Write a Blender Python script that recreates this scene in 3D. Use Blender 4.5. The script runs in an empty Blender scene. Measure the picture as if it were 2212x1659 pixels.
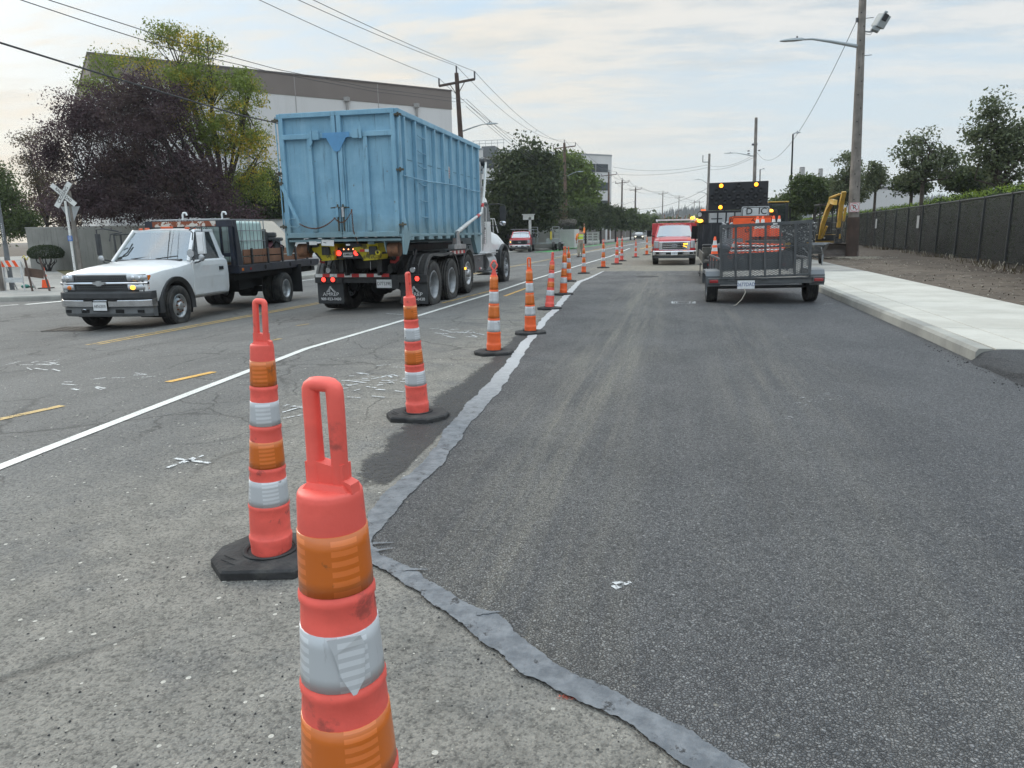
import bpy, bmesh, math, random
import numpy as np
from mathutils import Vector, Matrix, Euler
R_ = math.radians
S = bpy.context.scene
COL = S.collection
# ---------------------------------------------------------------- camera
CH = 1.45; FPX = 1533.0
PITCH = 12.023; YAW = 13.144; ROLL = 1.0
cd = bpy.data.cameras.new('camera'); cam = bpy.data.objects.new('camera', cd); COL.objects.link(cam)
cd.sensor_width = 36; cd.lens = 36 * FPX / 2212; cd.clip_start = .05; cd.clip_end = 6000
_m = Matrix.Rotation(R_(YAW), 3, 'Z') @ Matrix.Rotation(R_(90 - PITCH), 3, 'X') @ Matrix.Rotation(R_(-ROLL), 3, 'Z')
cam.location = (0, 0, CH); cam.rotation_euler = _m.to_euler()
S.camera = cam
# ---------------------------------------------------------------- light
SUN_AZ = -58; SUN_EL = 24          # sun low behind thin cloud, ahead and to the left
S.view_settings.view_transform = 'Standard'; S.view_settings.look = 'None'; S.view_settings.gamma = 1
S.view_settings.exposure = 0.40
W = bpy.data.worlds.new('World'); S.world = W; W.use_nodes = True
sl = bpy.data.lights.new('sun', 'SUN'); sun = bpy.data.objects.new('sun', sl); COL.objects.link(sun)
sl.energy = .9; sl.angle = R_(18); sl.color = (1, .93, .82)
sdir = Vector((math.sin(R_(SUN_AZ)) * math.cos(R_(SUN_EL)), math.cos(R_(SUN_AZ)) * math.cos(R_(SUN_EL)), math.sin(R_(SUN_EL))))
sun.rotation_euler = sdir.to_track_quat('Z', 'Y').to_euler()

class NT:
    """tiny node-tree helper"""
    def __init__(s, t): s.t = t; s.n = t.nodes; s.l = t.links
    def new(s, ty, ins=None, **kw):
        n = s.n.new(ty)
        for k, v in kw.items(): setattr(n, k, v)
        for k, v in (ins or {}).items(): s.set(n, k, v)
        return n
    def set(s, n, k, v):
        i = n.inputs[k]
        if hasattr(v, 'bl_idname') and isinstance(v, bpy.types.NodeSocket): s.l.new(v, i)
        elif isinstance(v, bpy.types.Node): s.l.new(v.outputs[0], i)
        else:
            if isinstance(v, (tuple, list)) and len(v) == 3 and i.type == 'RGBA': v = (*v, 1)
            i.default_value = v
    def math(s, op, a, b=0.0, c=None, clamp=False):
        n = s.new('ShaderNodeMath', operation=op, use_clamp=clamp); s.set(n, 0, a); s.set(n, 1, b)
        if c is not None: s.set(n, 2, c)
        return n.outputs[0]
    def mix(s, f, a, b, bt='MIX'):
        n = s.new('ShaderNodeMix', data_type='RGBA', blend_type=bt); s.set(n, 0, f); s.set(n, 6, a); s.set(n, 7, b); return n.outputs[2]
    def noise(s, v, sc, det=4, ro=.55, dist=0.0):
        n = s.new('ShaderNodeTexNoise', {'Scale': sc, 'Detail': det, 'Roughness': ro, 'Distortion': dist})
        if v is not None: s.set(n, 'Vector', v)
        return n.outputs[0]
    def mapping(s, v, scale=(1, 1, 1), loc=(0, 0, 0), rot=(0, 0, 0)):
        n = s.new('ShaderNodeMapping'); s.set(n, 0, v); n.inputs[1].default_value = loc; n.inputs[2].default_value = rot; n.inputs[3].default_value = scale
        return n.outputs[0]
    def ramp(s, f, a, b):     # smooth 0..1 between a and b
        n = s.new('ShaderNodeMapRange', interpolation_type='SMOOTHSTEP'); s.set(n, 0, f); n.inputs[1].default_value = a; n.inputs[2].default_value = b
        return n.outputs[0]
    def xyz(s, v):
        n = s.new('ShaderNodeSeparateXYZ'); s.set(n, 0, v); return n.outputs

# sky: Nishita seen through broken high cloud
t = NT(W.node_tree); W.node_tree.nodes.clear()
sky = t.new('ShaderNodeTexSky', sky_type='NISHITA'); sky.sun_disc = False; sky.sun_elevation = R_(SUN_EL); sky.sun_rotation = R_(SUN_AZ)
sky.air_density = 1.0; sky.dust_density = 1.5
tc = t.new('ShaderNodeTexCoord').outputs['Generated']
sx = t.xyz(tc); zz = t.math('ADD', t.math('MAXIMUM', sx[2], 0.0), .12)
cx = t.math('DIVIDE', sx[0], zz); cy = t.math('DIVIDE', sx[1], zz)
cv = t.new('ShaderNodeCombineXYZ', {0: cx, 1: cy, 2: .3}).outputs[0]
cv = t.mapping(cv, scale=(.55, 1.0, 1), rot=(0, 0, R_(-25)))
n1 = t.noise(cv, 1.3, 7, .58, .35); n2 = t.noise(t.mapping(cv, scale=(2.2, 3, 1), loc=(5, 3, 0)), 2.2, 6, .6, .2)
cl = t.ramp(t.math('ADD', t.math('MULTIPLY', n1, .75), t.math('MULTIPLY', n2, .25)), .40, .60)
# warm towards the low sun, cool elsewhere
dt = t.new('ShaderNodeVectorMath', {0: tc, 1: tuple(sdir)}, operation='DOT_PRODUCT').outputs[1]
warm = t.ramp(dt, .35, 1.0)
ccol = t.mix(warm, (5.35, 5.25, 5.05), (6.1, 5.4, 4.4))
gcol = t.mix(warm, (3.35, 3.8, 4.15), (4.8, 4.7, 4.3))
ccol = t.mix(t.ramp(n2, .3, .62), gcol, ccol)
skc = t.mix(.85, sky.outputs[0], (3.7, 4.7, 5.5))
skyc = t.mix(t.math('MULTIPLY', cl, .88), skc, ccol)
hz = t.ramp(sx[2], .30, 0.0)
skyc = t.mix(t.math('MULTIPLY', hz, .75), skyc, t.mix(warm, (4.75, 5.05, 5.0), (6.2, 5.2, 3.8)))
zen = t.math('ADD', 1.0, t.math('MULTIPLY', t.ramp(sx[2], .33, .75), 1.45))       # overcast: brighter towards the zenith
skyc = t.mix(1.0, skyc, t.new('ShaderNodeCombineXYZ', {0: zen, 1: zen, 2: zen}).outputs[0], 'MULTIPLY')
bg = t.new('ShaderNodeBackground', {'Color': skyc, 'Strength': .125})
t.l.new(bg.outputs[0], t.new('ShaderNodeOutputWorld').inputs[0])

# ---------------------------------------------------------------- geometry helpers
cP, sP, cY, sY = math.cos(R_(PITCH)), math.sin(R_(PITCH)), math.cos(R_(YAW)), math.sin(R_(YAW))
_F = Vector((-sY * cP, cY * cP, -sP)); _r0 = Vector((cY, sY, 0)); _u0 = _r0.cross(_F)
_RT = _r0 * math.cos(R_(ROLL)) - _u0 * math.sin(R_(ROLL)); _UP = _u0 * math.cos(R_(ROLL)) + _r0 * math.sin(R_(ROLL))
def gz(x, y=0):                     # road surface: crown on our side, falling to the left
    P = [(-60, -.38), (-11.5, -.38), (-6.3, -.1), (-4.2, 0), (90, 0)]
    if x <= -60: return -.38
    for (a, za), (b, zb) in zip(P, P[1:]):
        if x <= b: return za + (zb - za) * (x - a) / (b - a)
    return 0
def ray(x, y): return _F + _RT * ((x - 1106) / FPX) - _UP * ((y - 829.5) / FPX)
def G(x, y, dz=0):                  # where a survey ray from the tripod point meets the ground
    d = ray(x, y); z = 0
    for _ in range(30):
        p = Vector((0, 0, CH)) + d * ((z + dz - CH) / d[2]); z = z * .3 + .7 * gz(p[0])
    return p
def onX(px, py, X): d = ray(px, py); return Vector((0, 0, CH)) + d * (X / d[0])
def onY(px, py, Y): d = ray(px, py); return Vector((0, 0, CH)) + d * (Y / d[1])

MATS = {}
def mat(name, col=(.5, .5, .5), rough=.6, metal=0.0, var=0.0, vs=6.0, bump=0.0, bs=40.0, spec=.5, emit=None, es=1.0, dirt=0.0, dcol=(.09, .075, .06), ds=2.0, coat=0.0, alpha=None, dlo=.5, dhi=.72, streak=False, col2=None):
    if name in MATS: return MATS[name]
    m = bpy.data.materials.new(name); m.use_nodes = True; t = NT(m.node_tree); b = m.node_tree.nodes['Principled BSDF']
    tc = t.new('ShaderNodeTexCoord').outputs['Object']
    c = None
    if var or col2:
        n = t.noise(tc, vs, 5)
        c = t.mix(t.ramp(n, .35, .68), tuple(x * (1 - var) for x in col), col2 or tuple(min(1, x * (1 + var)) for x in col))
    else: c = (*col, 1)
    if dirt:
        v = t.mapping(tc, scale=(6, 6, .55)) if streak else tc
        n = t.noise(v, ds, 8, .65)
        c = t.mix(t.math('MULTIPLY', t.ramp(n, dlo, dhi), dirt), c, dcol)
    if isinstance(c, tuple): b.inputs['Base Color'].default_value = c
    else: t.l.new(c, b.inputs['Base Color'])
    b.inputs['Roughness'].default_value = rough; b.inputs['Metallic'].default_value = metal
    b.inputs['Specular IOR Level'].default_value = spec; b.inputs['Coat Weight'].default_value = coat
    if var or dirt:
        t.l.new(t.math('ADD', t.math('MULTIPLY', t.noise(tc, vs * 1.7, 4), .25), rough - .12, clamp=True), b.inputs['Roughness'])
    if bump:
        bn = t.new('ShaderNodeBump', {'Height': t.noise(tc, bs, 5), 'Strength': bump, 'Distance': .01}); t.l.new(bn.outputs[0], b.inputs['Normal'])
    if emit: b.inputs['Emission Color'].default_value = (*emit, 1); b.inputs['Emission Strength'].default_value = es
    if alpha is not None: b.inputs['Alpha'].default_value = alpha
    MATS[name] = m; return m

def glass(name, tint=(.25, .3, .3), see=.35, refl=1.0):
    if name in MATS: return MATS[name]
    m = bpy.data.materials.new(name); m.use_nodes = True; t = NT(m.node_tree); m.node_tree.nodes.clear()
    fr = t.new('ShaderNodeFresnel', {'IOR': 1.55}).outputs[0]
    tr = t.new('ShaderNodeBsdfTransparent', {'Color': tint}); gl = t.new('ShaderNodeBsdfGlossy', {'Color': (.95, .97, 1), 'Roughness': .03})
    di = t.new('ShaderNodeBsdfDiffuse', {'Color': tuple(x * .25 for x in tint)})
    a = t.new('ShaderNodeMixShader', {0: 1 - see, 1: tr.outputs[0], 2: di.outputs[0]})
    b = t.new('ShaderNodeMixShader', {0: t.math('ADD', t.math('MULTIPLY', fr, .8 * refl), .1 * refl, clamp=True), 1: a.outputs[0], 2: gl.outputs[0]})
    t.l.new(b.outputs[0], t.new('ShaderNodeOutputMaterial').inputs[0]); MATS[name] = m; return m

def holes(name, col, fn, rough=.6, metal=0.0, back=None):
    """sheet whose openings are real see-through holes; fn(t, objcoord)-> 0/1 solid factor"""
    m = bpy.data.materials.new(name); m.use_nodes = True; t = NT(m.node_tree); b = m.node_tree.nodes['Principled BSDF']
    b.inputs['Base Color'].default_value = (*col, 1); b.inputs['Roughness'].default_value = rough; b.inputs['Metallic'].default_value = metal
    f = fn(t, t.new('ShaderNodeTexCoord').outputs['Object'])
    tr = t.new('ShaderNodeBsdfTransparent'); mx = t.new('ShaderNodeMixShader', {0: f, 1: tr.outputs[0], 2: b.outputs[0]})
    t.l.new(mx.outputs[0], m.node_tree.nodes['Material Output'].inputs[0]); MATS[name] = m; return m

class MB:
    """mesh builder: several materials, one object"""
    def __init__(s): s.v = []; s.f = []; s.m = []; s.ms = []; s.M = Matrix.Identity(4); s.cur = 0; s.sm = []; s.smooth = False
    def use(s, m):
        if m not in s.ms: s.ms.append(m)
        s.cur = s.ms.index(m); return s
    def at(s, loc=(0, 0, 0), rot=(0, 0, 0), sc=(1, 1, 1)):
        s.M = Matrix.Translation(loc) @ Euler([R_(a) for a in rot]).to_matrix().to_4x4() @ Matrix.Diagonal((*sc, 1)); return s
    def add(s, vs, fs, smooth=None):
        o = len(s.v); s.v += [tuple(s.M @ Vector(v)) for v in vs]
        s.f += [[o + i for i in f] for f in fs]; s.m += [s.cur] * len(fs); s.sm += [s.smooth if smooth is None else smooth] * len(fs); return s
    def box(s, c, d, rot=None, taper=None):
        x, y, z = d[0] / 2, d[1] / 2, d[2] / 2; tx, ty = taper or (1, 1)
        vs = [Vector((a * x * (tx if k > 0 else 1), b * y * (ty if k > 0 else 1), k * z)) for k in (-1, 1) for b in (-1, 1) for a in (-1, 1)]
        if rot: E = Euler([R_(a) for a in rot]).to_matrix(); vs = [E @ v for v in vs]
        vs = [v + Vector(c) for v in vs]
        return s.add(vs, [(0, 2, 3, 1), (4, 5, 7, 6), (0, 1, 5, 4), (2, 6, 7, 3), (0, 4, 6, 2), (1, 3, 7, 5)], False)
    def bar(s, p, q, w, h=None, up=(0, 0, 1)):
        p, q = Vector(p), Vector(q); d = (q - p).normalized(); u = Vector(up)
        if abs(d.dot(u)) > .98: u = Vector((0, 1, 0))
        a = d.cross(u).normalized() * (w / 2); b = a.cross(d).normalized() * ((h or w) / 2)
        vs = [p - a - b, p + a - b, p + a + b, p - a + b, q - a - b, q + a - b, q + a + b, q - a + b]
        return s.add(vs, [(0, 3, 2, 1), (4, 5, 6, 7), (0, 1, 5, 4), (1, 2, 6, 5), (2, 3, 7, 6), (3, 0, 4, 7)], False)
    def tube(s, pts, r, n=8, caps=True, flat=1.0):
        pts = [Vector(p) for p in pts]; rs = r if isinstance(r, (list, tuple)) else [r] * len(pts)
        vs = []; fs = []; a = None
        for i, p in enumerate(pts):
            d = (pts[min(i + 1, len(pts) - 1)] - pts[max(i - 1, 0)]).normalized()
            if a is None: a = d.orthogonal().normalized()
            a = (a - d * a.dot(d)); a = a.normalized() if a.length > 1e-6 else d.orthogonal().normalized()
            b = d.cross(a)
            for k in range(n):
                th = 2 * math.pi * k / n; vs.append(p + (a * math.cos(th) + b * math.sin(th) * flat) * rs[i])
        for i in range(len(pts) - 1):
            for k in range(n): fs.append((i * n + k, i * n + (k + 1) % n, (i + 1) * n + (k + 1) % n, (i + 1) * n + k))
        s.add(vs, fs, True)
        if caps: s.add([vs[k] for k in range(n)], [tuple(range(n))[::-1]], False); s.add(vs[-n:], [tuple(range(n))], False)
        return s
    def cyl(s, p, q, r, r2=None, n=16, caps=True): return s.tube([p, q], [r, r if r2 is None else r2], n, caps)
    def lathe(s, prof, axis='Z', n=24, c=(0, 0, 0), sweep=360):
        vs = []; fs = []; k = len(prof); m = n if sweep == 360 else n + 1
        for i in range(m):
            th = R_(sweep) * i / n
            for (r, h) in prof:
                a, b = r * math.cos(th), r * math.sin(th)
                v = (a, b, h) if axis == 'Z' else ((h, a, b) if axis == 'X' else (a, h, b)); vs.append([v[j] + c[j] for j in range(3)])
        for i in range(n):
            for j in range(k - 1):
                a, b = i * k + j, ((i + 1) % m) * k + j
                fs.append((a, b, b + 1, a + 1) if axis != 'Y' else (a, a + 1, b + 1, b))
        return s.add(vs, fs, True)
    def prism(s, poly, axis, t0, t1, smooth=False):
        """poly: 2-D outline; axis 'X': (y,z), 'Y': (x,z), 'Z': (x,y)"""
        n = len(poly)
        def P(p, t): return (t, p[0], p[1]) if axis == 'X' else ((p[0], t, p[1]) if axis == 'Y' else (p[0], p[1], t))
        vs = [P(p, t0) for p in poly] + [P(p, t1) for p in poly]
        s.add(vs, [tuple(range(n))[::-1], tuple(range(n, 2 * n))], False)
        return s.add(vs, [(i, (i + 1) % n, n + (i + 1) % n, n + i) for i in range(n)], smooth)
    def loft(s, rings, caps=True, closed=True, smooth=True):
        n = len(rings[0]); vs = [v for r in rings for v in r]; fs = []
        for i in range(len(rings) - 1):
            for k in range(n if closed else n - 1): fs.append((i * n + k, i * n + (k + 1) % n, (i + 1) * n + (k + 1) % n, (i + 1) * n + k))
        s.add(vs, fs, smooth)
        if caps: s.add(rings[0], [tuple(range(n))[::-1]], False); s.add(rings[-1], [tuple(range(n))], False)
        return s
    def quad(s, *p): return s.add(p, [tuple(range(len(p)))], False)
    def disc(s, c, r, nrm=(0, 0, 1), n=20, sq=(1, 1)):
        nrm = Vector(nrm).normalized(); a = nrm.orthogonal().normalized()
        if abs(nrm.z) < .9: a = Vector((0, 0, 1)).cross(nrm).normalized()
        b = nrm.cross(a)
        return s.add([Vector(c) + a * math.cos(2 * math.pi * k / n) * r * sq[0] + b * math.sin(2 * math.pi * k / n) * r * sq[1] for k in range(n)], [tuple(range(n))], False)
    def sphere(s, c, r, n=12, sc=(1, 1, 1)):
        vs = []; fs = []; m = max(4, n // 2)
        for i in range(m + 1):
            ph = math.pi * i / m
            for k in range(n):
                th = 2 * math.pi * k / n
                vs.append((c[0] + r * sc[0] * math.sin(ph) * math.cos(th), c[1] + r * sc[1] * math.sin(ph) * math.sin(th), c[2] + r * sc[2] * math.cos(ph)))
        for i in range(m):
            for k in range(n): fs.append((i * n + k, (i + 1) * n + k, (i + 1) * n + (k + 1) % n, i * n + (k + 1) % n))
        return s.add(vs, fs, True)
    def text(s, txt, size, loc, rot=(90, 0, 0), depth=.002, align='CENTER', sx=1.0, bold=0.0):
        cu = bpy.data.curves.new('t', 'FONT'); cu.body = txt; cu.size = size; cu.align_x = align; cu.align_y = 'CENTER'; cu.extrude = depth; cu.offset = bold; cu.resolution_u = 3
        o = bpy.data.objects.new('t', cu); COL.objects.link(o); dg = bpy.context.evaluated_depsgraph_get(); me = bpy.data.meshes.new_from_object(o.evaluated_get(dg))
        K = Matrix.Translation(loc) @ Euler([R_(a) for a in rot]).to_matrix().to_4x4() @ Matrix.Diagonal((sx, 1, 1, 1))
        s.add([K @ v.co for v in me.vertices], [tuple(p.vertices) for p in me.polygons], False)
        bpy.data.objects.remove(o); bpy.data.curves.remove(cu); bpy.data.meshes.remove(me); return s
    def build(s, name, parent=None, bevel=0, seg=2, sub=0, angle=35, loc=None, mesh_only=False):
        me = bpy.data.meshes.new(name); me.from_pydata(s.v, [], s.f)
        for m in s.ms: me.materials.append(m)
        me.polygons.foreach_set('material_index', s.m); me.polygons.foreach_set('use_smooth', s.sm); me.update()
        o = bpy.data.objects.new(name, me); COL.objects.link(o)
        if loc: o.location = loc
        if parent: o.parent = parent
        if bevel:
            md = o.modifiers.new('b', 'BEVEL'); md.width = bevel; md.segments = seg; md.limit_method = 'ANGLE'; md.angle_limit = R_(angle); md.use_clamp_overlap = True
        if sub: md = o.modifiers.new('s', 'SUBSURF'); md.levels = md.render_levels = sub
        return o

def mk(m): return MB().use(m)
def tag(o, label=None, cat=None, group=None, kind=None):
    if label: o['label'] = label
    if cat: o['category'] = cat
    if group: o['group'] = group
    if kind: o['kind'] = kind
    return o
def thing(name, label, cat, loc=(0, 0, 0), rz=0, group=None, rot=None, sc=None):
    o = bpy.data.objects.new(name, None); COL.objects.link(o); o.empty_display_size = .2; o.location = loc
    o.rotation_euler = rot and [R_(a) for a in rot] or (0, 0, R_(rz))
    if sc: o.scale = (sc, sc, sc)
    return tag(o, label, cat, group)
def copy_tree(o, parent=None):
    c = o.copy(); COL.objects.link(c)
    if parent: c.parent = parent
    for ch in [x for x in S.objects if x.parent == o]: copy_tree(ch, c)
    return c
def cut(o, cutter):
    md = o.modifiers.new('c', 'BOOLEAN'); md.object = cutter; md.operation = 'DIFFERENCE'; md.solver = 'EXACT'
    par = o.parent; o.parent = None; bpy.context.view_layer.update()
    dg = bpy.context.evaluated_depsgraph_get(); me = bpy.data.meshes.new_from_object(o.evaluated_get(dg)); old = o.data; o.parent = par
    o.modifiers.clear(); o.data = me; me.name = old.name; bpy.data.meshes.remove(old)
    cm = cutter.data; bpy.data.objects.remove(cutter); bpy.data.meshes.remove(cm); return o
def smooth_by_angle(o, a=35):
    bm = bmesh.new(); bm.from_mesh(o.data)
    for e in bm.edges: e.smooth = len(e.link_faces) == 2 and e.calc_face_angle(0) < R_(a)
    for f in bm.faces: f.smooth = True
    bm.to_mesh(o.data); bm.free(); return o
rng = random.Random(7)
# ================================================================ GROUND, ROAD, PAVEMENTS
def ground_mat(name, fn):
    m = bpy.data.materials.new(name); m.use_nodes = True; t = NT(m.node_tree); b = m.node_tree.nodes['Principled BSDF']
    pos = t.new('ShaderNodeNewGeometry').outputs['Position']
    c, r, h, hs = fn(t, pos, t.xyz(pos))
    t.set(b, 'Base Color', c); t.set(b, 'Roughness', r); b.inputs['Specular IOR Level'].default_value = .35
    if h is not None:
        bn = t.new('ShaderNodeBump', {'Height': h, 'Strength': hs, 'Distance': .012}); t.l.new(bn.outputs[0], b.inputs['Normal'])
    MATS[name] = m; return m
def vor(t, v, sc, feat='F1', out='Distance', rnd=1.0):
    n = t.new('ShaderNodeTexVoronoi', {'Scale': sc, 'Randomness': rnd}, feature=feat); t.set(n, 'Vector', v); return n.outputs[out]
def cracks(t, pos, sc, w, seed=0, dist=.6):
    v = t.new('ShaderNodeVectorMath', {0: pos, 1: t.new('ShaderNodeVectorMath', {0: t.new('ShaderNodeTexNoise', {'Vector': pos, 'Scale': 1.3, 'Detail': 5}).outputs[1], 'Scale': dist}, operation='SCALE').outputs[0]}, operation='ADD').outputs[0]
    v = t.mapping(v, loc=(seed, seed * 2, 0))
    d = vor(t, v, sc, 'DISTANCE_TO_EDGE')
    return t.math('MULTIPLY', t.ramp(d, w, 0.0), t.ramp(t.noise(t.mapping(pos, loc=(seed + 9, 4, 0)), .35, 2), .42, .6))
def f_old(t, p, x):
    a = t.new('ShaderNodeTexVoronoi', {'Scale': 125}, feature='F1'); t.set(a, 'Vector', p)
    rc = t.xyz(a.outputs['Color'])
    big = t.noise(p, .55, 6, .6); fine = t.noise(p, 38, 4, .6)
    c = t.mix(t.ramp(big, .3, .7), (.140, .138, .134), (.192, .189, .182))
    # wheel-path streaks along the lane
    st = t.noise(t.mapping(p, scale=(1.6, .07, 1)), 1.0, 5, .6)
    c = t.mix(t.math('MULTIPLY', t.ramp(st, .5, .72), .35), c, (.055, .054, .054))
    # traffic-worn, silt covered shoulder between lane line and new surfacing
    m1 = t.ramp(t.math('ADD', x[0], t.math('MULTIPLY', t.math('SUBTRACT', big, .5), 2.2)), -4.2, -2.4)
    m1 = t.math('MULTIPLY', m1, t.ramp(t.noise(p, 2.2, 5, .6), .2, .55))
    c = t.mix(t.math('MULTIPLY', m1, .95), c, t.mix(t.ramp(t.noise(p, 5, 5), .3, .7), (.198, .186, .163), (.290, .270, .235)))
    far = t.ramp(t.math('ADD', x[1], t.math('MULTIPLY', x[0], .4)), 24, 28)
    c = t.mix(t.math('MULTIPLY', t.math('MULTIPLY', far, m1), .6), c, (.27, .235, .17))
    # aggregate
    c = t.mix(t.ramp(fine, .55, .3), c, t.mix(.55, c, (.02, .02, .02)))
    c = t.mix(t.math('MULTIPLY', t.ramp(rc[0], .55, 1.0), .45), c, (.32, .30, .26))
    c = t.mix(t.math('MULTIPLY', t.ramp(rc[1], .6, 1.0), .5), c, (.05, .047, .044))
    b = t.new('ShaderNodeTexVoronoi', {'Scale': 30}, feature='F1'); t.set(b, 'Vector', t.mapping(p, loc=(3, 1, 0))); rb = t.xyz(b.outputs['Color'])
    chip = t.math('MULTIPLY', t.math('GREATER_THAN', rb[0], .915), t.math('LESS_THAN', b.outputs["Distance"], t.math("MULTIPLY", rb[1], .30)))
    c = t.mix(t.math('MULTIPLY', chip, .9), c, (.56, .53, .47))
    ck = t.math('MAXIMUM', cracks(t, p, .5, .022), cracks(t, p, 1.3, .02, 5))
    c = t.mix(t.math('MULTIPLY', ck, .5), c, (.03, .028, .026))
    h = t.math('SUBTRACT', t.math('ADD', t.math('MULTIPLY', a.outputs['Distance'], -.7), t.math('MULTIPLY', fine, .8)), t.math('MULTIPLY', ck, 1.2))
    return c, .85, h, .7
def f_new(t, p, x):
    w = t.new('ShaderNodeVectorMath', {0: p, 1: t.new('ShaderNodeVectorMath', {0: t.new('ShaderNodeTexNoise', {'Vector': p, 'Scale': 45, 'Detail': 3}).outputs[1], 'Scale': .020}, operation='SCALE').outputs[0]}, operation='ADD').outputs[0]
    a = t.new('ShaderNodeTexVoronoi', {'Scale': 92}, feature='F1'); t.set(a, 'Vector', w); rc = t.xyz(a.outputs['Color'])
    e = vor(t, w, 92, 'DISTANCE_TO_EDGE')
    big = t.noise(p, .5, 5, .6)
    md = t.noise(t.mapping(p, scale=(1.6, .7, 1)), 1.0, 6, .65); c = t.mix(t.ramp(t.math('ADD', t.math('MULTIPLY', big, .5), t.math('MULTIPLY', md, .5)), .38, .62), (.138, .139, .144), (.262, .260, .258))
    c = t.mix(t.ramp(x[0], -1.5, 2.8), c, t.mix(.5, c, (.160, .168, .190)))
    # dust carried in along the wheel paths
    wob = t.math('ADD', x[0], t.math('MULTIPLY', t.math('SUBTRACT', t.noise(t.mapping(p, scale=(.3, .25, 1)), 1, 3), .5), 1.3))
    bell = lambda cxx, ww: t.math('SUBTRACT', 1.0, t.math('MINIMUM', t.math('MULTIPLY', t.math('ABSOLUTE', t.math('SUBTRACT', wob, cxx)), 1 / ww), 1.0))
    st = t.ramp(t.noise(t.mapping(p, scale=(5, .22, 1)), 1.0, 6, .65), .35, .75)
    st2 = t.ramp(t.noise(t.mapping(p, scale=(14, .6, 1)), 1.0, 5, .7), .42, .8)
    d = t.math('MULTIPLY', t.math('MAXIMUM', bell(-.75, .8), t.math('MULTIPLY', bell(.9, 1.0), .38)), t.math('ADD', t.math('MULTIPLY', st, .7), t.math('MULTIPLY', st2, .4)))
    c = t.mix(t.math('MULTIPLY', d, t.math('ADD', 1.15, t.math('MULTIPLY', t.ramp(x[1], 2.0, 7.0), .9)), clamp=True), c, (.40, .375, .32))
    c = t.mix(t.math('MULTIPLY', t.ramp(t.noise(p, 7, 6, .65), .62, .75), .30), c, (.24, .22, .18))
    c = t.mix(t.math('MULTIPLY', t.ramp(rc[0], .45, 1.0), .5), c, (.38, .375, .365))
    c = t.mix(t.ramp(e, .16, .01), c, t.mix(.72, c, (.012, .012, .013)))
    c = t.mix(t.ramp(rc[1], .72, .9), c, t.mix(.5, c, (.025, .026, .028)))
    s = t.math('MULTIPLY', t.math('GREATER_THAN', rc[2], .9985), .5)
    c = t.mix(s, c, (.5, .47, .4))
    h = t.math('ADD', t.math('MULTIPLY', t.math('MINIMUM', e, .35), 3.0), t.math('MULTIPLY', rc[0], .9))
    return c, .62, h, .95
def f_seal(t, p, x):
    n = t.noise(p, 14, 6, .65); n2 = t.noise(p, 60, 4, .6)
    c = t.mix(t.ramp(n, .3, .7), (.105, .115, .128), (.205, .216, .230))
    c = t.mix(t.ramp(t.noise(t.mapping(p, loc=(2, 8, 0)), 9, 8, .78), .56, .64), c, (.03, .03, .032))
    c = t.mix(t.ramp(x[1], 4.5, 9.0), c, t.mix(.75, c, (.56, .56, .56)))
    return c, .5, t.math('ADD', t.math('MULTIPLY', n, 2), t.math('MULTIPLY', n2, .6)), .7
def f_conc(lo, hi, joint=True):
    def f(t, p, x):
        n = t.noise(p, 1.1, 6, .6); st = t.noise(t.mapping(p, scale=(1.2, 14, 1)), 1.0, 5, .6)
        c = t.mix(t.ramp(n, .3, .7), lo, hi)
        c = t.mix(t.math('MULTIPLY', t.ramp(st, .5, .8), .35), c, tuple(v * .72 for v in lo))
        c = t.mix(t.math('MULTIPLY', t.ramp(t.noise(p, 4, 7, .7), .6, .75), .3), c, (.28, .25, .19))
        c = t.mix(t.math('MULTIPLY', t.ramp(t.noise(p, 90, 3), .55, .7), .25), c, (.25, .24, .22))
        return c, .85, t.noise(t.mapping(p, scale=(20, 160, 1)), 1.0, 4), .25
    return f
def f_dirt(t, p, x):
    n = t.noise(p, 1.2, 7, .65); f = t.noise(p, 22, 6, .65)
    c = t.mix(t.ramp(n, .3, .7), (.085, .066, .050), (.160, .128, .098))
    c = t.mix(t.ramp(f, .35, .65), t.mix(.4, c, (.04, .03, .024)), c)
    c = t.mix(t.math('MULTIPLY', t.ramp(t.noise(p, 3.5, 6, .7), .58, .7), .5), c, (.25, .22, .18))
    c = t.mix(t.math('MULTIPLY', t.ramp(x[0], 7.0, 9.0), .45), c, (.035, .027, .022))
    b = t.new('ShaderNodeTexVoronoi', {'Scale': 14}, feature='F1'); t.set(b, 'Vector', p); rb = t.xyz(b.outputs['Color'])
    c = t.mix(t.math('MULTIPLY', t.math('GREATER_THAN', rb[0], .93), t.math('LESS_THAN', b.outputs['Distance'], .25)), c, (.36, .33, .29))
    return c, .95, t.math('ADD', t.math('MULTIPLY', n, 3), f), 1.0
def f_grass(t, p, x):
    n = t.noise(p, 1.5, 6, .6); f = t.noise(p, 40, 4, .7)
    return t.mix(t.ramp(f, .3, .7), t.mix(t.ramp(n, .3, .7), (.05, .055, .022), (.12, .105, .05)), t.mix(t.ramp(n, .3, .7), (.12, .12, .05), (.2, .17, .09))), .95, f, 1.0
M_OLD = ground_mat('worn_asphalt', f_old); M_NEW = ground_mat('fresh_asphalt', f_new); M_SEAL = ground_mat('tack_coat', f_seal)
M_CONC = ground_mat('fresh_concrete', f_conc((.44, .42, .37), (.55, .53, .475))); M_CONC2 = ground_mat('old_concrete', f_conc((.24, .235, .22), (.33, .32, .295)))
M_KERB = ground_mat('kerb_concrete', f_conc((.26, .255, .235), (.40, .39, .35))); M_DIRT = ground_mat('bare_dirt', f_dirt); M_GRASS = ground_mat('dry_grass', f_grass)

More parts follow.
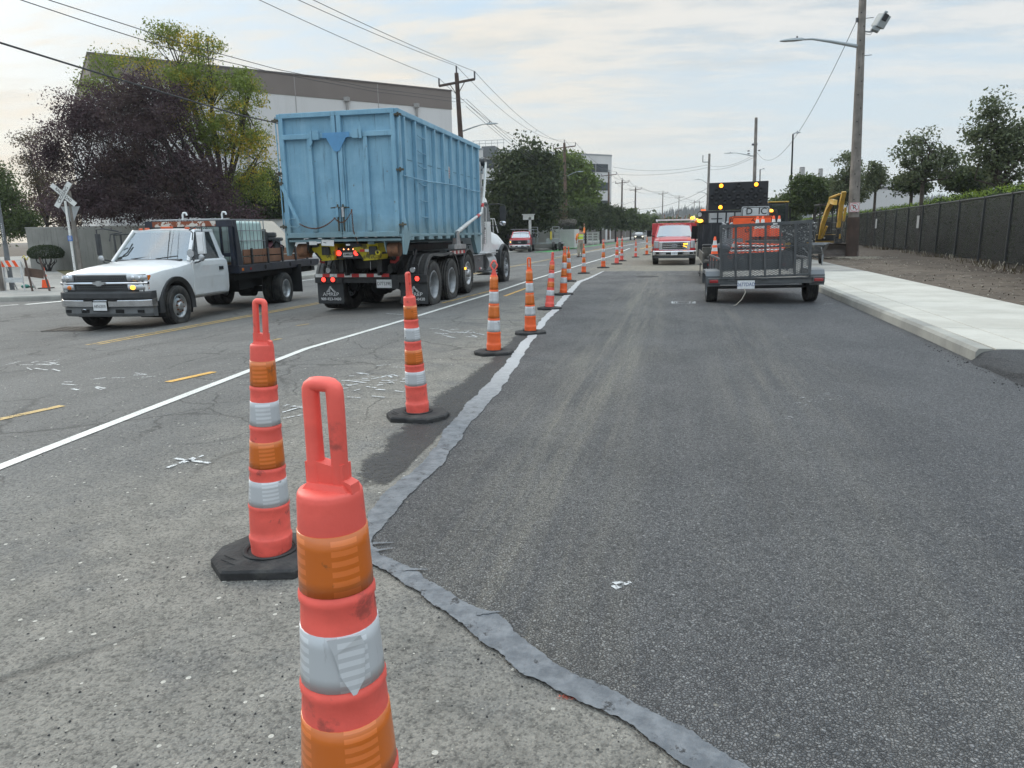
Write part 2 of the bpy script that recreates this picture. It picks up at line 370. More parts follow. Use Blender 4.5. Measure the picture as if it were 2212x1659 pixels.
def strip_mesh(name, m, xs, ys, dz, zf=gz):
    b = MB().use(m); vs = [(x, y, zf(x, y) + dz) for y in ys for x in xs]; n = len(xs)
    b.add(vs, [(j * n + i, j * n + i + 1, (j + 1) * n + i + 1, (j + 1) * n + i) for j in range(len(ys) - 1) for i in range(n - 1)], False)
    return tag(b.build(name), kind='structure')
strip_mesh('ground', M_DIRT, [-900, -60, 60, 900], [-80, 0, 100, 400, 2500], 0, lambda x, y: -.6)
strip_mesh('road', M_OLD, [-45, -20, -11.5, -6.3, -4.2, 3.2], [-12, 0, 20, 60, 150, 400, 1500], 0)

# ragged edge of the new surfacing (survey points, left and right side of the grey tack-coat band)
SL = [(1302, 586.5), (1270, 601), (1246, 609), (1226, 629), (1204, 655), (1192, 670), (1170, 690), (1152, 716), (1120, 748), (1093, 786), (1052, 832), (1000, 884), (960, 935), (930, 985), (885, 1026), (832, 1070), (793, 1110), (789, 1145), (791, 1185), (793, 1215), (837, 1246), (912, 1285), (965, 1334), (1026, 1382), (1079, 1417), (1131, 1457), (1193, 1487), (1281, 1531), (1334, 1558), (1391, 1602), (1470, 1659), (1600, 1770)]
SR = [(1305, 586.5), (1278, 601), (1256, 610), (1238, 631), (1216, 657), (1206, 672), (1184, 692), (1166, 718), (1142, 750), (1115, 795), (1078, 850), (1020, 912), (985, 965), (950, 1010), (922, 1040), (885, 1074), (850, 1110), (818, 1150), (806, 1175), (822, 1205), (870, 1225), (940, 1262), (1008, 1310), (1079, 1340), (1114, 1373), (1180, 1422), (1255, 1466), (1329, 1496), (1404, 1545), (1483, 1590), (1611, 1659), (1760, 1750)]
L3 = [G(*p) for p in SL]; R3 = [G(*p) for p in SR]
def refine(P, j, k=10):
    o = []; ph = 0
    for a, b in zip(P, P[1:]):
        n = max(2, int((b - a).length / .05)); n = min(n, 40)
        for i in range(n): o.append(a.lerp(b, i / n))
    o.append(P[-1])
    nn = len(o); out = []
    for i, p in enumerate(o):
        q = o[min(i + 1, nn - 1)] - o[max(i - 1, 0)]; q.z = 0; q.normalize(); nrm = Vector((-q.y, q.x, 0))
        s = sum(math.sin(i * f + ff) * a for f, ff, a in ((.37, j * 9, 1), (.93, j * 31, .7), (2.1, j * 5, .5), (4.3, j * 77, .35)))
        out.append(p + nrm * s * j)
    return out
def band(name, m, A, B, z, k=400, **kw):
    A2 = [A[int(i * (len(A) - 1) / k)] for i in range(k + 1)]; B2 = [B[int(i * (len(B) - 1) / k)] for i in range(k + 1)]
    b = MB().use(m); b.add([(p.x, p.y, gz(p.x) + z) for p in A2] + [(p.x, p.y, gz(p.x) + z) for p in B2], [(i, k + 1 + i, k + 2 + i, i + 1) for i in range(k)], False)
    return tag(b.build(name), kind='structure', **kw)
def reparam(P, k=500):
    # resample so that both sides keep matching control points
    o = []
    for i in range(k + 1):
        f = i / k * (len(P) - 1); a = min(int(f), len(P) - 2); o.append(P[a].lerp(P[a + 1], f - a))
    return o
def rag(P, j, seed):
    out = []
    for i, p in enumerate(P):
        w = 14; q = P[min(i + w, len(P) - 1)] - P[max(i - w, 0)]; q.z = 0; q.normalize(); nrm = Vector((-q.y, q.x, 0))
        if i: L += (p - P[i - 1]).length
        else: L = 0
        s = sum(math.sin(L * f + seed * ff + math.sin(L * f * .37 + seed)) * a for f, ff, a in ((9, 9, .8), (23, 31, .35), (55, 5, .22), (118, 7, .16), (210, 3, .10)))
        out.append(p + nrm * s * j)
    return out
K = 1500
Lr = rag(reparam(L3, K), .012, 1.3); Rr = rag(reparam(R3, K), .012, 2.1)
# new asphalt sheet: from band out to the kerb
b = MB().use(M_NEW); mid = [a.lerp(c, .5) for a, c in zip(Lr, Rr)]
vs = [(p.x, p.y, .008) for p in mid] + [(3.17, mid[0].y + (mid[-1].y - mid[0].y) * (i / K) ** .8, .008) for i in range(K + 1)]
b.add(vs, [(i, i + 1, K + 2 + i, K + 1 + i) for i in range(K)], False)
b.quad((3.17, mid[-1].y, .008), (mid[-1].x, mid[-1].y, .008), (mid[-1].x + .5, -12, .008), (3.17, -12, .008))
tag(b.build('new_asphalt'), kind='structure')
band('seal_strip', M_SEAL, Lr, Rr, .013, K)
# licks of tack coat dragged across the surface
b = MB().use(M_SEAL)
for (x0, y0, x1, y1, w) in [(806, 1180, 853, 1178, 3), (812, 1196, 850, 1190, 3), (870, 1236, 925, 1237, 4), (1030, 1332, 1082, 1329, 4)]:
    p, q = G(x0, y0), G(x1, y1); n = 8; d = (q - p).normalized(); nn = Vector((-d.y, d.x, 0)) * .012 * w / 3
    vs = []
    for i in range(n + 1):
        c = p.lerp(q, i / n); ww = nn * (1 - i / n * .85) * (1 + .3 * math.sin(i * 2.1)); vs += [(c.x - ww.x, c.y - ww.y, .0165), (c.x + ww.x, c.y + ww.y, .0165)]
    b.add(vs, [(2 * i, 2 * i + 2, 2 * i + 3, 2 * i + 1) for i in range(n)], False)
tag(b.build('tack_coat_licks'), kind='structure')

# worn paint: solid where noise leaves it
def paint(name, col, wear=.5, sc=9, soft=False):
    m = bpy.data.materials.new(name); m.use_nodes = True; t = NT(m.node_tree); bb = m.node_tree.nodes['Principled BSDF']
    p = t.new('ShaderNodeNewGeometry').outputs['Position']
    c = t.mix(t.ramp(t.noise(p, 3, 5), .3, .7), tuple(v * .8 for v in col), col)
    t.set(bb, 'Base Color', c); bb.inputs['Roughness'].default_value = .6
    f = t.ramp(t.noise(p, sc, 10, .75), wear - .04, wear + .06)
    if soft: f = t.ramp(t.math('ADD', t.math('ADD', t.math('MULTIPLY', t.noise(p, sc, 8, .7), .55), t.math('MULTIPLY', t.noise(p, 45, 4, .7), .45)), t.math('MULTIPLY', t.math('SUBTRACT', t.new('ShaderNodeAttribute', attribute_name='cover').outputs['Fac'], .60), .42)), .43, .57); f = t.math('MULTIPLY', f, t.math('ADD', .45, t.math('MULTIPLY', t.math('GREATER_THAN', t.xyz(vor(t, p, 75, 'F1', 'Color'))[0], .33), .5)))
    v = t.math('SUBTRACT', 1.0, t.math('MULTIPLY', t.math('LESS_THAN', vor(t, p, 80), .28), .6))
    mx = t.new('ShaderNodeMixShader', {0: t.math('MULTIPLY', f, v), 1: t.new('ShaderNodeBsdfTransparent').outputs[0], 2: bb.outputs[0]})
    t.l.new(mx.outputs[0], m.node_tree.nodes['Material Output'].inputs[0]); MATS[name] = m; return m
PW = paint('white_line_paint', (.74, .74, .70), .30, 14); PWW = paint('worn_white_paint', (.55, .56, .55), .50, 7)
PY = paint('yellow_line_paint', (.50, .33, .09), .42, 9); PYO = paint('orange_tape_paint', (.72, .40, .07), .30, 12); PG = paint('green_lane_paint', (.12, .55, .16), .47, 2.0)
PTAR = paint('spilled_tar', (.035, .035, .037), .42, 4.0, True); PCH = paint('chalk_paint', (.66, .67, .67), .45, 26); PRED = paint('survey_paint_orange', (.75, .16, .10), .52, 30)
def line(bm, pts, w, z=.005, w2=None):
    P = [Vector(p) if len(p) == 3 else Vector((p[0], p[1], 0)) for p in pts]; o = []
    for a, c in zip(P, P[1:]):
        n = max(1, min(60, int((c - a).length / 1.0)))
        for i in range(n): o.append(a.lerp(c, i / n))
    o.append(P[-1]); vs = []
    for i, p in enumerate(o):
        d = o[min(i + 1, len(o) - 1)] - o[max(i - 1, 0)]; d.z = 0; d.normalize(); ww = w if w2 is None else w + (w2 - w) * i / (len(o) - 1)
        for s in (-.5, .5): q = (p.x - d.y * ww * s * -1, p.y + d.x * ww * s * -1); vs.append((q[0], q[1], gz(q[0]) + z))
    bm.add(vs, [(2 * i, 2 * i + 2, 2 * i + 3, 2 * i + 1) for i in range(len(o) - 1)], False)
def lines(name, m, segs, z=.005):
    b = MB().use(m)
    for s in segs: line(b, s[0], s[1], z)
    return tag(b.build(name), kind='structure')
def PX(*pp): return [G(*p) for p in pp]
wl = PX((-190, 1085), (0, 1010), (300, 893), (550, 797), (662, 753.7), (868, 693.4), (1062, 634), (1149, 604.7), (1258, 571.4), (1318, 554))
wl.append(Vector((-4.0, 62, 0)))
lines('edge_line', PW, [(wl, .115)], .006)
yl = PX((200, 745), (688, 655), (1114, 574.5), (1246, 548.8)) + [Vector((-6.9, 110, 0)), Vector((-6.2, 330, 0))]
off = lambda P, d: [p + Vector((d, 0, 0)) for p in P]
lines('centre_lines', PY, [(off(yl, -.12), .11), (off(yl, .12), .11)], .0055)
lines('lane_dashes', PYO, [(PX((362, 826), (462, 804)), .12), (PX((1090, 640), (1150, 618)), .08)], .0057)
lines('worn_lane_dashes', PY, [(PX((-40, 915), (135, 877)), .12), (PX((560, 741), (606, 732)), .1), (PX((640, 704), (668, 700)), .08), (PX((955, 655), (1062, 628)), .09)], .0052)
far = PX((1062, 628), (1260, 570), (1385, 534)); 
lines('left_lane_lines', PW, [(PX((430, 637), (700, 600), (1062, 577)), .12), (PX((1100, 574.5), (1180, 573)), .1), (PX((1200, 555), (1400, 522.5)), .12), (PX((1142, 567.5), (1172, 563)), .12), (PX((1240, 551), (1420, 519)), .12),
    (PX((55, 658), (258, 640)), .25), (PX((-80, 668), (40, 658)), .12)], .0058)
lines('far_orange_line', PYO, [(PX((1383, 538), (1408, 531.5)), .16)], .006)
b = MB().use(PG); line(b, PX((1170, 545), (1213, 539.5), (1262, 533), (1310, 527), (1352, 521)), 1.6, .0052); tag(b.build('bike_lane_green'), kind='structure')
# tar spill along the seam, shaded by nothing but its own pigment
b = MB().use(PTAR)
tp = [G(*p) for p in [(730, 1062), (785, 985), (860, 915), (930, 858), (1010, 805), (1070, 765), (1100, 732), (1145, 690)]]
tq = [G(*p) for p in [(815, 1060), (870, 1020), (935, 955), (985, 905), (1050, 850), (1100, 790), (1130, 748), (1172, 700)]]
tp2, tq2 = rag(reparam(tp, 200), .012, 4.4), rag(reparam(tq, 200), .008, 3.1)
W_ = [(-.35, 0), (.05, .35), (.35, .9), (.7, 1.0), (1.0, .9)]; nw = len(W_)
b.add([(*p.lerp(q, w)[:2], .0062) for p, q in zip(tp2, tq2) for w, _ in W_], [(i * nw + j, i * nw + j + 1, (i + 1) * nw + j + 1, (i + 1) * nw + j) for i in range(200) for j in range(nw - 1)], False)
o = b.build('tar_stain'); at_ = o.data.attributes.new('cover', 'FLOAT', 'POINT'); at_.data.foreach_set('value', [c * min(1, i / 14, (200 - i) / 14) for i in range(201) for _, c in W_]); tag(o, kind='structure')
# survey chalk and scuffs
sc = []
def scr(cx, cy, w, h, n, seed):
    r = random.Random(seed)
    for i in range(n):
        x, y = cx + r.uniform(-w, w), cy + r.uniform(-h, h); sc.append((PX((x, y), (x + r.uniform(10, 34), y + r.uniform(-5, 5))), r.uniform(.015, .035)))
scr(775, 822, 40, 16, 16, 1); scr(850, 818, 25, 12, 8, 21); scr(985, 722, 40, 6, 8, 22); scr(630, 880, 30, 12, 5, 23); scr(965, 716, 40, 5, 8, 2); scr(840, 820, 30, 30, 7, 3); scr(760, 850, 50, 10, 4, 4)
scr(60, 792, 55, 8, 14, 5); scr(180, 830, 60, 12, 6, 24); scr(270, 812, 60, 9, 5, 6); scr(1420, 655, 0, 0, 0, 7)
sc += [(PX((362, 1012), (420, 990)), .03), (PX((378, 992), (455, 1002)), .03), (PX((395, 1003), (440, 985)), .02)]
sc += [(PX((610, 892), (680, 872)), .025), (PX((612, 905), (660, 896)), .02), (PX((95, 783), (130, 777)), .02), (PX((835, 678), (885, 681)), .03)]
lines('chalk_marks', PCH, sc, .0066)
sc = []
scr(1745, 868, 35, 7, 8, 8); scr(1810, 860, 45, 16, 6, 9); scr(1445, 716, 40, 6, 4, 10); scr(1230, 800, 60, 20, 3, 11); scr(1690, 905, 20, 8, 3, 12)
b = MB().use(paint('faint_scuff_paint', (.34, .345, .345), .52, 34))
for s in sc: line(b, s[0], s[1] * .8, .011)
tag(b.build('chalk_scuffs'), kind='structure')
b = MB().use(PCH)
def outline(x0, y0, x1, y1, w):
    a = PX((x0, y0), (x1, y0), (x1, y1), (x0, y1)); 
    for i in range(4): line(b, [a[i], a[(i + 1) % 4]], w, .0115)
outline(1452, 652, 1501, 656.5, .03); outline(1456, 653, 1462, 656, .02); outline(1490, 653, 1497, 656, .02)
line(b, PX((1780, 658), (1800, 657.5)), .03, .0115); line(b, PX((1325, 1275), (1362, 1262)), .035, .0115, .02); line(b, PX((1330, 1268), (1345, 1262)), .05, .0115, .02)
tag(b.build('spray_mark'), kind='structure')
b = MB().use(PRED)
for i in range(7): x = 1205 + i * 6; line(b, PX((x, 1508 + (i * 7) % 5), (x + 14, 1512 - (i * 5) % 7)), .02, .0068)
tag(b.build('orange_survey_dots'), kind='structure')

# kerb and pavement on the right
KX = 3.17
def kerb(name, m, P, w, h, z0=None, side=1):
    b = MB().use(m); rings = []
    for i, p in enumerate(P):
        d = P[min(i + 1, len(P) - 1)] - P[max(i - 1, 0)]; d.z = 0; d.normalize(); n = Vector((d.y, -d.x, 0)) * side; g = gz(p.x) if z0 is None else z0
        rings.append([(p.x + n.x * o, p.y + n.y * o, g + z) for o, z in ((-.0, -.1), (0.01, h * .75), (.035, h), (w, h), (w, -.1))])
    b.loft(rings, smooth=False); return tag(b.build(name), kind='structure')
kp = [Vector((KX - .03, 8.45, 0)), Vector((KX, 10.5, 0)), Vector((KX, 17.6, 0)), Vector((KX, 60, 0)), Vector((KX + .6, 300, 0))]
kerb('kerb', M_KERB, kp, .17, .150)
def pave(name, m, x0, x1, y0, y1, joints, xj=()):
    """slabs with real tooled joints between them"""
    b = MB().use(m); ys = [y0] + joints + [y1]; g = .016; xs = [x0] + list(xj) + [x1]
    for a, c in zip(ys, ys[1:]):
        for xa, xb in zip(xs, xs[1:]):
            b.box(((xa + xb) / 2, (a + c) / 2, .05), (xb - xa - g, c - a - g, .20))
    o = b.build(name, bevel=.006, seg=1); return tag(o, kind='structure')
pave('pavement', M_CONC, KX + .173, 5.52, 8.47, 23.2, [10.2, 12.0, 13.8, 15.6, 17.4, 19.2, 21.2], (KX + .6,))
pave('old_pavement', M_CONC2, KX + .173, 5.50, 23.21, 120, [25, 27, 29, 31, 33, 35, 38, 41, 45, 50, 60, 80])
b = MB().use(mat('joint_filler', (.12, .11, .1))); b.box((4.35, 64, .03), (2.3, 111, .2)); tag(b.build('pavement_bed'), kind='structure')
# raw asphalt apron this side of the pavement, with a crumbly edge
def f_ap(t, p, x):
    c, r, h, s = f_new(t, p, x); c = t.mix(.45, c, (.03, .031, .034)); return c, r, h, 1.0
M_AP = ground_mat('apron_asphalt', f_ap)
b = MB().use(M_AP); ny = 60; nx = 7; vs = []
for j in range(ny + 1):
    y = 8.455 - j * .22
    for i in range(nx + 1):
        e = [0, .05, .10, .16, .22, .35, 1.5, 9][i]; r = random.Random(j * 31 + i)
        z = [.0, .045, .09, .122, .135, .14, .142, .142][i] + (r.uniform(-.010, .010) if 0 < i < 5 else 0)
        vs.append((3.08 + e + (r.uniform(-.025, .025) if i < 4 else 0), y, z + .004))
b.add(vs, [(j * (nx + 1) + i, j * (nx + 1) + i + 1, (j + 1) * (nx + 1) + i + 1, (j + 1) * (nx + 1) + i) for j in range(ny) for i in range(nx)], True)
b.add([vs[i] for i in range(nx + 1)] + [(3.0, 8.455, -.1), (12, 8.455, -.1)], [tuple(range(nx + 1))[::-1] + (nx + 1, nx + 2)], False)
tag(b.build('asphalt_apron'), kind='structure')
# dirt verge
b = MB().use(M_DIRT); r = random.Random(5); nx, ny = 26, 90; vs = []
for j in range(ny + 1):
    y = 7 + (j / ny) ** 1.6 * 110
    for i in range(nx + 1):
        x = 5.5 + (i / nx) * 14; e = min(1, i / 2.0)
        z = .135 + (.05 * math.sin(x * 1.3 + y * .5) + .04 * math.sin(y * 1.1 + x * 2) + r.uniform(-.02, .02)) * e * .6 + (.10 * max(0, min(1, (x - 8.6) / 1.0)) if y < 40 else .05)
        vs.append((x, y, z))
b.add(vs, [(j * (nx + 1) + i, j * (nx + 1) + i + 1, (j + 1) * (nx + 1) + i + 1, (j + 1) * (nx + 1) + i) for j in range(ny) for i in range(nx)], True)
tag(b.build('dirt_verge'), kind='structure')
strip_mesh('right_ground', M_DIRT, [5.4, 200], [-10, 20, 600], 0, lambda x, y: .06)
# debris: clods, twigs and stones on the verge (uncountable)
b = MB().use(mat('debris_brown', (.085, .063, .047), .95)); pale = mat('debris_pale', (.42, .38, .31), .9)
r = random.Random(11)
for i in range(1300):
    y = 11 + 24 * r.random() ** 1.2; fx = 5.6 + r.random() * (3.6 + (y - 10) * .08); 
    if r.random() < .35: fx = 8.7 + r.gauss(0, .35) + (y - 22) * .09
    s = .005 + .014 * r.random() ** 2; b.use(pale if r.random() < .4 else MATS['debris_brown'])
    if r.random() < .35:
        a = r.random() * 6.28; l = r.uniform(.03, .13); b.bar((fx, y, .17), (fx + math.cos(a) * l, y + math.sin(a) * l, .175), .007)
    else: b.at((fx, y, .165), (r.random() * 90, r.random() * 90, r.random() * 360), (s * 1.4, s, s * .8)).sphere((0, 0, 0), 1, 5); b.at()
tag(b.build('verge_debris'), kind='stuff')
# loose chips on the old surface near the camera
b = MB().use(mat('chip_pale', (.45, .42, .36), .9)); c2 = mat('chip_dark', (.04, .04, .042), .8); r = random.Random(3)
for i in range(900):
    px = r.uniform(-50, 1500); py = 900 + 850 * r.random(); p = G(px, py); q = min(range(len(L3)), key=lambda k: abs(L3[k].y - p.y) + (1 if abs(L3[k].x - p.x) > 3 else 0))
    if p.x > L3[q].x + .02: continue
    s = r.uniform(.0016, .0042); b.use(c2 if r.random() < .45 else MATS['chip_pale'])
    b.at((p.x, p.y, gz(p.x) + s * .5), (r.random() * 90, 0, r.random() * 360), (s * 1.3, s, s * .8)).sphere((0, 0, 0), 1, 5)
b.at()
for i in range(70):   # crumbs of asphalt at the foot of the apron
    y = 5.5 + r.random() * 4.2; b.use(c2); s = r.uniform(.003, .007); x = 3.08 - abs(r.gauss(0, .10))
    b.at((x, y, .012 + s * .5), (r.random() * 90, 0, 0), (s * 1.3, s, s)).sphere((0, 0, 0), 1, 5)
b.at(); tag(b.build('loose_gravel'), kind='stuff')

# kerb and pavement on the left
lk = [Vector((-34, 9, 0)), G(0, 652), G(130, 648), G(255, 640), Vector((-16.3, 25, 0)), Vector((-15.4, 40, 0)), Vector((-15.0, 62, 0)), G(1225, 534), G(1342, 520.5), Vector((-9.4, 220, 0)), Vector((-8, 500, 0))]
kerb('left_kerb', M_KERB, lk, .2, .15, side=-1)
b = MB().use(M_CONC2); vs = []
for p in lk: vs.append((p.x - .18, p.y + .05, gz(p.x) + .142)); 
for p in lk: vs.append((p.x - 60, p.y + 12, gz(p.x) + .142))
n = len(lk); b.add(vs, [(i, i + 1, n + i + 1, n + i) for i in range(n - 1)], False); tag(b.build('left_pavement'), kind='structure')
# manhole, iron covers
iron = mat('cast_iron', (.045, .043, .042), .6, .6, .3, 20, .3, 30)
b = mk(iron); p = G(1398, 598); b.lathe([(0, .0), (.30, 0), (.31, .004), (.36, .004), (.37, -.01)], n=40)
for a in range(-4, 5): b.box((a * .06, 0, .003), (.02, .5 - abs(a) * .04, .005))
tag(b.build('manhole_cover', loc=(p.x, p.y, .012)), 'round iron manhole cover set in the fresh asphalt ahead of the red truck', 'manhole cover')
b = mk(iron); p = G(165, 711); g = gz(p.x)
for i in range(9): b.box((0, -.32 + i * .08, .004), (1.05, .035, .012))
for i in range(5): b.box((-.5 + i * .25, 0, .004), (.04, .72, .010))
o = b.build('drain_grate', loc=(p.x, p.y, g + .004)); o.rotation_euler = (0, 0, R_(8)); tag(o, 'iron drain grate in the old road in front of the white pickup truck', 'drain grate')
# ================================================================ DELINEATORS AND CONES
CORAL = mat('faded_coral_plastic', (.86, .125, .095), .5, 0, .12, 7, .18, 30, dirt=.6, dcol=(.17, .055, .045), ds=11, dlo=.57, dhi=.68)
ORNG = mat('orange_plastic', (.85, .13, .03), .5, 0, .12, 6, dirt=.6, dcol=(.22, .06, .03), ds=7, dlo=.58, dhi=.72)
RUB = mat('black_rubber', (.028, .028, .029), .85, 0, .3, 12, .6, 60, dirt=.6, dcol=(.10, .095, .085), ds=4)
def sheeting(name, col, dk, wear):
    m = mat(name, col, .35); t = NT(m.node_tree); b = m.node_tree.nodes['Principled BSDF']
    p = t.new('ShaderNodeTexCoord').outputs['Object']; x = t.xyz(p)
    ang = t.math('MULTIPLY', t.math('ARCTAN2', x[1], x[0]), 1.0)
    cells = t.math('FRACT', t.math('MULTIPLY', x[2], 55)); side = t.math('GREATER_THAN', t.math('ABSOLUTE', t.math('SINE', t.math('MULTIPLY', ang, 2.0))), .72)
    bars = t.math('MULTIPLY', t.math('GREATER_THAN', cells, .45), side)
    c = t.mix(t.math('MULTIPLY', bars, .45), col, tuple(min(1, v * 1.5 + .05) for v in col))
    c = t.mix(t.math('MULTIPLY', t.ramp(t.noise(p, 14, 8, .7), .60, .66), wear), c, dk)
    c = t.mix(t.math('MULTIPLY', t.ramp(t.noise(t.mapping(p, scale=(40, 40, 4)), 1, 5, .7), .62, .70), .5), c, dk)
    t.l.new(c, b.inputs['Base Color']); b.inputs['Coat Weight'].default_value = .3; return m
SH_O = sheeting('orange_reflective_sheeting', (.56, .13, .012), (.20, .07, .02), .7)
SH_W = sheeting('white_reflective_sheeting', (.46, .475, .49), (.15, .14, .13), .8)
ZB = [(.934, .825), (.755, .65), (.578, .46), (.40, .285)]
def rad(z): return np.interp(z, [.05, .13, .285, .46, .65, .825, 1.0], [.094, .096, .086, .075, .064, .055, .049])
def delineator(i, x, y, sc, rz, lean, label, style='A', loop='bar', dent=0.0, z=None, base=True, base_rz=0):
    t = thing('delineator_post', label, 'delineator', (x, y, gz(x) if z is None else z), 0, 'orange and white delineator posts along the lane line', sc=sc)
    r = random.Random(i)
    K = Matrix.Translation((0, 0, .05)) @ Euler((R_(lean[0]), R_(lean[1]), R_(rz))).to_matrix().to_4x4() @ Matrix.Translation((0, 0, -.05))
    # rubber base: low six-sided slab with a socket
    if base:
        b = mk(RUB); s = .255
        poly = [(s, .06), (s * .62, s * .80), (-s * .62, s * .80), (-s, .06), (-s, -.06), (-s * .62, -s * .80), (s * .62, -s * .80), (s, -.06)]
        R8 = lambda k, zz: [(p[0] * k, p[1] * k, zz) for p in poly]
        b.loft([R8(1, .002), R8(1, .034), R8(.95, .044), R8(.58, .052)], smooth=False)
        b.lathe([(.108, .040), (.125, .058), (.118, .062), (.104, .058), (.100, .02)], n=24)
        if i < 4:
            for (q, w) in ((-.02, .085), (.02, .085)): b.box((-.15, -.11 + q, .053), (w, .004, .005), rot=(0, 6, -28))
        o = b.build('base', t, bevel=.006); o.rotation_euler = (0, 0, R_(base_rz))
    # body: stepped, slightly dented tube
    m = CORAL if style == 'A' else ORNG
    b = MB().use(m); b.M = K; prof = [(.03, .090), (.06, .093), (.125, .096), (.132, .094), (.136, .090)]
    st = [.283, .455, .645, .820]
    for k, zz in enumerate(st):
        ro = float(rad(zz)); prof += [(zz - .020, float(rad(zz - .020))), (zz - .014, ro + .0038), (zz - .002, ro + .0034), (zz + .004, ro - .0005), (zz + .03, ro - .001)]
    prof += [(.988, .0492), (.998, .0482), (1.003, .0455), (1.004, .03), (1.004, .0)]
    n = 28; fine = []
    for (z0, r0), (z1, r1) in zip(prof, prof[1:]):
        m_ = max(1, int((z1 - z0) / .03)); fine += [(z0 + (z1 - z0) * j / m_, r0 + (r1 - r0) * j / m_) for j in range(m_)]
    fine.append(prof[-1]); rings = []
    for zz, rr in fine:
        ring = []
        for k in range(n):
            a = 2 * math.pi * k / n; d = 1.0
            if dent and zz < .25: d = 1 - dent * (.5 + .5 * math.sin(a * 3 + i)) * math.sin(min(1, zz / .12) * 3.1) * .5 - dent * .35 * max(0, math.cos(a - 4.2 + 8 * zz)) ** 3
            if dent and .94 < zz < 1.0: d = 1 - dent * .5 * max(0, math.cos(a + .9)) ** 4
            ring.append((rr * d * math.cos(a), rr * d * math.sin(a), zz))
        rings.append(ring)
    b.loft(rings, smooth=True); b.build('tube', t)
    # reflective bands
    if style == 'A': cols = [SH_O, SH_W, SH_O, SH_W]; zb = ZB
    else: cols = [SH_O, SH_W, SH_O, SH_W]; zb = [(.985, .830), (.812, .655), (.636, .466), (.446, .293)]
    for c, (z1, z0) in zip(cols, zb):
        b = MB().use(c); b.M = K; f = [(float(rad(z0 + (z1 - z0) * j / 4)) + .0016, z0 + (z1 - z0) * j / 4) for j in range(5)]
        b.lathe([(f[0][0] - .002, z0)] + f + [(f[-1][0] - .002, z1)], n=28)
        if i == 1 and abs(z1 - .755) < .01:      # peeling flap
            rr = .066; b.loft([[(rr * math.cos(a) * k2, rr * math.sin(a) * k2, zz) for a, zz in ((-1.25, z1), (-1.1, z1 - .03), (-.98, z0 + .03), (-.72, z0 - .012), (-.45, z0 + .02), (-.40, z1 - .02), (-.5, z1))] for k2 in (1.0, 1.02)], smooth=False)
        b.build('reflective_band', t)
    # carrying handle
    b = MB().use(CORAL if style == 'A' or loop == 'ring' else ORNG); b.M = K
    if loop == 'bar':
        xs = .0212; pts = []
        for a in range(0, 181, 20): cc_, ss_ = math.cos(R_(a)), math.sin(R_(a)); pts.append((xs * math.copysign(abs(cc_) ** .5, cc_), 0, 1.165 + .021 * ss_ ** .5))
        pts = [(xs, 0, 1.0), (xs, 0, 1.05), (xs, 0, 1.11)] + pts + [(-xs, 0, 1.11), (-xs, 0, 1.05), (-xs, 0, 1.0)]
        b.tube(pts, [.014, .0125] + [.0130] * (len(pts) - 4) + [.0135, .017], 12, flat=1.0)
        b.prism([(-.033, 1.0), (-.033, 1.05), (-.014, 1.052), (.014, 1.046), (.033, 1.05), (.033, 1.022), (.045, 1.016), (.047, 1.0)], 'Y', -.011, .011); b.loft([[(x * k, y * k, z) for x, y in ((-.036, -.020), (.042, -.020), (.042, .020), (-.036, .020))] for k, z in ((1, 1.002), (.8, 1.014))], smooth=False)
    else:
        pts = []
        for k in range(24):
            a = 2 * math.pi * k / 24; zz = math.sin(a); w = .036 + .007 * math.cos(4 * a); pts.append((w * math.cos(a), 0, 1.130 + .058 * zz))
        pts.append(pts[0]); b.tube(pts, .0105, 8)
        b.prism([(-.04, 1.0), (-.022, 1.05), (-.016, 1.08), (.016, 1.08), (.022, 1.05), (.04, 1.0)], 'Y', -.015, .015)
    b.build('handle', t, bevel=.004 if i < 5 else 0, angle=50)
    return t
p1 = Vector((0, 0, CH)) + ray(712, 1052) * 1.25
ords = 'third fourth fifth sixth seventh eighth ninth tenth eleventh twelfth'.split()
N1 = delineator(1, p1.x, p1.y, 1.0, -8, (0, 0), 'nearest delineator post, large coral handle and bands filling the bottom of the view', z=.0); N1.scale = (1.17, 1.17, p1.z / 1.003)
g = G(588, 1208); delineator(2, g.x, g.y, 1.0, 2, (0, 2.8), 'coral delineator post with dented foot in a black base, just behind the nearest post', dent=.10, base_rz=14)
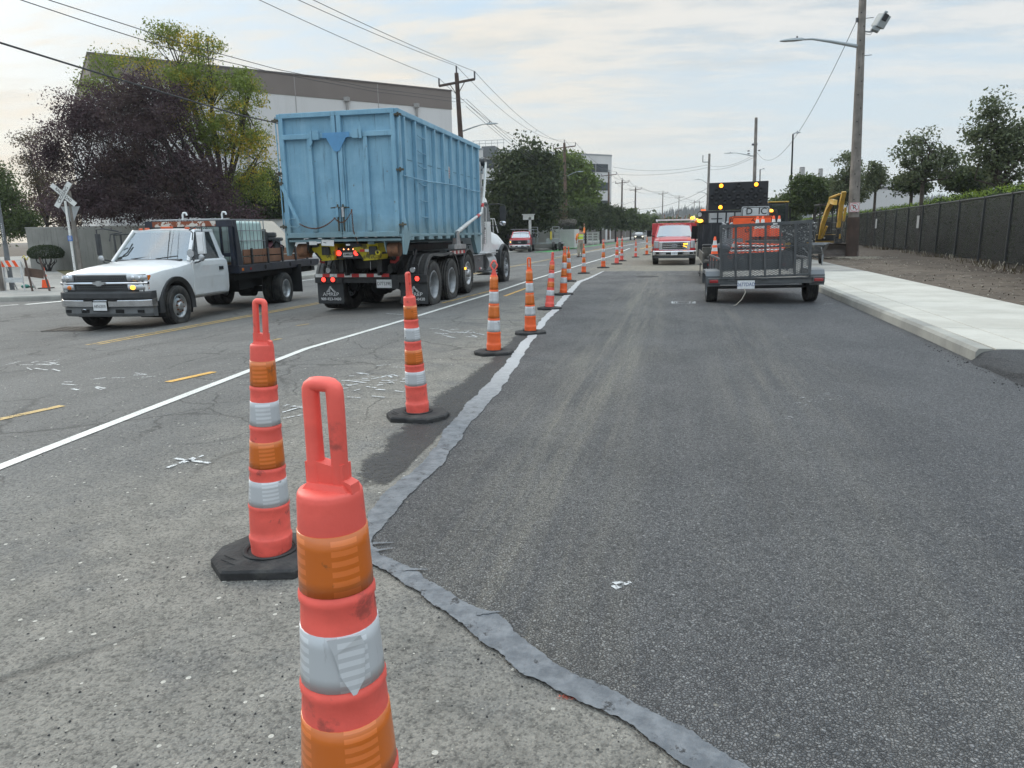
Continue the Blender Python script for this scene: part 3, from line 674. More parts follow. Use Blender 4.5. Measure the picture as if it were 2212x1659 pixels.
DL = [ # x, ybase, ytop, style, loop, rz, lean, label
 (903, 905, 588, 'A', 'bar', 82, (0, -3.0), 'leaning coral delineator post seen edge-on, standing on the tar stain'),
 (1067, 768, 563, 'B', 'ring', 0, (0, 1.4), 'orange and white delineator post with a pink round grip handle'),
 (1146, 725, 557, 'B', 'bar', 5, (0, -.6), 'upright orange delineator post with scratched white bands and a narrow orange handle'),
 (1187, 672, 545, 'A', 'bar', 60, (0, 6), 'delineator post leaning to the right with a bent handle'),
 (1217, 641, 533, 'B', 'bar', 10, (0, 2), 'delineator post overlapping the one behind it, nearer of that pair'),
 (1229, 612, 533, 'B', 'bar', 80, (0, -1.5), 'delineator post half hidden behind a nearer one'),
 (1261, 595, 527, 'B', 'bar', 85, (0, 0), 'delineator post standing in front of the worker in the yellow vest'),
 (1303, 583, 517, 'B', 'ring', 0, (0, 0), 'delineator post at the far corner where the fresh asphalt begins'),
 (1332, 575, 513, 'A', 'bar', 70, (0, 2), 'dusty delineator post, left of a close pair beyond the fresh asphalt'),
 (1343, 568, 515, 'A', 'bar', 85, (0, -1), 'delineator post with pale faded bands, right of a close pair beyond the fresh asphalt'),
 (1373, 560, 517, 'A', 'bar', 85, (0, 0), 'dull dirty delineator post below the oncoming car'),
 (1397, 555, 511, 'B', 'bar', 85, (0, 0), 'bright delineator post just left of the parked red truck'),
 (1410, 549, 512, 'B', 'bar', 85, (0, 0), 'farthest delineator post, partly hidden by the red truck')]
def hat(g, yt):
    lo, hi = -1, 30
    for _ in range(50):
        m = (lo + hi) / 2; v = Vector((g.x, g.y, m)) - Vector((0, 0, CH)); zc = v.dot(_F)
        if zc > .05 and 829.5 - FPX * v.dot(_UP) / zc > yt: lo = m
        else: hi = m
    return lo - g.z
for i, (x, yb, yt, st, lp, rz, ln, lb) in enumerate(DL):
    g = G(x, yb - 4 + 0 * i); h = hat(g, yt); delineator(i + 3, g.x, g.y, h / 1.19, rz, ln, lb, st, lp, .05 if i in (0, 4) else 0, base_rz=(i * 23) % 50)

CONEO = mat('cone_orange', (.92, .10, .015), .45, 0, .08, 8, dirt=.5, dcol=(.25, .05, .02), ds=6, dlo=.6, dhi=.72)
CONEW = mat('cone_white', (.70, .70, .68), .4, 0, .1, 8, dirt=.5, dcol=(.3, .28, .26), ds=9, dlo=.55, dhi=.68)
def cone(name, label, loc, h=.71, group=None, rz=0, rot=None, base=True):
    t = thing(name, label, 'traffic cone', loc, rz, group, rot=rot); k = h / .71
    r = lambda z: (.026 + (.13 - .026) * (1 - z / .71))
    b = mk(CONEO); b.lathe([(r(.03) * k, .03 * k), (r(.70) * k, .70 * k), (.020 * k, .71 * k), (0, .71 * k)], n=20); b.build('body', t)
    for z0, z1 in ((.47, .60), (.30, .40)):
        b = mk(CONEW); b.lathe([((r(z0) + .002) * k, z0 * k), ((r(z1) + .002) * k, z1 * k)], n=20); b.build('reflective_band', t)
    if base: b = mk(RUB); b.box((0, 0, .016 * k), (.37 * k, .37 * k, .032 * k), taper=(.95, .95)); b.build('base', t, bevel=.008)
    return t
g = G(100, 623, .142); cone('traffic_cone', 'orange traffic cone with two white bands on the left pavement beside the barricade', g, .76, rz=12)
g = G(1344, 520, .142); cone('traffic_cone', 'small distant orange traffic cone at the kerb under the street trees', g, .8)
# ================================================================ SHARED VEHICLE PIECES
TYRE = mat('tyre_rubber', (.022, .022, .023), .8, 0, .3, 8, .25, 50, dirt=.7, dcol=(.075, .07, .063), ds=5, dlo=.42, dhi=.62)
WHITE = mat('white_paint', (.74, .75, .76), .32, 0, .03, 3, dirt=.25, dcol=(.45, .42, .38), ds=2.5, coat=.5)
REDP = mat('red_paint', (.50, .018, .028), .3, 0, .06, 3, dirt=.3, dcol=(.30, .05, .05), ds=3, coat=.6)
BLK = mat('black_paint', (.018, .019, .022), .45, 0, .3, 4, dirt=.55, dcol=(.06, .058, .056), ds=3, streak=True)
NAVY = mat('navy_black_paint', (.012, .016, .030), .4, 0, .3, 4, dirt=.4, dcol=(.05, .05, .055), ds=3)
CHARP = mat('charcoal_plastic', (.045, .047, .05), .65, 0, .15, 6)
GREYP = mat('grey_plastic', (.12, .125, .13), .55, 0, .12, 6)
CHROME = mat('chrome', (.62, .63, .65), .16, 1.0, .05, 4)
ALU = mat('dull_aluminium', (.45, .46, .47), .42, .8, .15, 9, dirt=.4, dcol=(.12, .11, .10), ds=6)
STEEL = mat('galvanised_steel', (.30, .315, .33), .5, .5, .15, 9, dirt=.4, dcol=(.14, .12, .10), ds=6)
RUST = mat('rusty_steel', (.16, .075, .04), .85, 0, .35, 9, .3, 40)
UNDER = mat('underbody_black', (.008, .008, .009), .9)
LENS_C = mat('clear_lens', (.42, .44, .46), .12, .3, coat=.8); LENS_A = mat('amber_lens', (.65, .16, .01), .25, coat=.6); LENS_R = mat('red_lens', (.28, .012, .015), .25, coat=.6)
AMBER_ON = mat('amber_lamp_lit', (.9, .4, .03), .4, emit=(1, .45, .04), es=2.6); RED_ON = mat('red_lamp_lit', (.6, .02, .02), .4, emit=(1, .06, .04), es=1.7); HEAD_ON = mat('headlamp_lit', (.9, .85, .7), .4, emit=(1, .88, .6), es=3.0)
WIN = glass('window_glass', (.22, .26, .27), .45, .38); WINC = glass('clear_glass', (.42, .50, .48), .85, .30); WIND = glass('dark_window_glass', (.05, .06, .065), .3, .45)
PLATE = mat('plate_white', (.66, .67, .68), .4, 0, .06, 20); INK = mat('ink_black', (.015, .015, .018), .6); INKB = mat('ink_blue', (.03, .07, .22), .6)
WHITEM = mat('white_marking', (.62, .62, .62), .6, 0, .2, 20); TRIM = mat('seat_cloth', (.09, .09, .095), .9)
REDT = mat('red_reflective_tape', (.50, .02, .02), .35); WHT = mat('white_reflective_tape', (.68, .68, .67), .35, dirt=.5, dcol=(.25, .24, .22), ds=12)

def wheel(parent, loc, R, W, side, kind='steel', rim=ALU, tyre=TYRE, name='wheel'):
    """side +1: outer face towards +x. tyre mesh with its rim as a sub-part"""
    s = side; rr = R * .575; b = mk(tyre); h = W / 2
    prof = [(rr, -h * .80), (rr * 1.12, -h * .97), (R * .80, -h * 1.04), (R * .93, -h), (R * .985, -h * .86)]
    n = 5
    for i in range(n):       # circumferential grooves
        a = -h * .82 + 2 * h * .82 * i / (n - 1); g = h * .06
        if i: prof += [(R * .972, a - g), (R * .972, a + g)]
        prof += [(R, a + g * 1.2), (R, a + h * .41 - g * 1.4)] if i < n - 1 else []
    prof += [(R * .985, h * .86), (R * .93, h), (R * .80, h * 1.04), (rr * 1.12, h * .97), (rr, h * .80)]
    b.lathe([(r, x * s) for r, x in prof], 'X', 40)
    if R > .45:              # shoulder lugs on the truck tyres
        for k in range(44):
            a = 2 * math.pi * k / 44
            for sg in (-1, 1): b.box((sg * h * .95, math.cos(a) * R * .965, math.sin(a) * R * .965), (h * .12, .030, .030), rot=(math.degrees(a), 0, 0))
    o = b.build(name, parent); o.location = loc
    b = mk(rim)
    if kind == 'deep':       # outer dual: deep dish with hub far inside
        b.lathe([(x[0], x[1] * s) for x in [(rr * 1.03, h * .92), (rr * .97, h * .98), (rr * .90, h * .90), (rr * .84, h * .1), (rr * .80, -h * .5), (rr * .55, -h * .62)]], 'X', 32)
        b.use(UNDER if R > .45 else STEEL); b.lathe([(x[0], x[1] * s) for x in [(rr * .57, -h * .6), (rr * .40, -h * .3), (rr * .34, h * .15), (rr * .2, h * .3), (0, h * .3)]], 'X', 20)
        for k in range(10 if R > .45 else 8):
            a = 2 * math.pi * k / (10 if R > .45 else 8); b.cyl((-h * .6 * s, math.cos(a) * rr * .64, math.sin(a) * rr * .64), (-h * .40 * s, math.cos(a) * rr * .64, math.sin(a) * rr * .64), R * .035, n=6)
    elif kind == 'front':    # convex steering wheel disc with hand holes and lugs
        b.lathe([(x[0], x[1] * s) for x in [(rr * 1.03, h * .90), (rr * .97, h * .98), (rr * .90, h * .84), (rr * .88, h * .35), (rr * .80, h * .42), (rr * .60, h * .78), (rr * .45, h * .86), (rr * .34, h * .86), (rr * .33, h * 1.18), (rr * .28, h * 1.26), (0, h * 1.26)]], 'X', 40)
        for k in range(8):
            a = 2 * math.pi * k / 8 + .2; b.use(RUST if R < .45 else ALU); b.cyl((h * .82 * s, math.cos(a) * rr * .48, math.sin(a) * rr * .48), (h * 1.10 * s, math.cos(a) * rr * .48, math.sin(a) * rr * .48), R * .042, n=6)
        b.use(UNDER)
        for k in range(4 if R < .45 else 8):
            a = 2 * math.pi * k / (4 if R < .45 else 8) + .35; c = Vector((h * .60 * s, math.cos(a) * rr * .72, math.sin(a) * rr * .72)); b.disc(c, rr * .13, (1 * s, -.5 * math.cos(a) * -1, -.5 * math.sin(a) * -1), 12, (1.3, .9))
    else:                    # plain steel / alloy disc with spokes
        b.lathe([(x[0], x[1] * s) for x in [(rr * 1.03, h * .90), (rr * .97, h * .97), (rr * .90, h * .85), (rr * .86, h * .3)]], 'X', 32)
        b.lathe([(x[0], x[1] * s) for x in [(rr * .34, h * .45), (rr * .30, h * .66), (0, h * .70)]], 'X', 20)
        for k in range(6):
            a = 2 * math.pi * k / 6; p = lambda q, xx: (xx * s, math.cos(a) * rr * q, math.sin(a) * rr * q); b.bar(p(.28, h * .5), p(.90, h * .62), rr * .24, h * .18, up=(1, 0, 0))
        b.use(UNDER); b.disc((h * .25 * s, 0, 0), rr * .9, (s, 0, 0), 24)
    b.build('rim', o); return o
def arch(b, c, r0, r1, xin, xout, a0=0, a1=180, n=20, sq=1.0):
    """fender arch: ring sector round the x axis at c"""
    rings = []
    for i in range(n + 1):
        a = R_(a0 + (a1 - a0) * i / n)
        rings.append([(x, c[1] + r * math.cos(a) * sq, c[2] + r * math.sin(a)) for r, x in ((r0, xin), (r0, xout), (r1 - .01, xout), (r1, xout - .015), (r1, xin))])
    b.loft(rings, smooth=True)
def bow(b, halfw, y0, curve, prof, n=18, ends=0.0):
    """bar that bows back towards its ends, front of a vehicle; prof: (dy, z) loop"""
    rings = []
    for i in range(n + 1):
        u = -1 + 2 * i / n; x = u * halfw; y = y0 - curve * abs(u) ** 3 - ends * max(0, abs(u) - .9) * 10
        rings.append([(x, y + dy, z) for dy, z in prof])
    b.loft(rings, smooth=False)
def plate(parent, txt, loc, rz, w=.305, h=.155, ink=INK, tilt=0, small=None, frame=None, name='number_plate', ts=None):
    b = MB(); b.at(loc, (tilt, 0, rz))
    if frame: b.use(frame); b.box((0, .004, 0), (w + .03, .006, h + .03))
    b.use(PLATE); b.box((0, 0, 0), (w, .008, h)); b.use(ink); K = b.M
    n0 = len(b.v); b.M = K; b.text(txt, ts or h * .62, (0, -.0045, 0 if not small else .008), (90, 0, 0), .001, sx=.82)
    if small: b.use(INKB); b.text(small, h * .17, (0, -.0045, -h * .38), (90, 0, 0), .001)
    return b.build(name, parent)

def pickup_body(parent, P, paint):
    """sections: list of (y, half width, sill z, belt z, top z); wheel arches cut round front axle"""
    b = mk(paint); rings = []
    for (y, w, zb, zt, top) in P['sec']:
        h = [(0, zb), (w * .86, zb), (w * .97, zb + .05), (w, zb + .16), (w + .012, (zb + zt) * .52), (w + .004, zt - .10), (w - .02, zt - .03), (w - .07, zt + .005), (w * .72, (zt + top) / 2 + .01), (w * .40, top), (0, top)]
        rings.append([(x, y, z) for x, z in h] + [(-x, y, z) for x, z in h[-2:0:-1]])
    b.loft(rings, smooth=True); o = b.build('body', parent)
    for (yy, r, zc) in P['arches']:
        c = mk(UNDER); c.cyl((-1.6, yy, zc), (1.6, yy, zc), r, n=40); c.box((0, yy, zc - r * .5), (3.2, r * 2, r)); cc = c.build('cutter'); 
        bm = bmesh.new(); bm.from_mesh(cc.data); bmesh.ops.remove_doubles(bm, verts=bm.verts, dist=1e-5); bm.free()
        c1 = mk(UNDER); poly = [(yy + r * math.cos(R_(a)), zc + r * math.sin(R_(a))) for a in range(0, 181, 9)] + [(yy - r, zc - r), (yy + r, zc - r)]
        c1.prism(poly, 'X', -1.6, 1.6); bpy.data.objects.remove(cc); cc = c1.build('cutter'); 
        bm = bmesh.new(); bm.from_mesh(cc.data); bmesh.ops.remove_doubles(bm, verts=bm.verts, dist=1e-5); bmesh.ops.recalc_face_normals(bm, faces=bm.faces); bm.to_mesh(cc.data); bm.free()
        bm = bmesh.new(); bm.from_mesh(o.data); bmesh.ops.remove_doubles(bm, verts=bm.verts, dist=1e-5); bmesh.ops.recalc_face_normals(bm, faces=bm.faces); bm.to_mesh(o.data); bm.free()
        cut(o, cc)
    smooth_by_angle(o, 28); md = o.modifiers.new('b', 'BEVEL'); md.width = .012; md.segments = 2; md.angle_limit = R_(40)
    return o
def cabin(parent, paint, w0, w1, y0, y0t, y1t, y1, zb, zt, pil=.075, side_split=None, gl=WIN, ws=WINC, crown=.05):
    """greenhouse: roof, pillars (one mesh) and separate panes"""
    b = mk(paint)
    rf = [(-w1, y0t + .02, zt), (w1, y0t + .02, zt), (w1 + .02, (y0t + y1t) / 2, zt), (w1, y1t, zt), (-w1, y1t, zt), (-w1 - .02, (y0t + y1t) / 2, zt)]
    rings = []
    for i in range(9):
        f = i / 8; y = y0t + .04 + (y1t - y0t - .06) * f; c = crown * (1 - (2 * f - 1) ** 4 * .6)
        rings.append([(w1 * u + (.01 if abs(u) == 1 else 0) * u, y, zt + c * (1 - abs(u) ** 2.5)) for u in (-1, -.85, -.5, 0, .5, .85, 1)] + [(w1 * u, y, zt - .035) for u in (1, 0, -1)])
    b.loft(rings, smooth=True)
    for s in (-1, 1):
        b.bar((s * w0, y0, zb - .02), (s * w1, y0t, zt), pil, .07); b.bar((s * (w0 - .01), y1, zb - .02), (s * w1, y1t, zt), pil * 1.9, .10, up=(0, 1, 0)) if False else b.prism([(y1 - .02, zb - .02), (y1 + .20, zb - .02), (y1t + .16, zt), (y1t - .02, zt)], 'X', s * (w0 - .05), s * (w0 - .0)) if False else None
        # rear quarter pillar leaning with the side
        n = [(w0 - .0, y1 - .01, zb - .02), (w0, y1 + .17, zb - .02), (w1, y1t + .14, zt), (w1, y1t - .01, zt)]; t = .05
        vs = [(s * x, y, z) for x, y, z in n] + [(s * (x - t), y, z) for x, y, z in n]
        b.add(vs, [(0, 1, 2, 3), (7, 6, 5, 4), (0, 4, 5, 1), (1, 5, 6, 2), (2, 6, 7, 3), (3, 7, 4, 0)], False)
        if side_split: 
            f = (side_split - y0) / (y1 - y0); b.bar((s * w0, side_split, zb - .02), (s * w1, y0t + (y1t - y0t) * min(1, max(0, f)), zt), .06, .05)
        b.bar((s * (w1 - .005), y0t, zt - .01), (s * (w1 - .005), y1t, zt - .01), .05, .05)
    b.bar((-w0, y1, zb - .0), (w0, y1, zb - .0), .05, .10); b.bar((-w1, y1t, zt - .02), (w1, y1t, zt - .02), .05, .07)
    o = b.build('cab_frame', parent, bevel=.01, angle=40)
    g = mk(ws); rings = []
    for f in (0, .5, 1): rings.append([(u * (w0 + (w1 - w0) * f) * .97, y0 + (y0t - y0) * f + .05 * (1 - u * u) + .0, zb + (zt - zb) * f) for u in (-1, -.6, -.2, .2, .6, 1)])
    g.loft(rings, caps=False, closed=False); g.build('windscreen', parent)
    for s in (-1, 1):
        g = mk(gl); g.quad((s * (w0 - .012), y0 - .02, zb), (s * (w0 - .012), y1 + .1, zb), (s * (w1 - .005), y1t + .1, zt - .01), (s * (w1 - .005), y0t - .0, zt - .01)); g.build('side_window', parent)
    g = mk(gl); g.quad((-w0 + .06, y1 + .005, zb), (w0 - .06, y1 + .005, zb), (w1 - .05, y1t + .005, zt - .03), (-w1 + .05, y1t + .005, zt - .03)); g.build('rear_window', parent)
    # seats, dash and wheel inside
    g = mk(TRIM); g.box((0, y1 + .28, zb + .02), (w0 * 1.6, .16, .42), rot=(-8, 0, 0)); g.box((0, y1 + .55, zb - .16), (w0 * 1.6, .5, .14)); g.box((0, y0 - .10, zb + .0), (w0 * 1.7, .42, .06))
    for s in (-.45, .45): g.box((s * w0, y1 + .26, zb + .29), (.26, .1, .16))
    g.build('interior', parent, bevel=.03)
    g = mk(CHARP); c = Vector((-.42 * w0, y0 - .42, zb + .07)); pts = [c + Vector((.19 * math.cos(a), .19 * math.sin(a) * .35, .19 * math.sin(a) * .93)) for a in np.linspace(0, 2 * math.pi, 21)]
    g.tube(pts, .014, 6); g.bar(pts[0], pts[10], .03, .02); g.build('steering_wheel', parent)
    return o
def door(parent, paint, s, w, wb, y0, y1, zs, zb, handle=None, hy=None):
    """door skin standing 5 mm proud, so its shut line reads; handle is a sub-part"""
    b = mk(paint); poly = [(y0, zs), (y1, zs), (y1, zb - .02), (y1 + .02, zb), (y0 + .0, zb)]
    n = len(poly); mz = (zs + zb) / 2
    def X(z, o): return s * (w + .004 + o + (.012 if zs + .2 < z < zb - .1 else 0))
    vs = []
    zz = [zs, zs + .12, mz, zb - .12, zb - .02]
    for z in zz: vs += [(X(z, wb), y0, z), (X(z, wb), y1, z)]
    b.add(vs, [((2 * i, 2 * i + 1, 2 * i + 3, 2 * i + 2) if s < 0 else (2 * i, 2 * i + 2, 2 * i + 3, 2 * i + 1)) for i in range(len(zz) - 1)], False)
    o = b.build('door', parent); md = o.modifiers.new('s', 'SOLIDIFY'); md.thickness = .02; md.offset = -1; md = o.modifiers.new('b', 'BEVEL'); md.width = .006; md.segments = 2
    hb = mk(handle or CHARP); hy = hy if hy is not None else y1 + .16; hb.box((s * (w + wb + .022), hy, zb - .20), (.02, .17, .075)); hb.use(UNDER); hb.box((s * (w + wb + .034), hy, zb - .19), (.008, .12, .035)); hb.build('door_handle', o, bevel=.008)
    return o
# ================================================================ WHITE FLATBED PICKUP
PKL = Vector((-11.34, 13.08, -.385)); PKR = 184.5
T = thing('flatbed_pickup_truck', 'white flatbed pickup truck with black stake bed facing us in the far lane', 'truck', PKL, PKR); PKS = (1, 1.02, 1.085); T.scale = PKS
SEC = [(.90, .86, .62, .98, 1.03), (.85, .94, .58, 1.03, 1.10), (.72, .975, .52, 1.08, 1.15), (.35, .985, .48, 1.13, 1.21), (-.2, .985, .48, 1.17, 1.26), (-.62, .985, .48, 1.22, 1.285), (-.70, .985, .48, 1.25, 1.27), (-1.4, .99, .48, 1.26, 1.27), (-2.08, .985, .48, 1.26, 1.27)]
pickup_body(T, dict(sec=SEC, arches=[(0, .50, .40)]), WHITE)
cabin(T, WHITE, .92, .74, -.66, -1.25, -1.98, -2.07, 1.26, 1.86)
for s in (-1, 1): door(T, WHITE, s, .985, .008, -.66, -1.92, .56, 1.26)
for s in (-1, 1):
    b = mk(CHARP); arch(b, (0, 0, .40), .49, .575, s * .93, s * 1.035, -8, 188); b.use(UNDER); arch(b, (0, 0, .40), .47, .499, s * .45, s * 1.005, -20, 200); b.prism([(.49 * math.cos(R_(a)), .40 + .49 * math.sin(R_(a))) for a in range(-8, 189, 14)], 'X', s * .42, s * .47); b.build('wheel_arch_flare', T)
# hood shut line, cowl and wipers
b = mk(UNDER); b.bar((-.80, -.60, 1.279), (.80, -.60, 1.279), .03, .012); b.box((0, -.66, 1.275), (1.5, .10, .02)); b.build('cowl', T)
b = mk(CHARP)
for x in (-.15, .45): b.bar((x, -.64, 1.30), (x - .48, -.72, 1.35), .018, .012); 
b.build('wiper', T)
b = mk(WHITE)
for s in (-1, 1): b.loft([[(s * (.30 + k * .10), y, 1.06 + (1 - (y - .8) / -1.3) * 0 + zz) for k, zz in ((0, 0), (.35, .02), (.7, .02), (1, 0))] for y in (.75,)], caps=False) if False else None
b.prism([(-.42, .80), (.42, .80), (.34, -.3), (-.34, -.3)], 'Z', 1.155, 1.16) if False else None
# front end
g = mk(CHARP); bow(g, .90, .935, .05, [(0, .74), (0, 1.045), (-.06, 1.062), (-.10, 1.062), (-.10, .74)]); g.build('grille_surround', T, bevel=.01)
MESHG = holes('grille_mesh', (.04, .042, .045), lambda t, p: t.math('GREATER_THAN', t.math('ADD', t.math('ABSOLUTE', t.math('SINE', t.math('MULTIPLY', t.math('ADD', t.xyz(p)[0], t.xyz(p)[2]), 150))), t.math('ABSOLUTE', t.math('SINE', t.math('MULTIPLY', t.math('SUBTRACT', t.xyz(p)[0], t.xyz(p)[2]), 150)))), .82))
g = mk(UNDER); bow(g, .56, .942, .02, [(0, .935), (0, 1.03), (-.02, 1.03), (-.02, .935)]); bow(g, .53, .942, .02, [(0, .785), (0, .875), (-.02, .875), (-.02, .785)])
g.use(GREYP)
for i in range(26):
    x = -.54 + i * .0432; y = .950 - .02 * abs(x / .56) ** 3
    for z0, z1 in ((.94, 1.025), (.79, .87)): g.bar((x - .018, y, z0), (x + .024, y, z1), .010, .008, up=(1, 0, 0)); 
    for z0, z1 in ((.94, 1.025), (.79, .87)): g.bar((x + .024, y, z0), (x - .018, y, z1), .007, .006, up=(1, 0, 0))
g.build('grille', T)
g = mk(CHROME); bow(g, .97, .975, .12, [(0, .883), (.012, .905), (0, .927), (-.05, .927), (-.05, .883)])
g.build('grille_bar', T, bevel=.004)
g = mk(ALU); g.prism([(-.14, .932), (-.055, .932), (-.055, .955), (.055, .955), (.055, .932), (.14, .932), (.11, .882), (.055, .882), (.055, .858), (-.055, .858), (-.055, .882), (-.11, .882)], 'Y', .985, 1.005); g.build('emblem', T, bevel=.004)
for s in (-1, 1):
    # upper headlamp and lower turn lamp, wrapped round the corner
    for z0, z1, zo, mm, nm in ((.932, 1.065, 1.035, LENS_C, 'headlight'), (.772, .885, .835, LENS_C, 'turn_signal')):
        g = mk(mm); rings = []
        for k in range(9):
            u = k / 8; x = s * (.60 + .355 * u); y = .955 - .03 * u - .17 * max(0, u - .55) ** 1.6 * 2.0
            rings.append([(x, y, z0 + .012), (x, y + .006, (z0 + z1) / 2), (x, y, z1 - (.02 * u)), (x, .70, z1 - .02 * u), (x, .70, z0 + .012)])
        g.loft(rings, smooth=True)
        o = g.build(nm, T)
        g = mk(LENS_A); g.box((s * .950, .77, (z0 + z1) / 2), (.025, .10, (z1 - z0) * .72)); g.build('side_marker', o, bevel=.01)
        g = mk(CHROME if nm == 'headlight' else (AMBER_ON if s < 0 else LENS_A))
        if nm == 'headlight': g.sphere((s * .72, .945, .998), .048, 12, (1, .35, 1)); g.sphere((s * .84, .92, .99), .042, 12, (1, .35, 1))
        else: g.sphere((s * .70, .945, .828), .046, 14, (1.3, .5, .9))
        g.build('bulb', o)
g = mk(CHARP); bow(g, 1.01, 1.00, .13, [(.0, .615), (.03, .63), (.03, .735), (-.02, .755), (-.15, .755), (-.15, .615)], ends=.05); g.build('bumper_pad', T, bevel=.012)
g = mk(CHROME); bow(g, 1.015, .995, .13, [(0, .465), (.035, .48), (.035, .595), (.0, .613), (-.14, .613), (-.14, .465)], ends=.05)
g.use(UNDER); [g.box((x, 1.012, .60), (.22, .04, .04)) for x in (-.26, .26)]
g.build('bumper', T, bevel=.008)
g = mk(GREYP); bow(g, .99, .985, .13, [(-.03, .29), (.012, .35), (.0, .463), (-.14, .463), (-.14, .28)], ends=.05)
g.use(UNDER); [g.box((x, .965 - abs(x) ** 3 * .12, .395), (.18, .07, .07)) for x in (-.38, .38)]; [g.box((s * .80, .918, .39), (.13, .05, .055)) for s in (-1, 1)]
g.use(CHROME); g.tube([(.44, .99, .42), (.40, 1.01, .435), (.36, .99, .42)], .012, 6)
g.build('bumper_valance', T, bevel=.006)
plate(T, 'A8562830', (0, 1.045, .49), 180, .30, .155, frame=UNDER, ts=.075, small='NEW MEXICO' if False else None)
# badge and lamp cluster on the roof
g = mk(GREYP); g.box((-.999, -.78, 1.02), (.008, .16, .028)); g.build('door_badge', T)
for x, w in ((0, .28), (.5, .09), (-.5, .09), (.66, .07), (-.66, .07)):
    g = mk(mat('orange_marker_lens', (.60, .10, .03), .35)); g.box((x, -1.38, 1.925 - abs(x) * .04), (w, .07, .04)); g.build('roof_marker_light', T, bevel=.012)
for s in (-1, 1):   # west-coast mirrors on tubular brackets
    g = mk(CHARP); x = s * 1.12; xm = s * 1.27
    g.tube([(s * .95, -.78, 1.20), (x, -.70, 1.22), (xm, -.70, 1.30), (xm, -.72, 1.90), (x, -.74, 1.92), (s * .86, -.90, 1.86)], .016, 6)
    g.tube([(s * .97, -.98, 1.22), (xm, -.74, 1.30)], .015, 6); g.tube([(s * .95, -.80, 1.22), (s * .98, -.90, 1.82)], .012, 6); g.tube([(s * .84, -.98, 1.84), (s * 1.0, -.80, 1.80), (s * 1.0, -.75, 1.66)], .014, 6)
    o = g.build('mirror_bracket', T)
    g = mk(WHITE if s < 0 else CHARP); mw = .18 if s < 0 else .10; g.box((s * 1.24, -.70, 1.60), (mw, .06, .43)); g.box((s * 1.24, -.665, 1.60), (mw * .7, .02, .36)); g.use(ALU); g.sphere((s * 1.22, -.69, 1.31), .075, 14, (1, .5, 1)); g.build('mirror', o, bevel=.02)
g = mk(CHROME); g.lathe([(0, -.06), (.05, -.05), (.078, .0), (.082, .02)], 'Y', 20, (-1.02, -.62, 1.40)); g.use(LENS_C); g.disc((-1.02, -.60, 1.40), .078, (0, 1, 0)); g.use(CHARP); g.cyl((-1.0, -.68, 1.38), (-.92, -.74, 1.34), .015, n=8); g.build('spotlight', T)
# chassis, bed
g = mk(UNDER); g.box((0, -3.0, .60), (.90, 6.4, .22)); g.box((0, -4.5, .82), (2.0, 4.4, .14)); g.box((0, -4.69, .40), (1.8, .14, .14)); g.cyl((-.2, -4.69, .40), (.2, -4.69, .40), .19); g.box((.7, -3.2, .62), (.35, .9, .35)); g.box((-.7, -3.1, .66), (.30, .7, .3)); g.box((0, -.0, .42), (1.6, .12, .12)); g.box((0, -.3, .62), (1.5, 1.0, .3)); g.build('chassis', T)
YB0, YB1, ZD = -2.30, -6.85, 1.06
g = mk(NAVY); g.box((0, (YB0 + YB1) / 2, ZD - .03), (2.30, YB0 - YB1, .05))
for s in (-1, 1): g.box((s * 1.165, (YB0 + YB1) / 2, ZD - .065), (.03, YB0 - YB1, .17)); g.box((s * 1.135, (YB0 + YB1) / 2, ZD + .016), (.09, YB0 - YB1, .012))
g.box((0, YB1 - .015, ZD - .065), (2.36, .03, .17)); g.box((0, YB0 + .015, ZD - .065), (2.36, .03, .17))
g.use(UNDER)
for s in (-1, 1):
    for y in (-3.55, -4.95, -6.3): g.cyl((s * 1.165, y, ZD - .06), (s * 1.1835, y, ZD - .06), .055, n=20)
g.use(LENS_A)
for s in (-1, 1): g.box((s * 1.185, -2.42, ZD - .07), (.012, .09, .06)); 
g.use(LENS_R)
for s in (-1, 1): g.box((s * 1.185, -2.80, ZD - .07), (.012, .075, .06))
g.build('bed_deck', T, bevel=.006)
# head board: wide posts, rusty beam, diamond mesh
g = mk(NAVY); ZR = 2.06
for s in (-1, 1):
    g.prism([(-2.20, ZD), (-2.62, ZD), (-2.46, ZR - .05), (-2.46, ZR + .02), (-2.20, ZR + .02)], 'X', s * 1.02, s * 1.10); g.box((s * 1.06, -2.33, (ZD + ZR) / 2 + .0), (.14, .06, ZR - ZD)); g.box((s * .80, -2.24, (ZD + ZR) / 2), (.05, .05, ZR - ZD))
g.box((0, -2.24, ZR - .06), (2.26, .10, .14)); g.box((0, -2.24, 1.32), (2.0, .05, .08)); g.use(ALU); g.box((0, -2.30, ZR + .035), (2.0, .05, .02)); g.tube([(.95, -2.28, ZR + .045), (-1.0, -2.35, ZR + .05)], .008, 6)
hb = g.build('headboard', T, bevel=.006)
RUSTB = mat('rust_and_white_paint', (.62, .58, .52), .7, 0, .1, 5, dirt=1.0, dcol=(.22, .06, .025), ds=5, dlo=.47, dhi=.50)
g = mk(RUSTB); g.box((.10, -2.186, ZR - .055), (1.65, .012, .115)); g.build('rusty_beam_face', hb)
DIAM = holes('diamond_mesh_steel', (.05, .05, .05), lambda t, p: t.math('LESS_THAN', t.math('MINIMUM', t.math('ABSOLUTE', t.math('SINE', t.math('MULTIPLY', t.math('ADD', t.math('MULTIPLY', t.xyz(p)[0], 1.2), t.xyz(p)[2]), 52))), t.math('ABSOLUTE', t.math('SINE', t.math('MULTIPLY', t.math('SUBTRACT', t.math('MULTIPLY', t.xyz(p)[0], 1.2), t.xyz(p)[2]), 52)))), .34))
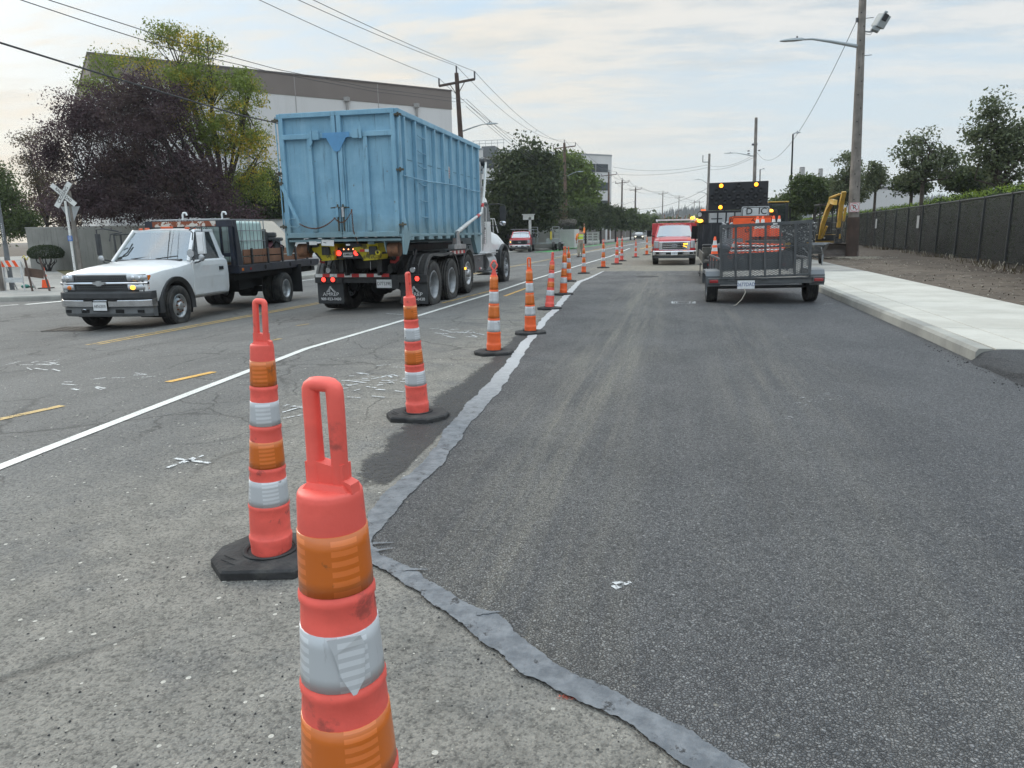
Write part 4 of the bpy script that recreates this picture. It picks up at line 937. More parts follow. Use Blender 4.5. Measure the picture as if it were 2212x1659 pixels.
g = mk(DIAM); g.quad((-1.0, -2.225, 1.34), (1.0, -2.225, 1.34), (1.0, -2.225, ZR - .12), (-1.0, -2.225, ZR - .12)); g.build('mesh_panel', hb)
# stakes and brown boards
BOARD = mat('brown_board', (.22, .10, .055), .75, 0, .18, 3, .15, 30)
for s in (-1, 1):
    g = mk(BOARD)
    for z in (ZD + .12, ZD + .29):
        y = -2.66
        for L in (.95, 1.05, 1.0, .95): g.box((s * 1.09, y - L / 2, z), (.03, L - .006, .145), rot=(0, 0, .3)); y -= L
    g.build('side_boards', T, bevel=.004)
    for y in (-3.02, -3.85, -4.65, -5.45, -6.2): g = mk(BLK); g.box((s * 1.125, y, ZD + .19), (.035, .085, .40), taper=(1, .9)); g.build('stake', T, bevel=.008)
wheel(T, (-.93, 0, .40), .40, .25, -1, 'front', ALU); wheel(T, (.93, 0, .40), .40, .25, 1, 'front', ALU)
wheel(T, (-1.03, -4.69, .40), .40, .25, -1, 'deep', ALU); wheel(T, (1.03, -4.69, .40), .40, .25, 1, 'deep', ALU)
wheel(T, (-.74, -4.69, .40), .40, .24, -1, 'deep', ALU); wheel(T, (.74, -4.69, .40), .40, .24, 1, 'deep', ALU)
for s in (-1, 1): g = mk(mat('mudflap_rubber', (.02, .02, .021), .8)); g.box((s * .97, -5.42, .62), (.60, .012, .72)); g.build('mudflap', T)
g = mk(ALU); g.box((-.9, YB1 + .03, .82), (.3, .05, .13)); g.build('rear_step', T, bevel=.01)
# ---- cargo: each thing stands on the bed
PKM = Matrix.Translation(PKL) @ Matrix.Rotation(R_(PKR), 4, 'Z') @ Matrix.Diagonal((*PKS, 1))
def onbed(x, y, z=0): return PKM @ Vector((x, y, ZD + .022 + z))
TOTE = mat('translucent_tote_plastic', (.55, .70, .66), .35, 0, .05, 4)
t0 = thing('liquid_tote', 'pale green plastic liquid tote in a steel cage on the flatbed pickup', 'tote', onbed(-.50, -3.30), PKR)
g = mk(TOTE); g.box((0, 0, .56), (1.06, 1.10, 1.0)); g.cyl((0, 0, 1.05), (0, 0, 1.10), .10); g.build('bottle', t0, bevel=.07, seg=3)
g = mk(STEEL)
for a in (-1, 1):
    for k in range(7): u = -.54 + k * .18; g.tube([(u, a * .585, .06), (u, a * .585, 1.10)], .009, 5); g.tube([(a * .565, u * 1.03, .06), (a * .565, u * 1.03, 1.10)], .009, 5)
    for z in (.08, .33, .58, .83, 1.10): g.tube([(-.565, a * .585, z), (.565, a * .585, z)], .009, 5); g.tube([(a * .565, -.585, z), (a * .565, .585, z)], .009, 5)
g.build('cage', t0)
g = mk(mat('pallet_wood', (.25, .18, .11), .85, 0, .2, 6)); g.box((0, 0, .03), (1.1, 1.15, .05)); g.build('pallet', t0)
PINK = mat('faded_maroon_plastic', (.24, .06, .085), .5, 0, .12, 6)
t0 = thing('pressure_washer', 'faded maroon and black pump machine behind the liquid tote on the flatbed pickup', 'machine', onbed(-.62, -5.05), PKR + 20)
g = mk(PINK); g.loft([[(x * k, y * k2, z) for x, y in ((-.28, -.3), (.28, -.3), (.28, .3), (-.28, .3))] for z, k, k2 in ((.10, 1, 1.05), (.40, 1, 1), (.55, .85, .8))], smooth=False); g.use(UNDER); g.cyl((-.30, -.05, .24), (-.27, -.05, .24), .10, n=14); g.box((-.27, .18, .25), (.04, .05, .2), rot=(20, 0, 0)); g.build('housing', t0, bevel=.04, seg=3)
g = mk(CHARP); g.box((0, .02, .60), (.60, .66, .10)); g.box((.05, .10, .72), (.40, .42, .14)); g.cyl((-.2, .5, .3), (-.2, .5, .62), .10, n=12); g.build('tank_cover', t0, bevel=.04, seg=3)
g = mk(UNDER); g.tube([(-.3, .35, .15), (-.38, .5, .4), (-.2, .62, .55), (.1, .5, .2), (-.3, .45, .12)], .022, 8); g.box((0, .45, .1), (.5, .3, .2)); g.use(ALU); g.box((-.32, .5, .48), (.02, .16, .1), rot=(20, 0, 0)); g.build('engine', t0, bevel=.01)
t0 = thing('battery_box', 'black equipment case on top of the maroon machine by the tote', 'case', onbed(-.35, -4.42, .0), PKR + 5)
g = mk(CHARP); g.box((0, 0, .40), (.75, .55, .8)); g.use(BLK); g.box((0, 0, .83), (.70, .5, .09)); g.use(mat('khaki_strap', (.3, .28, .2), .8)); g.box((-.38, .0, .66), (.012, .05, .14)); g.build('case_body', t0, bevel=.04, seg=3)
for (x, y) in ((.18, -2.30), (-.82, -2.34)):
    g = mk(mat('white_pvc', (.75, .76, .76), .4)); p = PKM @ Vector((x, y, ZR + .04)); g.tube([(0, 0, 0), (0, 0, .12), (.02, 0, .155), (.05, 0, .165), (.09, 0, .16), (.105, 0, .13), (.105, 0, .10)], .022, 8)
    o = g.build('pipe_elbow', loc=p); o.rotation_euler = (0, 0, R_(PKR + 180)); tag(o, 'white plastic pipe elbow on the flatbed headboard, %s of the two' % ('left' if x > 0 else 'right'), 'pipe', 'white pipe elbows on the headboard')
# ================================================================ ROLL-OFF TRUCK AND ITS CONTAINER
TL = Vector((-6.32, 12.94, -.14)); TR = 1.1
T = thing('rolloff_truck', 'white and black four-axle truck carrying the blue container, seen from behind', 'truck', TL, TR)
g = mk(BLK)
for s in (-1, 1): g.box((s * .42, 5.4, .98), (.10, 9.4, .26)); g.box((s * .50, 4.0, 1.30), (.16, 7.6, .16)); g.box((s * .36, .95, .95), (.06, .35, .34))
for y in (1.2, 2.4, 3.8, 5.2): g.box((0, y, 1.0), (.8, .12, .2))
g.build('frame', T, bevel=.01)
g = mk(UNDER); g.box((0, 2.45, 1.05), (1.5, 2.6, .3)); g.box((0, 5.5, .85), (1.6, 2.0, .5)); g.box((0, 8.6, 1.0), (1.7, 2.4, .5))
for y in (1.76, 3.11, 4.62): g.cyl((-.9, y, .55), (.9, y, .55), .10, n=10); g.sphere((0, y, .53), .24, 12)
for s in (-1, 1): g.cyl((s * .42, 1.30, .55), (s * .42, 1.62, .62), .13, n=14); g.cyl((s * .42, 1.25, .55), (s * .42, 1.30, .55), .10, n=14)
g.build('axles_and_gear', T)
# wheels
for y in (1.76, 3.11):
    for s in (-1, 1): wheel(T, (s * 1.09, y, .52), .52, .29, s, 'deep', STEEL); wheel(T, (s * .77, y, .52), .52, .28, s, 'deep', STEEL)
for s in (-1, 1): wheel(T, (s * 1.07, 4.62, .60), .50, .29, s, 'front', ALU); wheel(T, (s * 1.06, 9.20, .52), .52, .30, s, 'front', STEEL)
# ribbed plastic fenders over the tandem
FEND = mat('black_fender_plastic', (.028, .028, .03), .55, 0, .3, 4, dirt=.8, dcol=(.085, .08, .075), ds=3, dlo=.4, dhi=.65)
for s in (-1, 1):
    prof = []
    for k in range(30):
        f = k / 29
        if f < .38: a = R_(8 + 78 * f / .38); y, z = 1.76 - .60 * math.cos(a) - .0, .56 + .62 * math.sin(a)
        elif f < .62: u = (f - .38) / .24; y, z = 1.72 + 1.38 * u, 1.185 - .03 * math.sin(u * math.pi)
        else: a = R_(86 - 80 * (f - .62) / .38); y, z = 3.11 + .60 * math.cos(a), .56 + .62 * math.sin(a)
        prof.append((y, z))
    g = mk(FEND); rings = []
    xs = [.60, .68, .70, .80, .82, .92, .94, 1.04, 1.06, 1.16, 1.19, 1.24, 1.245]; zo = [0, 0, .018, .018, 0, 0, .018, .018, 0, 0, .012, .0, -.05]
    for y, z in prof:
        n = Vector((0, y - 2.43, (z - .45) * 1.3)).normalized(); rings.append([(s * x, y + n.y * o, z + n.z * o) for x, o in zip(xs, zo)])
    g.loft(rings, caps=False, closed=False, smooth=False); o = g.build('fender', T); md = o.modifiers.new('s', 'SOLIDIFY'); md.thickness = .012
    g = mk(FEND); arch(g, (0, 4.62, .62), .56, .60, s * .80, s * 1.24, -5, 165, 18); g.build('fender', T)
    g = mk(FEND); g.box((s * 1.0, 3.92, .62), (.44, .015, .62)); g.build('mudflap', T)
# tail: bumper bar with tape, lamp boxes, flaps with lettering
g = mk(BLK); g.box((.0, 1.02, .70), (2.30, .10, .17)); g.box((-.3, .96, .765), (1.68, .06, .10)); g.build('rear_bumper', T, bevel=.008)
g = mk(REDT)
for k in range(10): g.use(WHT if k % 2 == 0 else REDT); g.box((-1.125 + .165 * (k + .5), .925, .775), (.165, .008, .068))
g.build('reflective_tape', T)
FL = mat('mudflap_charcoal', (.035, .037, .04), .75, 0, .2, 5, dirt=.6, dcol=(.07, .068, .062), ds=3)
for s, x in ((-1, -.835), (1, 1.03)):
    g = mk(FL); g.box((x, 1.00, .405), (.59, .010, .45)); f = g.build('mudflap', T)
    g = mk(WHITEM); g.text('AMREP', .105, (x, .993, .375), (90, 0, 0), .001, sx=1.15); g.text('909-923-0430', .082, (x, .993, .275), (90, 0, 0), .001, bold=.0012)
    for i in range(5): z = .430 + i * .024; w = .10 - i * .019; g.quad((x - w, .9935, z), (x - .012 + i * .002, .9935, z), (x - .012 + i * .002, .9935, z + .013), (x - w + .010, .9935, z + .013))
    for i in range(4): z = .430 + i * .022; o_ = .10 - i * .022; g.quad((x + o_ - .03, .9935, z), (x + o_ + .02, .9935, z), (x + o_ + .005, .9935, z + .010), (x + o_ - .045, .9935, z + .010))
    g.bar((x + .0, .9935, .53), (x + .065, .9935, .435), .014, .002, up=(0, 1, 0)); g.disc((x - .002, .9930, .525), .022, (0, -1, 0)); g.use(FL); g.disc((x - .002, .9925, .525), .010, (0, -1, 0)); g.build('flap_lettering', f)
    g = mk(BLK); g.box((x, .97, .70), (.62, .08, .16)); 
    for dx in (-.11, .11): g.bar((x + dx, .98, .78), (x + dx, .98, .98), .022); 
    g.bar((x - .11, .98, .98), (x + .11, .98, .98), .022); g.use(CHROME); g.lathe([(0, .01), (.055, .0), (.062, .03)], 'Y', 18, (x, .94, .88)); g.use(LENS_C); g.disc((x, .938, .88), .052, (0, -1, 0)); b_ = g.build('lamp_box', T, bevel=.004)
    for dx in (-.105, .105):
        g = mk(UNDER); g.lathe([(0, -.0), (.064, 0), (.064, -.016), (.056, -.016)], 'Y', 20, (x + dx, .930, .705 if s > 0 else .69)); g.use(RED_ON); g.sphere((x + dx, .916, .705 if s > 0 else .69), .050, 14, (1, .25, 1)); g.build('tail_light', b_)
plate(T, 'D77339E', (.40, .95, .60), 0, .33, .17, frame=None, ts=.10)
g = mk(BLK); g.box((.66, .97, .58), (.16, .10, .17)); g.build('hitch_box', T)
# hoist tail guides (yellow) and centre lamp panel
YEL = mat('worn_yellow_paint', (.52, .43, .02), .5, 0, .15, 5, dirt=.85, dcol=(.05, .045, .03), ds=5, dlo=.52, dhi=.6)
for s, x0, x1 in ((-1, -.86, -.32), (1, .04, .60)):
    g = mk(YEL); xa, xb = (x0, x1)
    A = [(xa, .22, 1.42), (xb, .22, 1.44), (xb + .0, .26, 1.36), (xb - .05, .30, 1.12), (xa + .22, .30, 1.10), (xa + .08, .24, 1.30)]
    B = [(p[0], p[1] + .55, p[2]) for p in A]; g.loft([A, B], smooth=False)
    g.use(BLK); g.loft([[(xa - .01, .20, 1.44), (xa + .18, .20, 1.45), (xa + .24, .20, 1.40), (xa + .18, .20, 1.375), (xa + .0, .20, 1.36)], [(xa - .01, .6, 1.44), (xa + .18, .6, 1.45), (xa + .24, .6, 1.40), (xa + .18, .6, 1.375), (xa + .0, .6, 1.36)]], smooth=False)
    g.quad((xa + .10, .238, 1.27), (xa + .15, .24, 1.27), (xa + .24, .285, 1.12), (xa + .20, .285, 1.12))
    if s > 0:
        g.use(YEL); g.lathe([(0, -.04), (.055, -.04), (.055, .06)], 'Y', 8, (xb + .02, .20, 1.26)); g.use(UNDER); g.cyl((xb + .02, .155, 1.26), (xb + .02, .165, 1.26), .025, n=10)
        g.use(REDT); g.box((x0 + .24, .20, 1.30), (.10, .004, .05)); g.use(WHT); g.box((x0 + .34, .20, 1.30), (.08, .004, .05))
    g.build('hoist_guide', T, bevel=.01)
g = mk(BLK); g.box((-.14, .42, 1.25), (.58, .06, .22)); lp = g.build('lamp_panel', T, bevel=.006)
g = mk(RED_ON); g.sphere((-.30, .385, 1.25), .055, 16, (1, .3, 1)); g.build('tail_light', lp); g = mk(RED_ON); g.sphere((.07, .385, 1.25), .055, 16, (1, .3, 1)); g.build('tail_light', lp)
g = mk(mat('small_lamp_lit', (1, .5, .3), .4, emit=(1, .35, .15), es=3)); [g.sphere((x, .385, 1.325), .014, 8) for x in (-.19, -.09, .01)]; g.build('clearance_lights', lp)
g = mk(WHT); g.box((-.11, .386, 1.215), (.20, .006, .085)); g.use(INK); g.text('AMREP', .06, (-.10, .382, 1.218), (90, 0, 0), .001, bold=.001); g.build('maker_plate', lp)
# dark hoist steelwork under the container tail
g = mk(BLK)
for s in (-1, 1):
    g.bar((s * .80, 1.2, 1.30), (s * .42, 1.05, .80), .09, .14); g.bar((s * .40, .75, 1.35), (s * .30, 1.1, .80), .06, .12); g.bar((s * 1.0, 1.3, 1.28), (s * .95, 1.0, .86), .05, .08); g.bar((s * .62, .8, 1.3), (s * .62, 1.1, .85), .07, .10)
g.cyl((-1.0, 1.15, 1.22), (1.0, 1.15, 1.22), .045, n=10); g.cyl((-.6, 1.3, 1.0), (.6, 1.3, 1.0), .05, n=10)
g.use(mat('worn_red_paint', (.30, .03, .03), .6, 0, .2, 6)); g.tube([(.78, .85, 1.24), (.76, .86, 1.10), (.70, .87, 1.05), (.60, .86, 1.06)], .035, 6); g.tube([(-.95, .90, 1.16), (-.97, .90, 1.06), (-.88, .90, 1.05)], .025, 6); g.use(CHROME); g.cyl((.14, .92, 1.06), (.12, .95, .88), .012, n=6)
g.build('hoist_tail', T)
# side gear: tarp arm, control box, tool box, tank, steps
PALE = mat('tarp_arm_white', (.62, .62, .60), .4, .2, .1, 8, dirt=.4, dcol=(.25, .23, .2), ds=9)
g = mk(ALU)
for dx in (.0, .10): g.prism([(3.42, 1.32), (3.80, 1.32), (3.72, 1.50), (3.62, 1.66), (3.50, 1.66)], 'X', 1.16 + dx, 1.175 + dx)
g.box((1.22, 3.65, 1.29), (.16, 1.0, .11)); piv = g.build('tarp_arm_bracket', T, bevel=.004)
g = mk(PALE); g.tube([(1.22, 3.55, 1.60), (1.24, 4.7, 1.86)], .052, 10); g.tube([(1.24, 4.6, 1.84), (1.26, 5.93, 2.12)], .040, 10); g.tube([(1.26, 5.90, 2.10), (1.25, 6.25, 2.50), (1.22, 6.62, 3.1), (1.20, 6.80, 3.50)], .034, 8)
g.use(REDT); g.tube([(1.26, 5.45, 2.02), (1.262, 5.62, 2.056)], .046, 10); g.tube([(1.255, 6.05, 2.27), (1.252, 6.14, 2.37)], .040, 8)
g.build('tarp_arm', T)
g = mk(BLK); g.box((1.19, 3.70, 1.155), (.06, 1.45, .13)); bt = g.build('side_rail', T)
g = mk(REDT)
for k in range(8): g.use(WHT if k % 2 == 0 else REDT); g.box((1.223, 3.10 + k * .16, 1.16), (.004, .16, .075))
g.build('reflective_tape', bt)
g = mk(BLK)
for y in (3.30, 4.22): g.bar((1.2, y, 1.10), (1.2, y, .80), .035)
g.use(AMBER_ON); g.box((1.24, 4.24, .74), (.03, .05, .05)); g.build('side_marker', T)
BOXG = mat('tool_box_grey', (.075, .078, .085), .5, 0, .15, 5, dirt=.5, dcol=(.15, .14, .12), ds=4)
g = mk(BOXG); g.box((.92, 5.72, .80), (.56, 1.05, .42)); g.use(CHROME); g.box((1.205, 5.75, .90), (.012, .08, .06)); g.use(REDT); g.box((1.203, 5.85, .66), (.006, .12, .05)); g.use(WHT); g.box((1.203, 5.97, .66), (.006, .12, .05)); g.build('tool_box', T, bevel=.012)
g = mk(ALU); g.cyl((.92, 6.95, .75), (.92, 7.95, .75), .27, n=24); g.box((1.0, 7.45, .50), (.40, 1.0, .03)); g.box((1.0, 7.5, .42), (.42, .9, .025)); g.box((.98, 7.2, 1.035), (.50, 1.5, .03)); g.box((.98, 5.75, 1.03), (.5, 1.2, .02)); g.use(UNDER); g.box((.95, 6.5, .8), (.4, .5, .35)); g.build('fuel_tank_and_steps', T, bevel=.006)
# cab: conventional day cab
SECc = []
g = mk(WHITE); rings = []
for (y, w, zb, zt, r) in ((6.42, 1.02, 1.05, 2.62, .10), (6.50, 1.06, 1.0, 2.74, .14), (6.9, 1.08, 1.0, 2.80, .16), (7.5, 1.08, 1.0, 2.80, .16), (7.80, 1.06, 1.0, 2.66, .18)):
    pr_ = [(0, zb), (w, zb), (w + .01, 1.5), (w, 1.9), (w - .06, zt - .25), (w - .06 - r, zt - .03), (0, zt)]
    rings.append([(x, y, z) for x, z in pr_] + [(-x, y, z) for x, z in pr_[-2:0:-1]])
g.loft(rings, smooth=True); o = smooth_by_angle(g.build('cab', T), 40); md = o.modifiers.new('b', 'BEVEL'); md.width = .03; md.segments = 3; md.angle_limit = R_(40)
for s in (-1, 1): g = mk(WIND); g.quad((s * 1.09, 6.95, 1.92), (s * 1.09, 7.70, 1.92), (s * 1.04, 7.60, 2.46), (s * 1.04, 6.98, 2.46)); g.build('side_window', T)
g = mk(UNDER); g.bar((1.075, 6.86, 1.15), (1.05, 6.86, 2.5), .012, .008); g.box((1.07, 6.45, 2.50), (.05, .04, .42), rot=(10, 0, 0)); g.box((1.08, 6.98, 1.72), (.02, .14, .05)); g.build('door_seam', T)
g = mk(WHITE); rings = []
for (y, w, zb, zt) in ((7.80, 1.02, .98, 1.80), (8.2, 1.02, .95, 1.74), (8.7, 1.06, .95, 1.66), (9.2, 1.10, .95, 1.58), (9.7, 1.08, .90, 1.46), (9.98, .98, .85, 1.30), (10.06, .85, .80, 1.15)):
    pr_ = [(0, zb), (w, zb), (w + .01, zb + .25), (w - .02, zt - .22), (w - .16, zt - .05), (w * .55, zt), (0, zt + .02)]
    rings.append([(x, y, z) for x, z in pr_] + [(-x, y, z) for x, z in pr_[-2:0:-1]])
g.loft(rings, smooth=True); o = g.build('hood', T)
bm = bmesh.new(); bm.from_mesh(o.data); bmesh.ops.remove_doubles(bm, verts=bm.verts, dist=1e-5); bmesh.ops.recalc_face_normals(bm, faces=bm.faces); bm.to_mesh(o.data); bm.free()
c1 = mk(UNDER); c1.prism([(9.20 + .64 * math.cos(R_(a)), .56 + .64 * math.sin(R_(a))) for a in range(0, 181, 10)] + [(8.56, .3), (9.84, .3)], 'X', -1.6, 1.6); cc = c1.build('cutter')
bm = bmesh.new(); bm.from_mesh(cc.data); bmesh.ops.remove_doubles(bm, verts=bm.verts, dist=1e-5); bmesh.ops.recalc_face_normals(bm, faces=bm.faces); bm.to_mesh(cc.data); bm.free(); cut(o, cc); smooth_by_angle(o, 40)
for s in (-1, 1):
    g = mk(CHARP); arch(g, (0, 9.20, .56), .63, .70, s * .80, s * 1.17, 5, 175, 20); g.box((s * 1.0, 8.50, .82), (.36, .05, .55)); g.build('wheel_arch_flare', T)
    g = mk(ALU); g.tube([(s * .92, 6.62, 1.02), (s * 1.02, 6.72, 1.14), (s * 1.02, 6.74, 1.35)], .075, 14); g.tube([(s * 1.02, 6.74, 1.30), (s * 1.02, 6.76, 2.86)], .115, 18); g.tube([(s * 1.02, 6.76, 2.86), (s * 1.02, 6.78, 3.52)], .068, 14)
    g.use(UNDER)
    for k in range(22): g.box((s * 1.10, 6.835, 1.42 + k * .055), (.05, .012, .02))
    g.build('exhaust_stack', T)
    g = mk(CHARP); g.tube([(s * 1.06, 7.55, 2.40), (s * 1.35, 7.62, 2.42), (s * 1.52, 7.64, 2.38), (s * 1.55, 7.64, 2.2), (s * 1.55, 7.64, 1.86), (s * 1.42, 7.62, 1.80), (s * 1.10, 7.60, 1.80)], .014, 6); g.box((s * 1.47, 7.62, 2.16), (.17, .05, .40)); g.use(CHARP); g.box((s * 1.47, 7.592, 2.16), (.14, .006, .36)); g.use(CHROME); g.sphere((s * 1.47, 7.62, 1.87), .10, 14, (1, .5, .75)); g.build('mirror', T)
    g = mk(PALE); g.tube([(s * 1.12, 6.90, 1.28), (s * 1.14, 6.92, 1.35), (s * 1.14, 6.95, 2.28), (s * 1.09, 6.9, 2.36)], .016, 6); g.build('grab_handle', T)
g = mk(PALE)     # hood mirror brackets and headache guard
for x in (.95, .70, .45): g.tube([(x, 8.6, 1.60), (x, 8.55, 2.0)], .014, 6)
g.tube([(.45, 8.55, 2.0), (1.0, 8.55, 2.02), (1.05, 8.8, 1.6)], .014, 6); g.build('hood_guard', T)
g = mk(BLK); g.cyl((-1.15, 6.86, 3.50), (1.18, 6.86, 3.50), .13, n=18); g.box((0, 6.78, 3.28), (2.2, .06, .08)); g.use(ALU); g.cyl((1.10, 6.80, 3.2), (1.10, 6.80, 3.64), .03, n=8); g.box((0, 6.74, 3.25), (2.24, .04, .05)); g.use(LENS_C); g.disc((.82, 6.70, 3.07), .07, (0, -1, 0)); g.use(BLK)
for s in (-1, 1): g.bar((s * .98, 6.4, 1.2), (s * .98, 6.6, 3.3), .06)
g.build('tarp_roller', T)
g = mk(CHROME); g.lathe([(0, -.10), (.05, -.08), (.07, 0.0), (.045, .02)], 'Y', 14, (.78, 6.60, 2.88)); g.bar((.93, 6.6, 2.80), (.93, 6.6, 2.93), .02); g.build('air_horn', T)
g = mk(UNDER); g.tube([(.86, 6.0, 1.04), (.86, 6.0, 1.25), (.80, 6.0, 1.30), (.92, 6.0, 1.30)], .012, 6); g.build('gear_lever', T)

# ---- blue container
def fblue():
    m = bpy.data.materials.new('weathered_blue_paint'); m.use_nodes = True; t = NT(m.node_tree); b = m.node_tree.nodes['Principled BSDF']
    p = t.new('ShaderNodeTexCoord').outputs['Object']; x = t.xyz(p)
    c = t.mix(t.ramp(t.noise(p, 1.4, 6, .65), .3, .7), (.165, .335, .46), (.235, .43, .56))
    v = t.mapping(p, scale=(9, 9, .5)); n = t.noise(v, 1.2, 8, .72)
    c = t.mix(t.math('MULTIPLY', t.ramp(n, .53, .68), .35), c, (.30, .50, .60))
    c = t.mix(t.math('MULTIPLY', t.ramp(t.noise(t.mapping(v, loc=(7, 3, 1)), 1.5, 9, .75), .55, .68), .8), c, (.06, .12, .17))
    low = t.ramp(t.math('ADD', x[2], t.math('MULTIPLY', t.noise(p, 4, 5), .5)), .75, .2)
    c = t.mix(t.math('MULTIPLY', low, .6), c, (.17, .21, .18))
    c = t.mix(t.math('MULTIPLY', t.ramp(t.noise(p, 9, 9, .78), .62, .67), .85), c, (.15, .12, .08))
    t.set(b, 'Base Color', c); b.inputs['Roughness'].default_value = .55
    bn = t.new('ShaderNodeBump', {'Height': t.noise(p, 2.2, 4), 'Strength': .5, 'Distance': .03}); t.l.new(bn.outputs[0], b.inputs['Normal'])
    MATS['weathered_blue_paint'] = m; return m
BLU = fblue(); BLU2 = mat('fresh_blue_patch', (.10, .28, .50), .45, 0, .1, 3); GRIME = mat('grimy_steel', (.09, .085, .065), .7, .3, .3, 8)
K4 = Matrix.Translation(TL) @ Matrix.Rotation(R_(TR), 4, 'Z'); cw, cl, chh = 1.22, 6.14, 2.31
C = thing('waste_container', 'tall blue steel roll-off container with ribbed sides and double rear doors', 'container', K4 @ Vector((0, 0, 1.56)), TR)
g = mk(BLU); g.box((0, .03 + cl / 2, .07), (2 * cw - .10, cl - .05, .14))
for s in (-1, 1): g.box((s * (cw - .075), cl / 2 + .03, chh / 2), (.02, cl - .1, chh - .04))
g.box((0, cl - .05, chh / 2), (2 * cw - .1, .04, chh - .04)); g.build('shell', C)
g = mk(UNDER); g.quad((-cw + .09, .1, .16), (cw - .09, .1, .16), (cw - .09, cl - .1, .16), (-cw + .09, cl - .1, .16)); g.build('floor', C)
g = mk(BLU)
for s in (-1, 1):
    g.box((s * (cw - .045), cl / 2, chh - .05), (.11, cl, .10)); g.box((s * (cw - .04), cl / 2, .02), (.08, cl, .06))
g.box((0, cl - .03, chh - .05), (2 * cw, .09, .10)); g.build('top_rail', C, bevel=.012)
NR = 10
for s in (-1, 1):
    for k in range(NR):
        y = .36 + k * (cl - .55) / (NR - 1); g = mk(BLU)
        w = .045; A = [(s * (cw - .065), y - w, -.03), (s * (cw + .005), y - w * .8, -.03), (s * (cw + .005), y + w * .8, -.03), (s * (cw - .065), y + w, -.03)]
        Bq = [(p[0], p[1], chh - .10) for p in A]; g.loft([A, Bq], smooth=False)
        g.prism([(cw * s - .06 * s, -.01), (cw * s + .004 * s, -.01), (cw * s + .004 * s, -.075), (cw * s - .06 * s, -.05)], 'Y', y - .055, y + .25) if k < NR - 1 else None
        g.build('side_rib', C, bevel=.006)
g = mk(BLU)
for k, z in enumerate((.40, .72, 1.04, 1.38, 1.66, 1.96)):
    y0 = .36 + 1 * (cl - .55) / (NR - 1); y1 = .36 + 2 * (cl - .55) / (NR - 1); g.tube([(cw - .02, y0 + .04, z + .02), (cw + .01, y0 + .10, z - .01), (cw + .01, (y0 + y1) / 2, z - .03), (cw - .01, y1 - .04, z - .02)], .011, 6)
g.build('ladder_rungs', C)
g = mk(BLU); g.tube([(cw + .02, .12, 1.12)] + [(cw + .02 + (.012 if k % 2 else 0), .36 + k * (cl - .55) / (NR - 1), 1.12 - .02 * math.sin(k)) for k in range(NR)], .014, 6); g.build('cover_rod', C)
g = mk(WHT); g.box((cw - .06, 3.42, 1.42), (.006, .16, .26)); g.use(REDT)
for i in range(4): g.box((cw - .055, 3.42, 1.50 - i * .05), (.005, .13, .012)); 
g.use(INK); [g.box((cw - .055, 3.42, 1.345 - i * .02), (.005, .12, .006)) for i in range(3)]; g.build('warning_sticker', C)
# weld seams on the side sheets
g = mk(mat('dark_blue_seam', (.05, .12, .17), .6)); [g.box((cw - .062, .36 + (k + .5) * (cl - .55) / (NR - 1), 1.45), (.006, .42, .010)) for k in range(NR - 1)]; g.build('weld_seam', C)
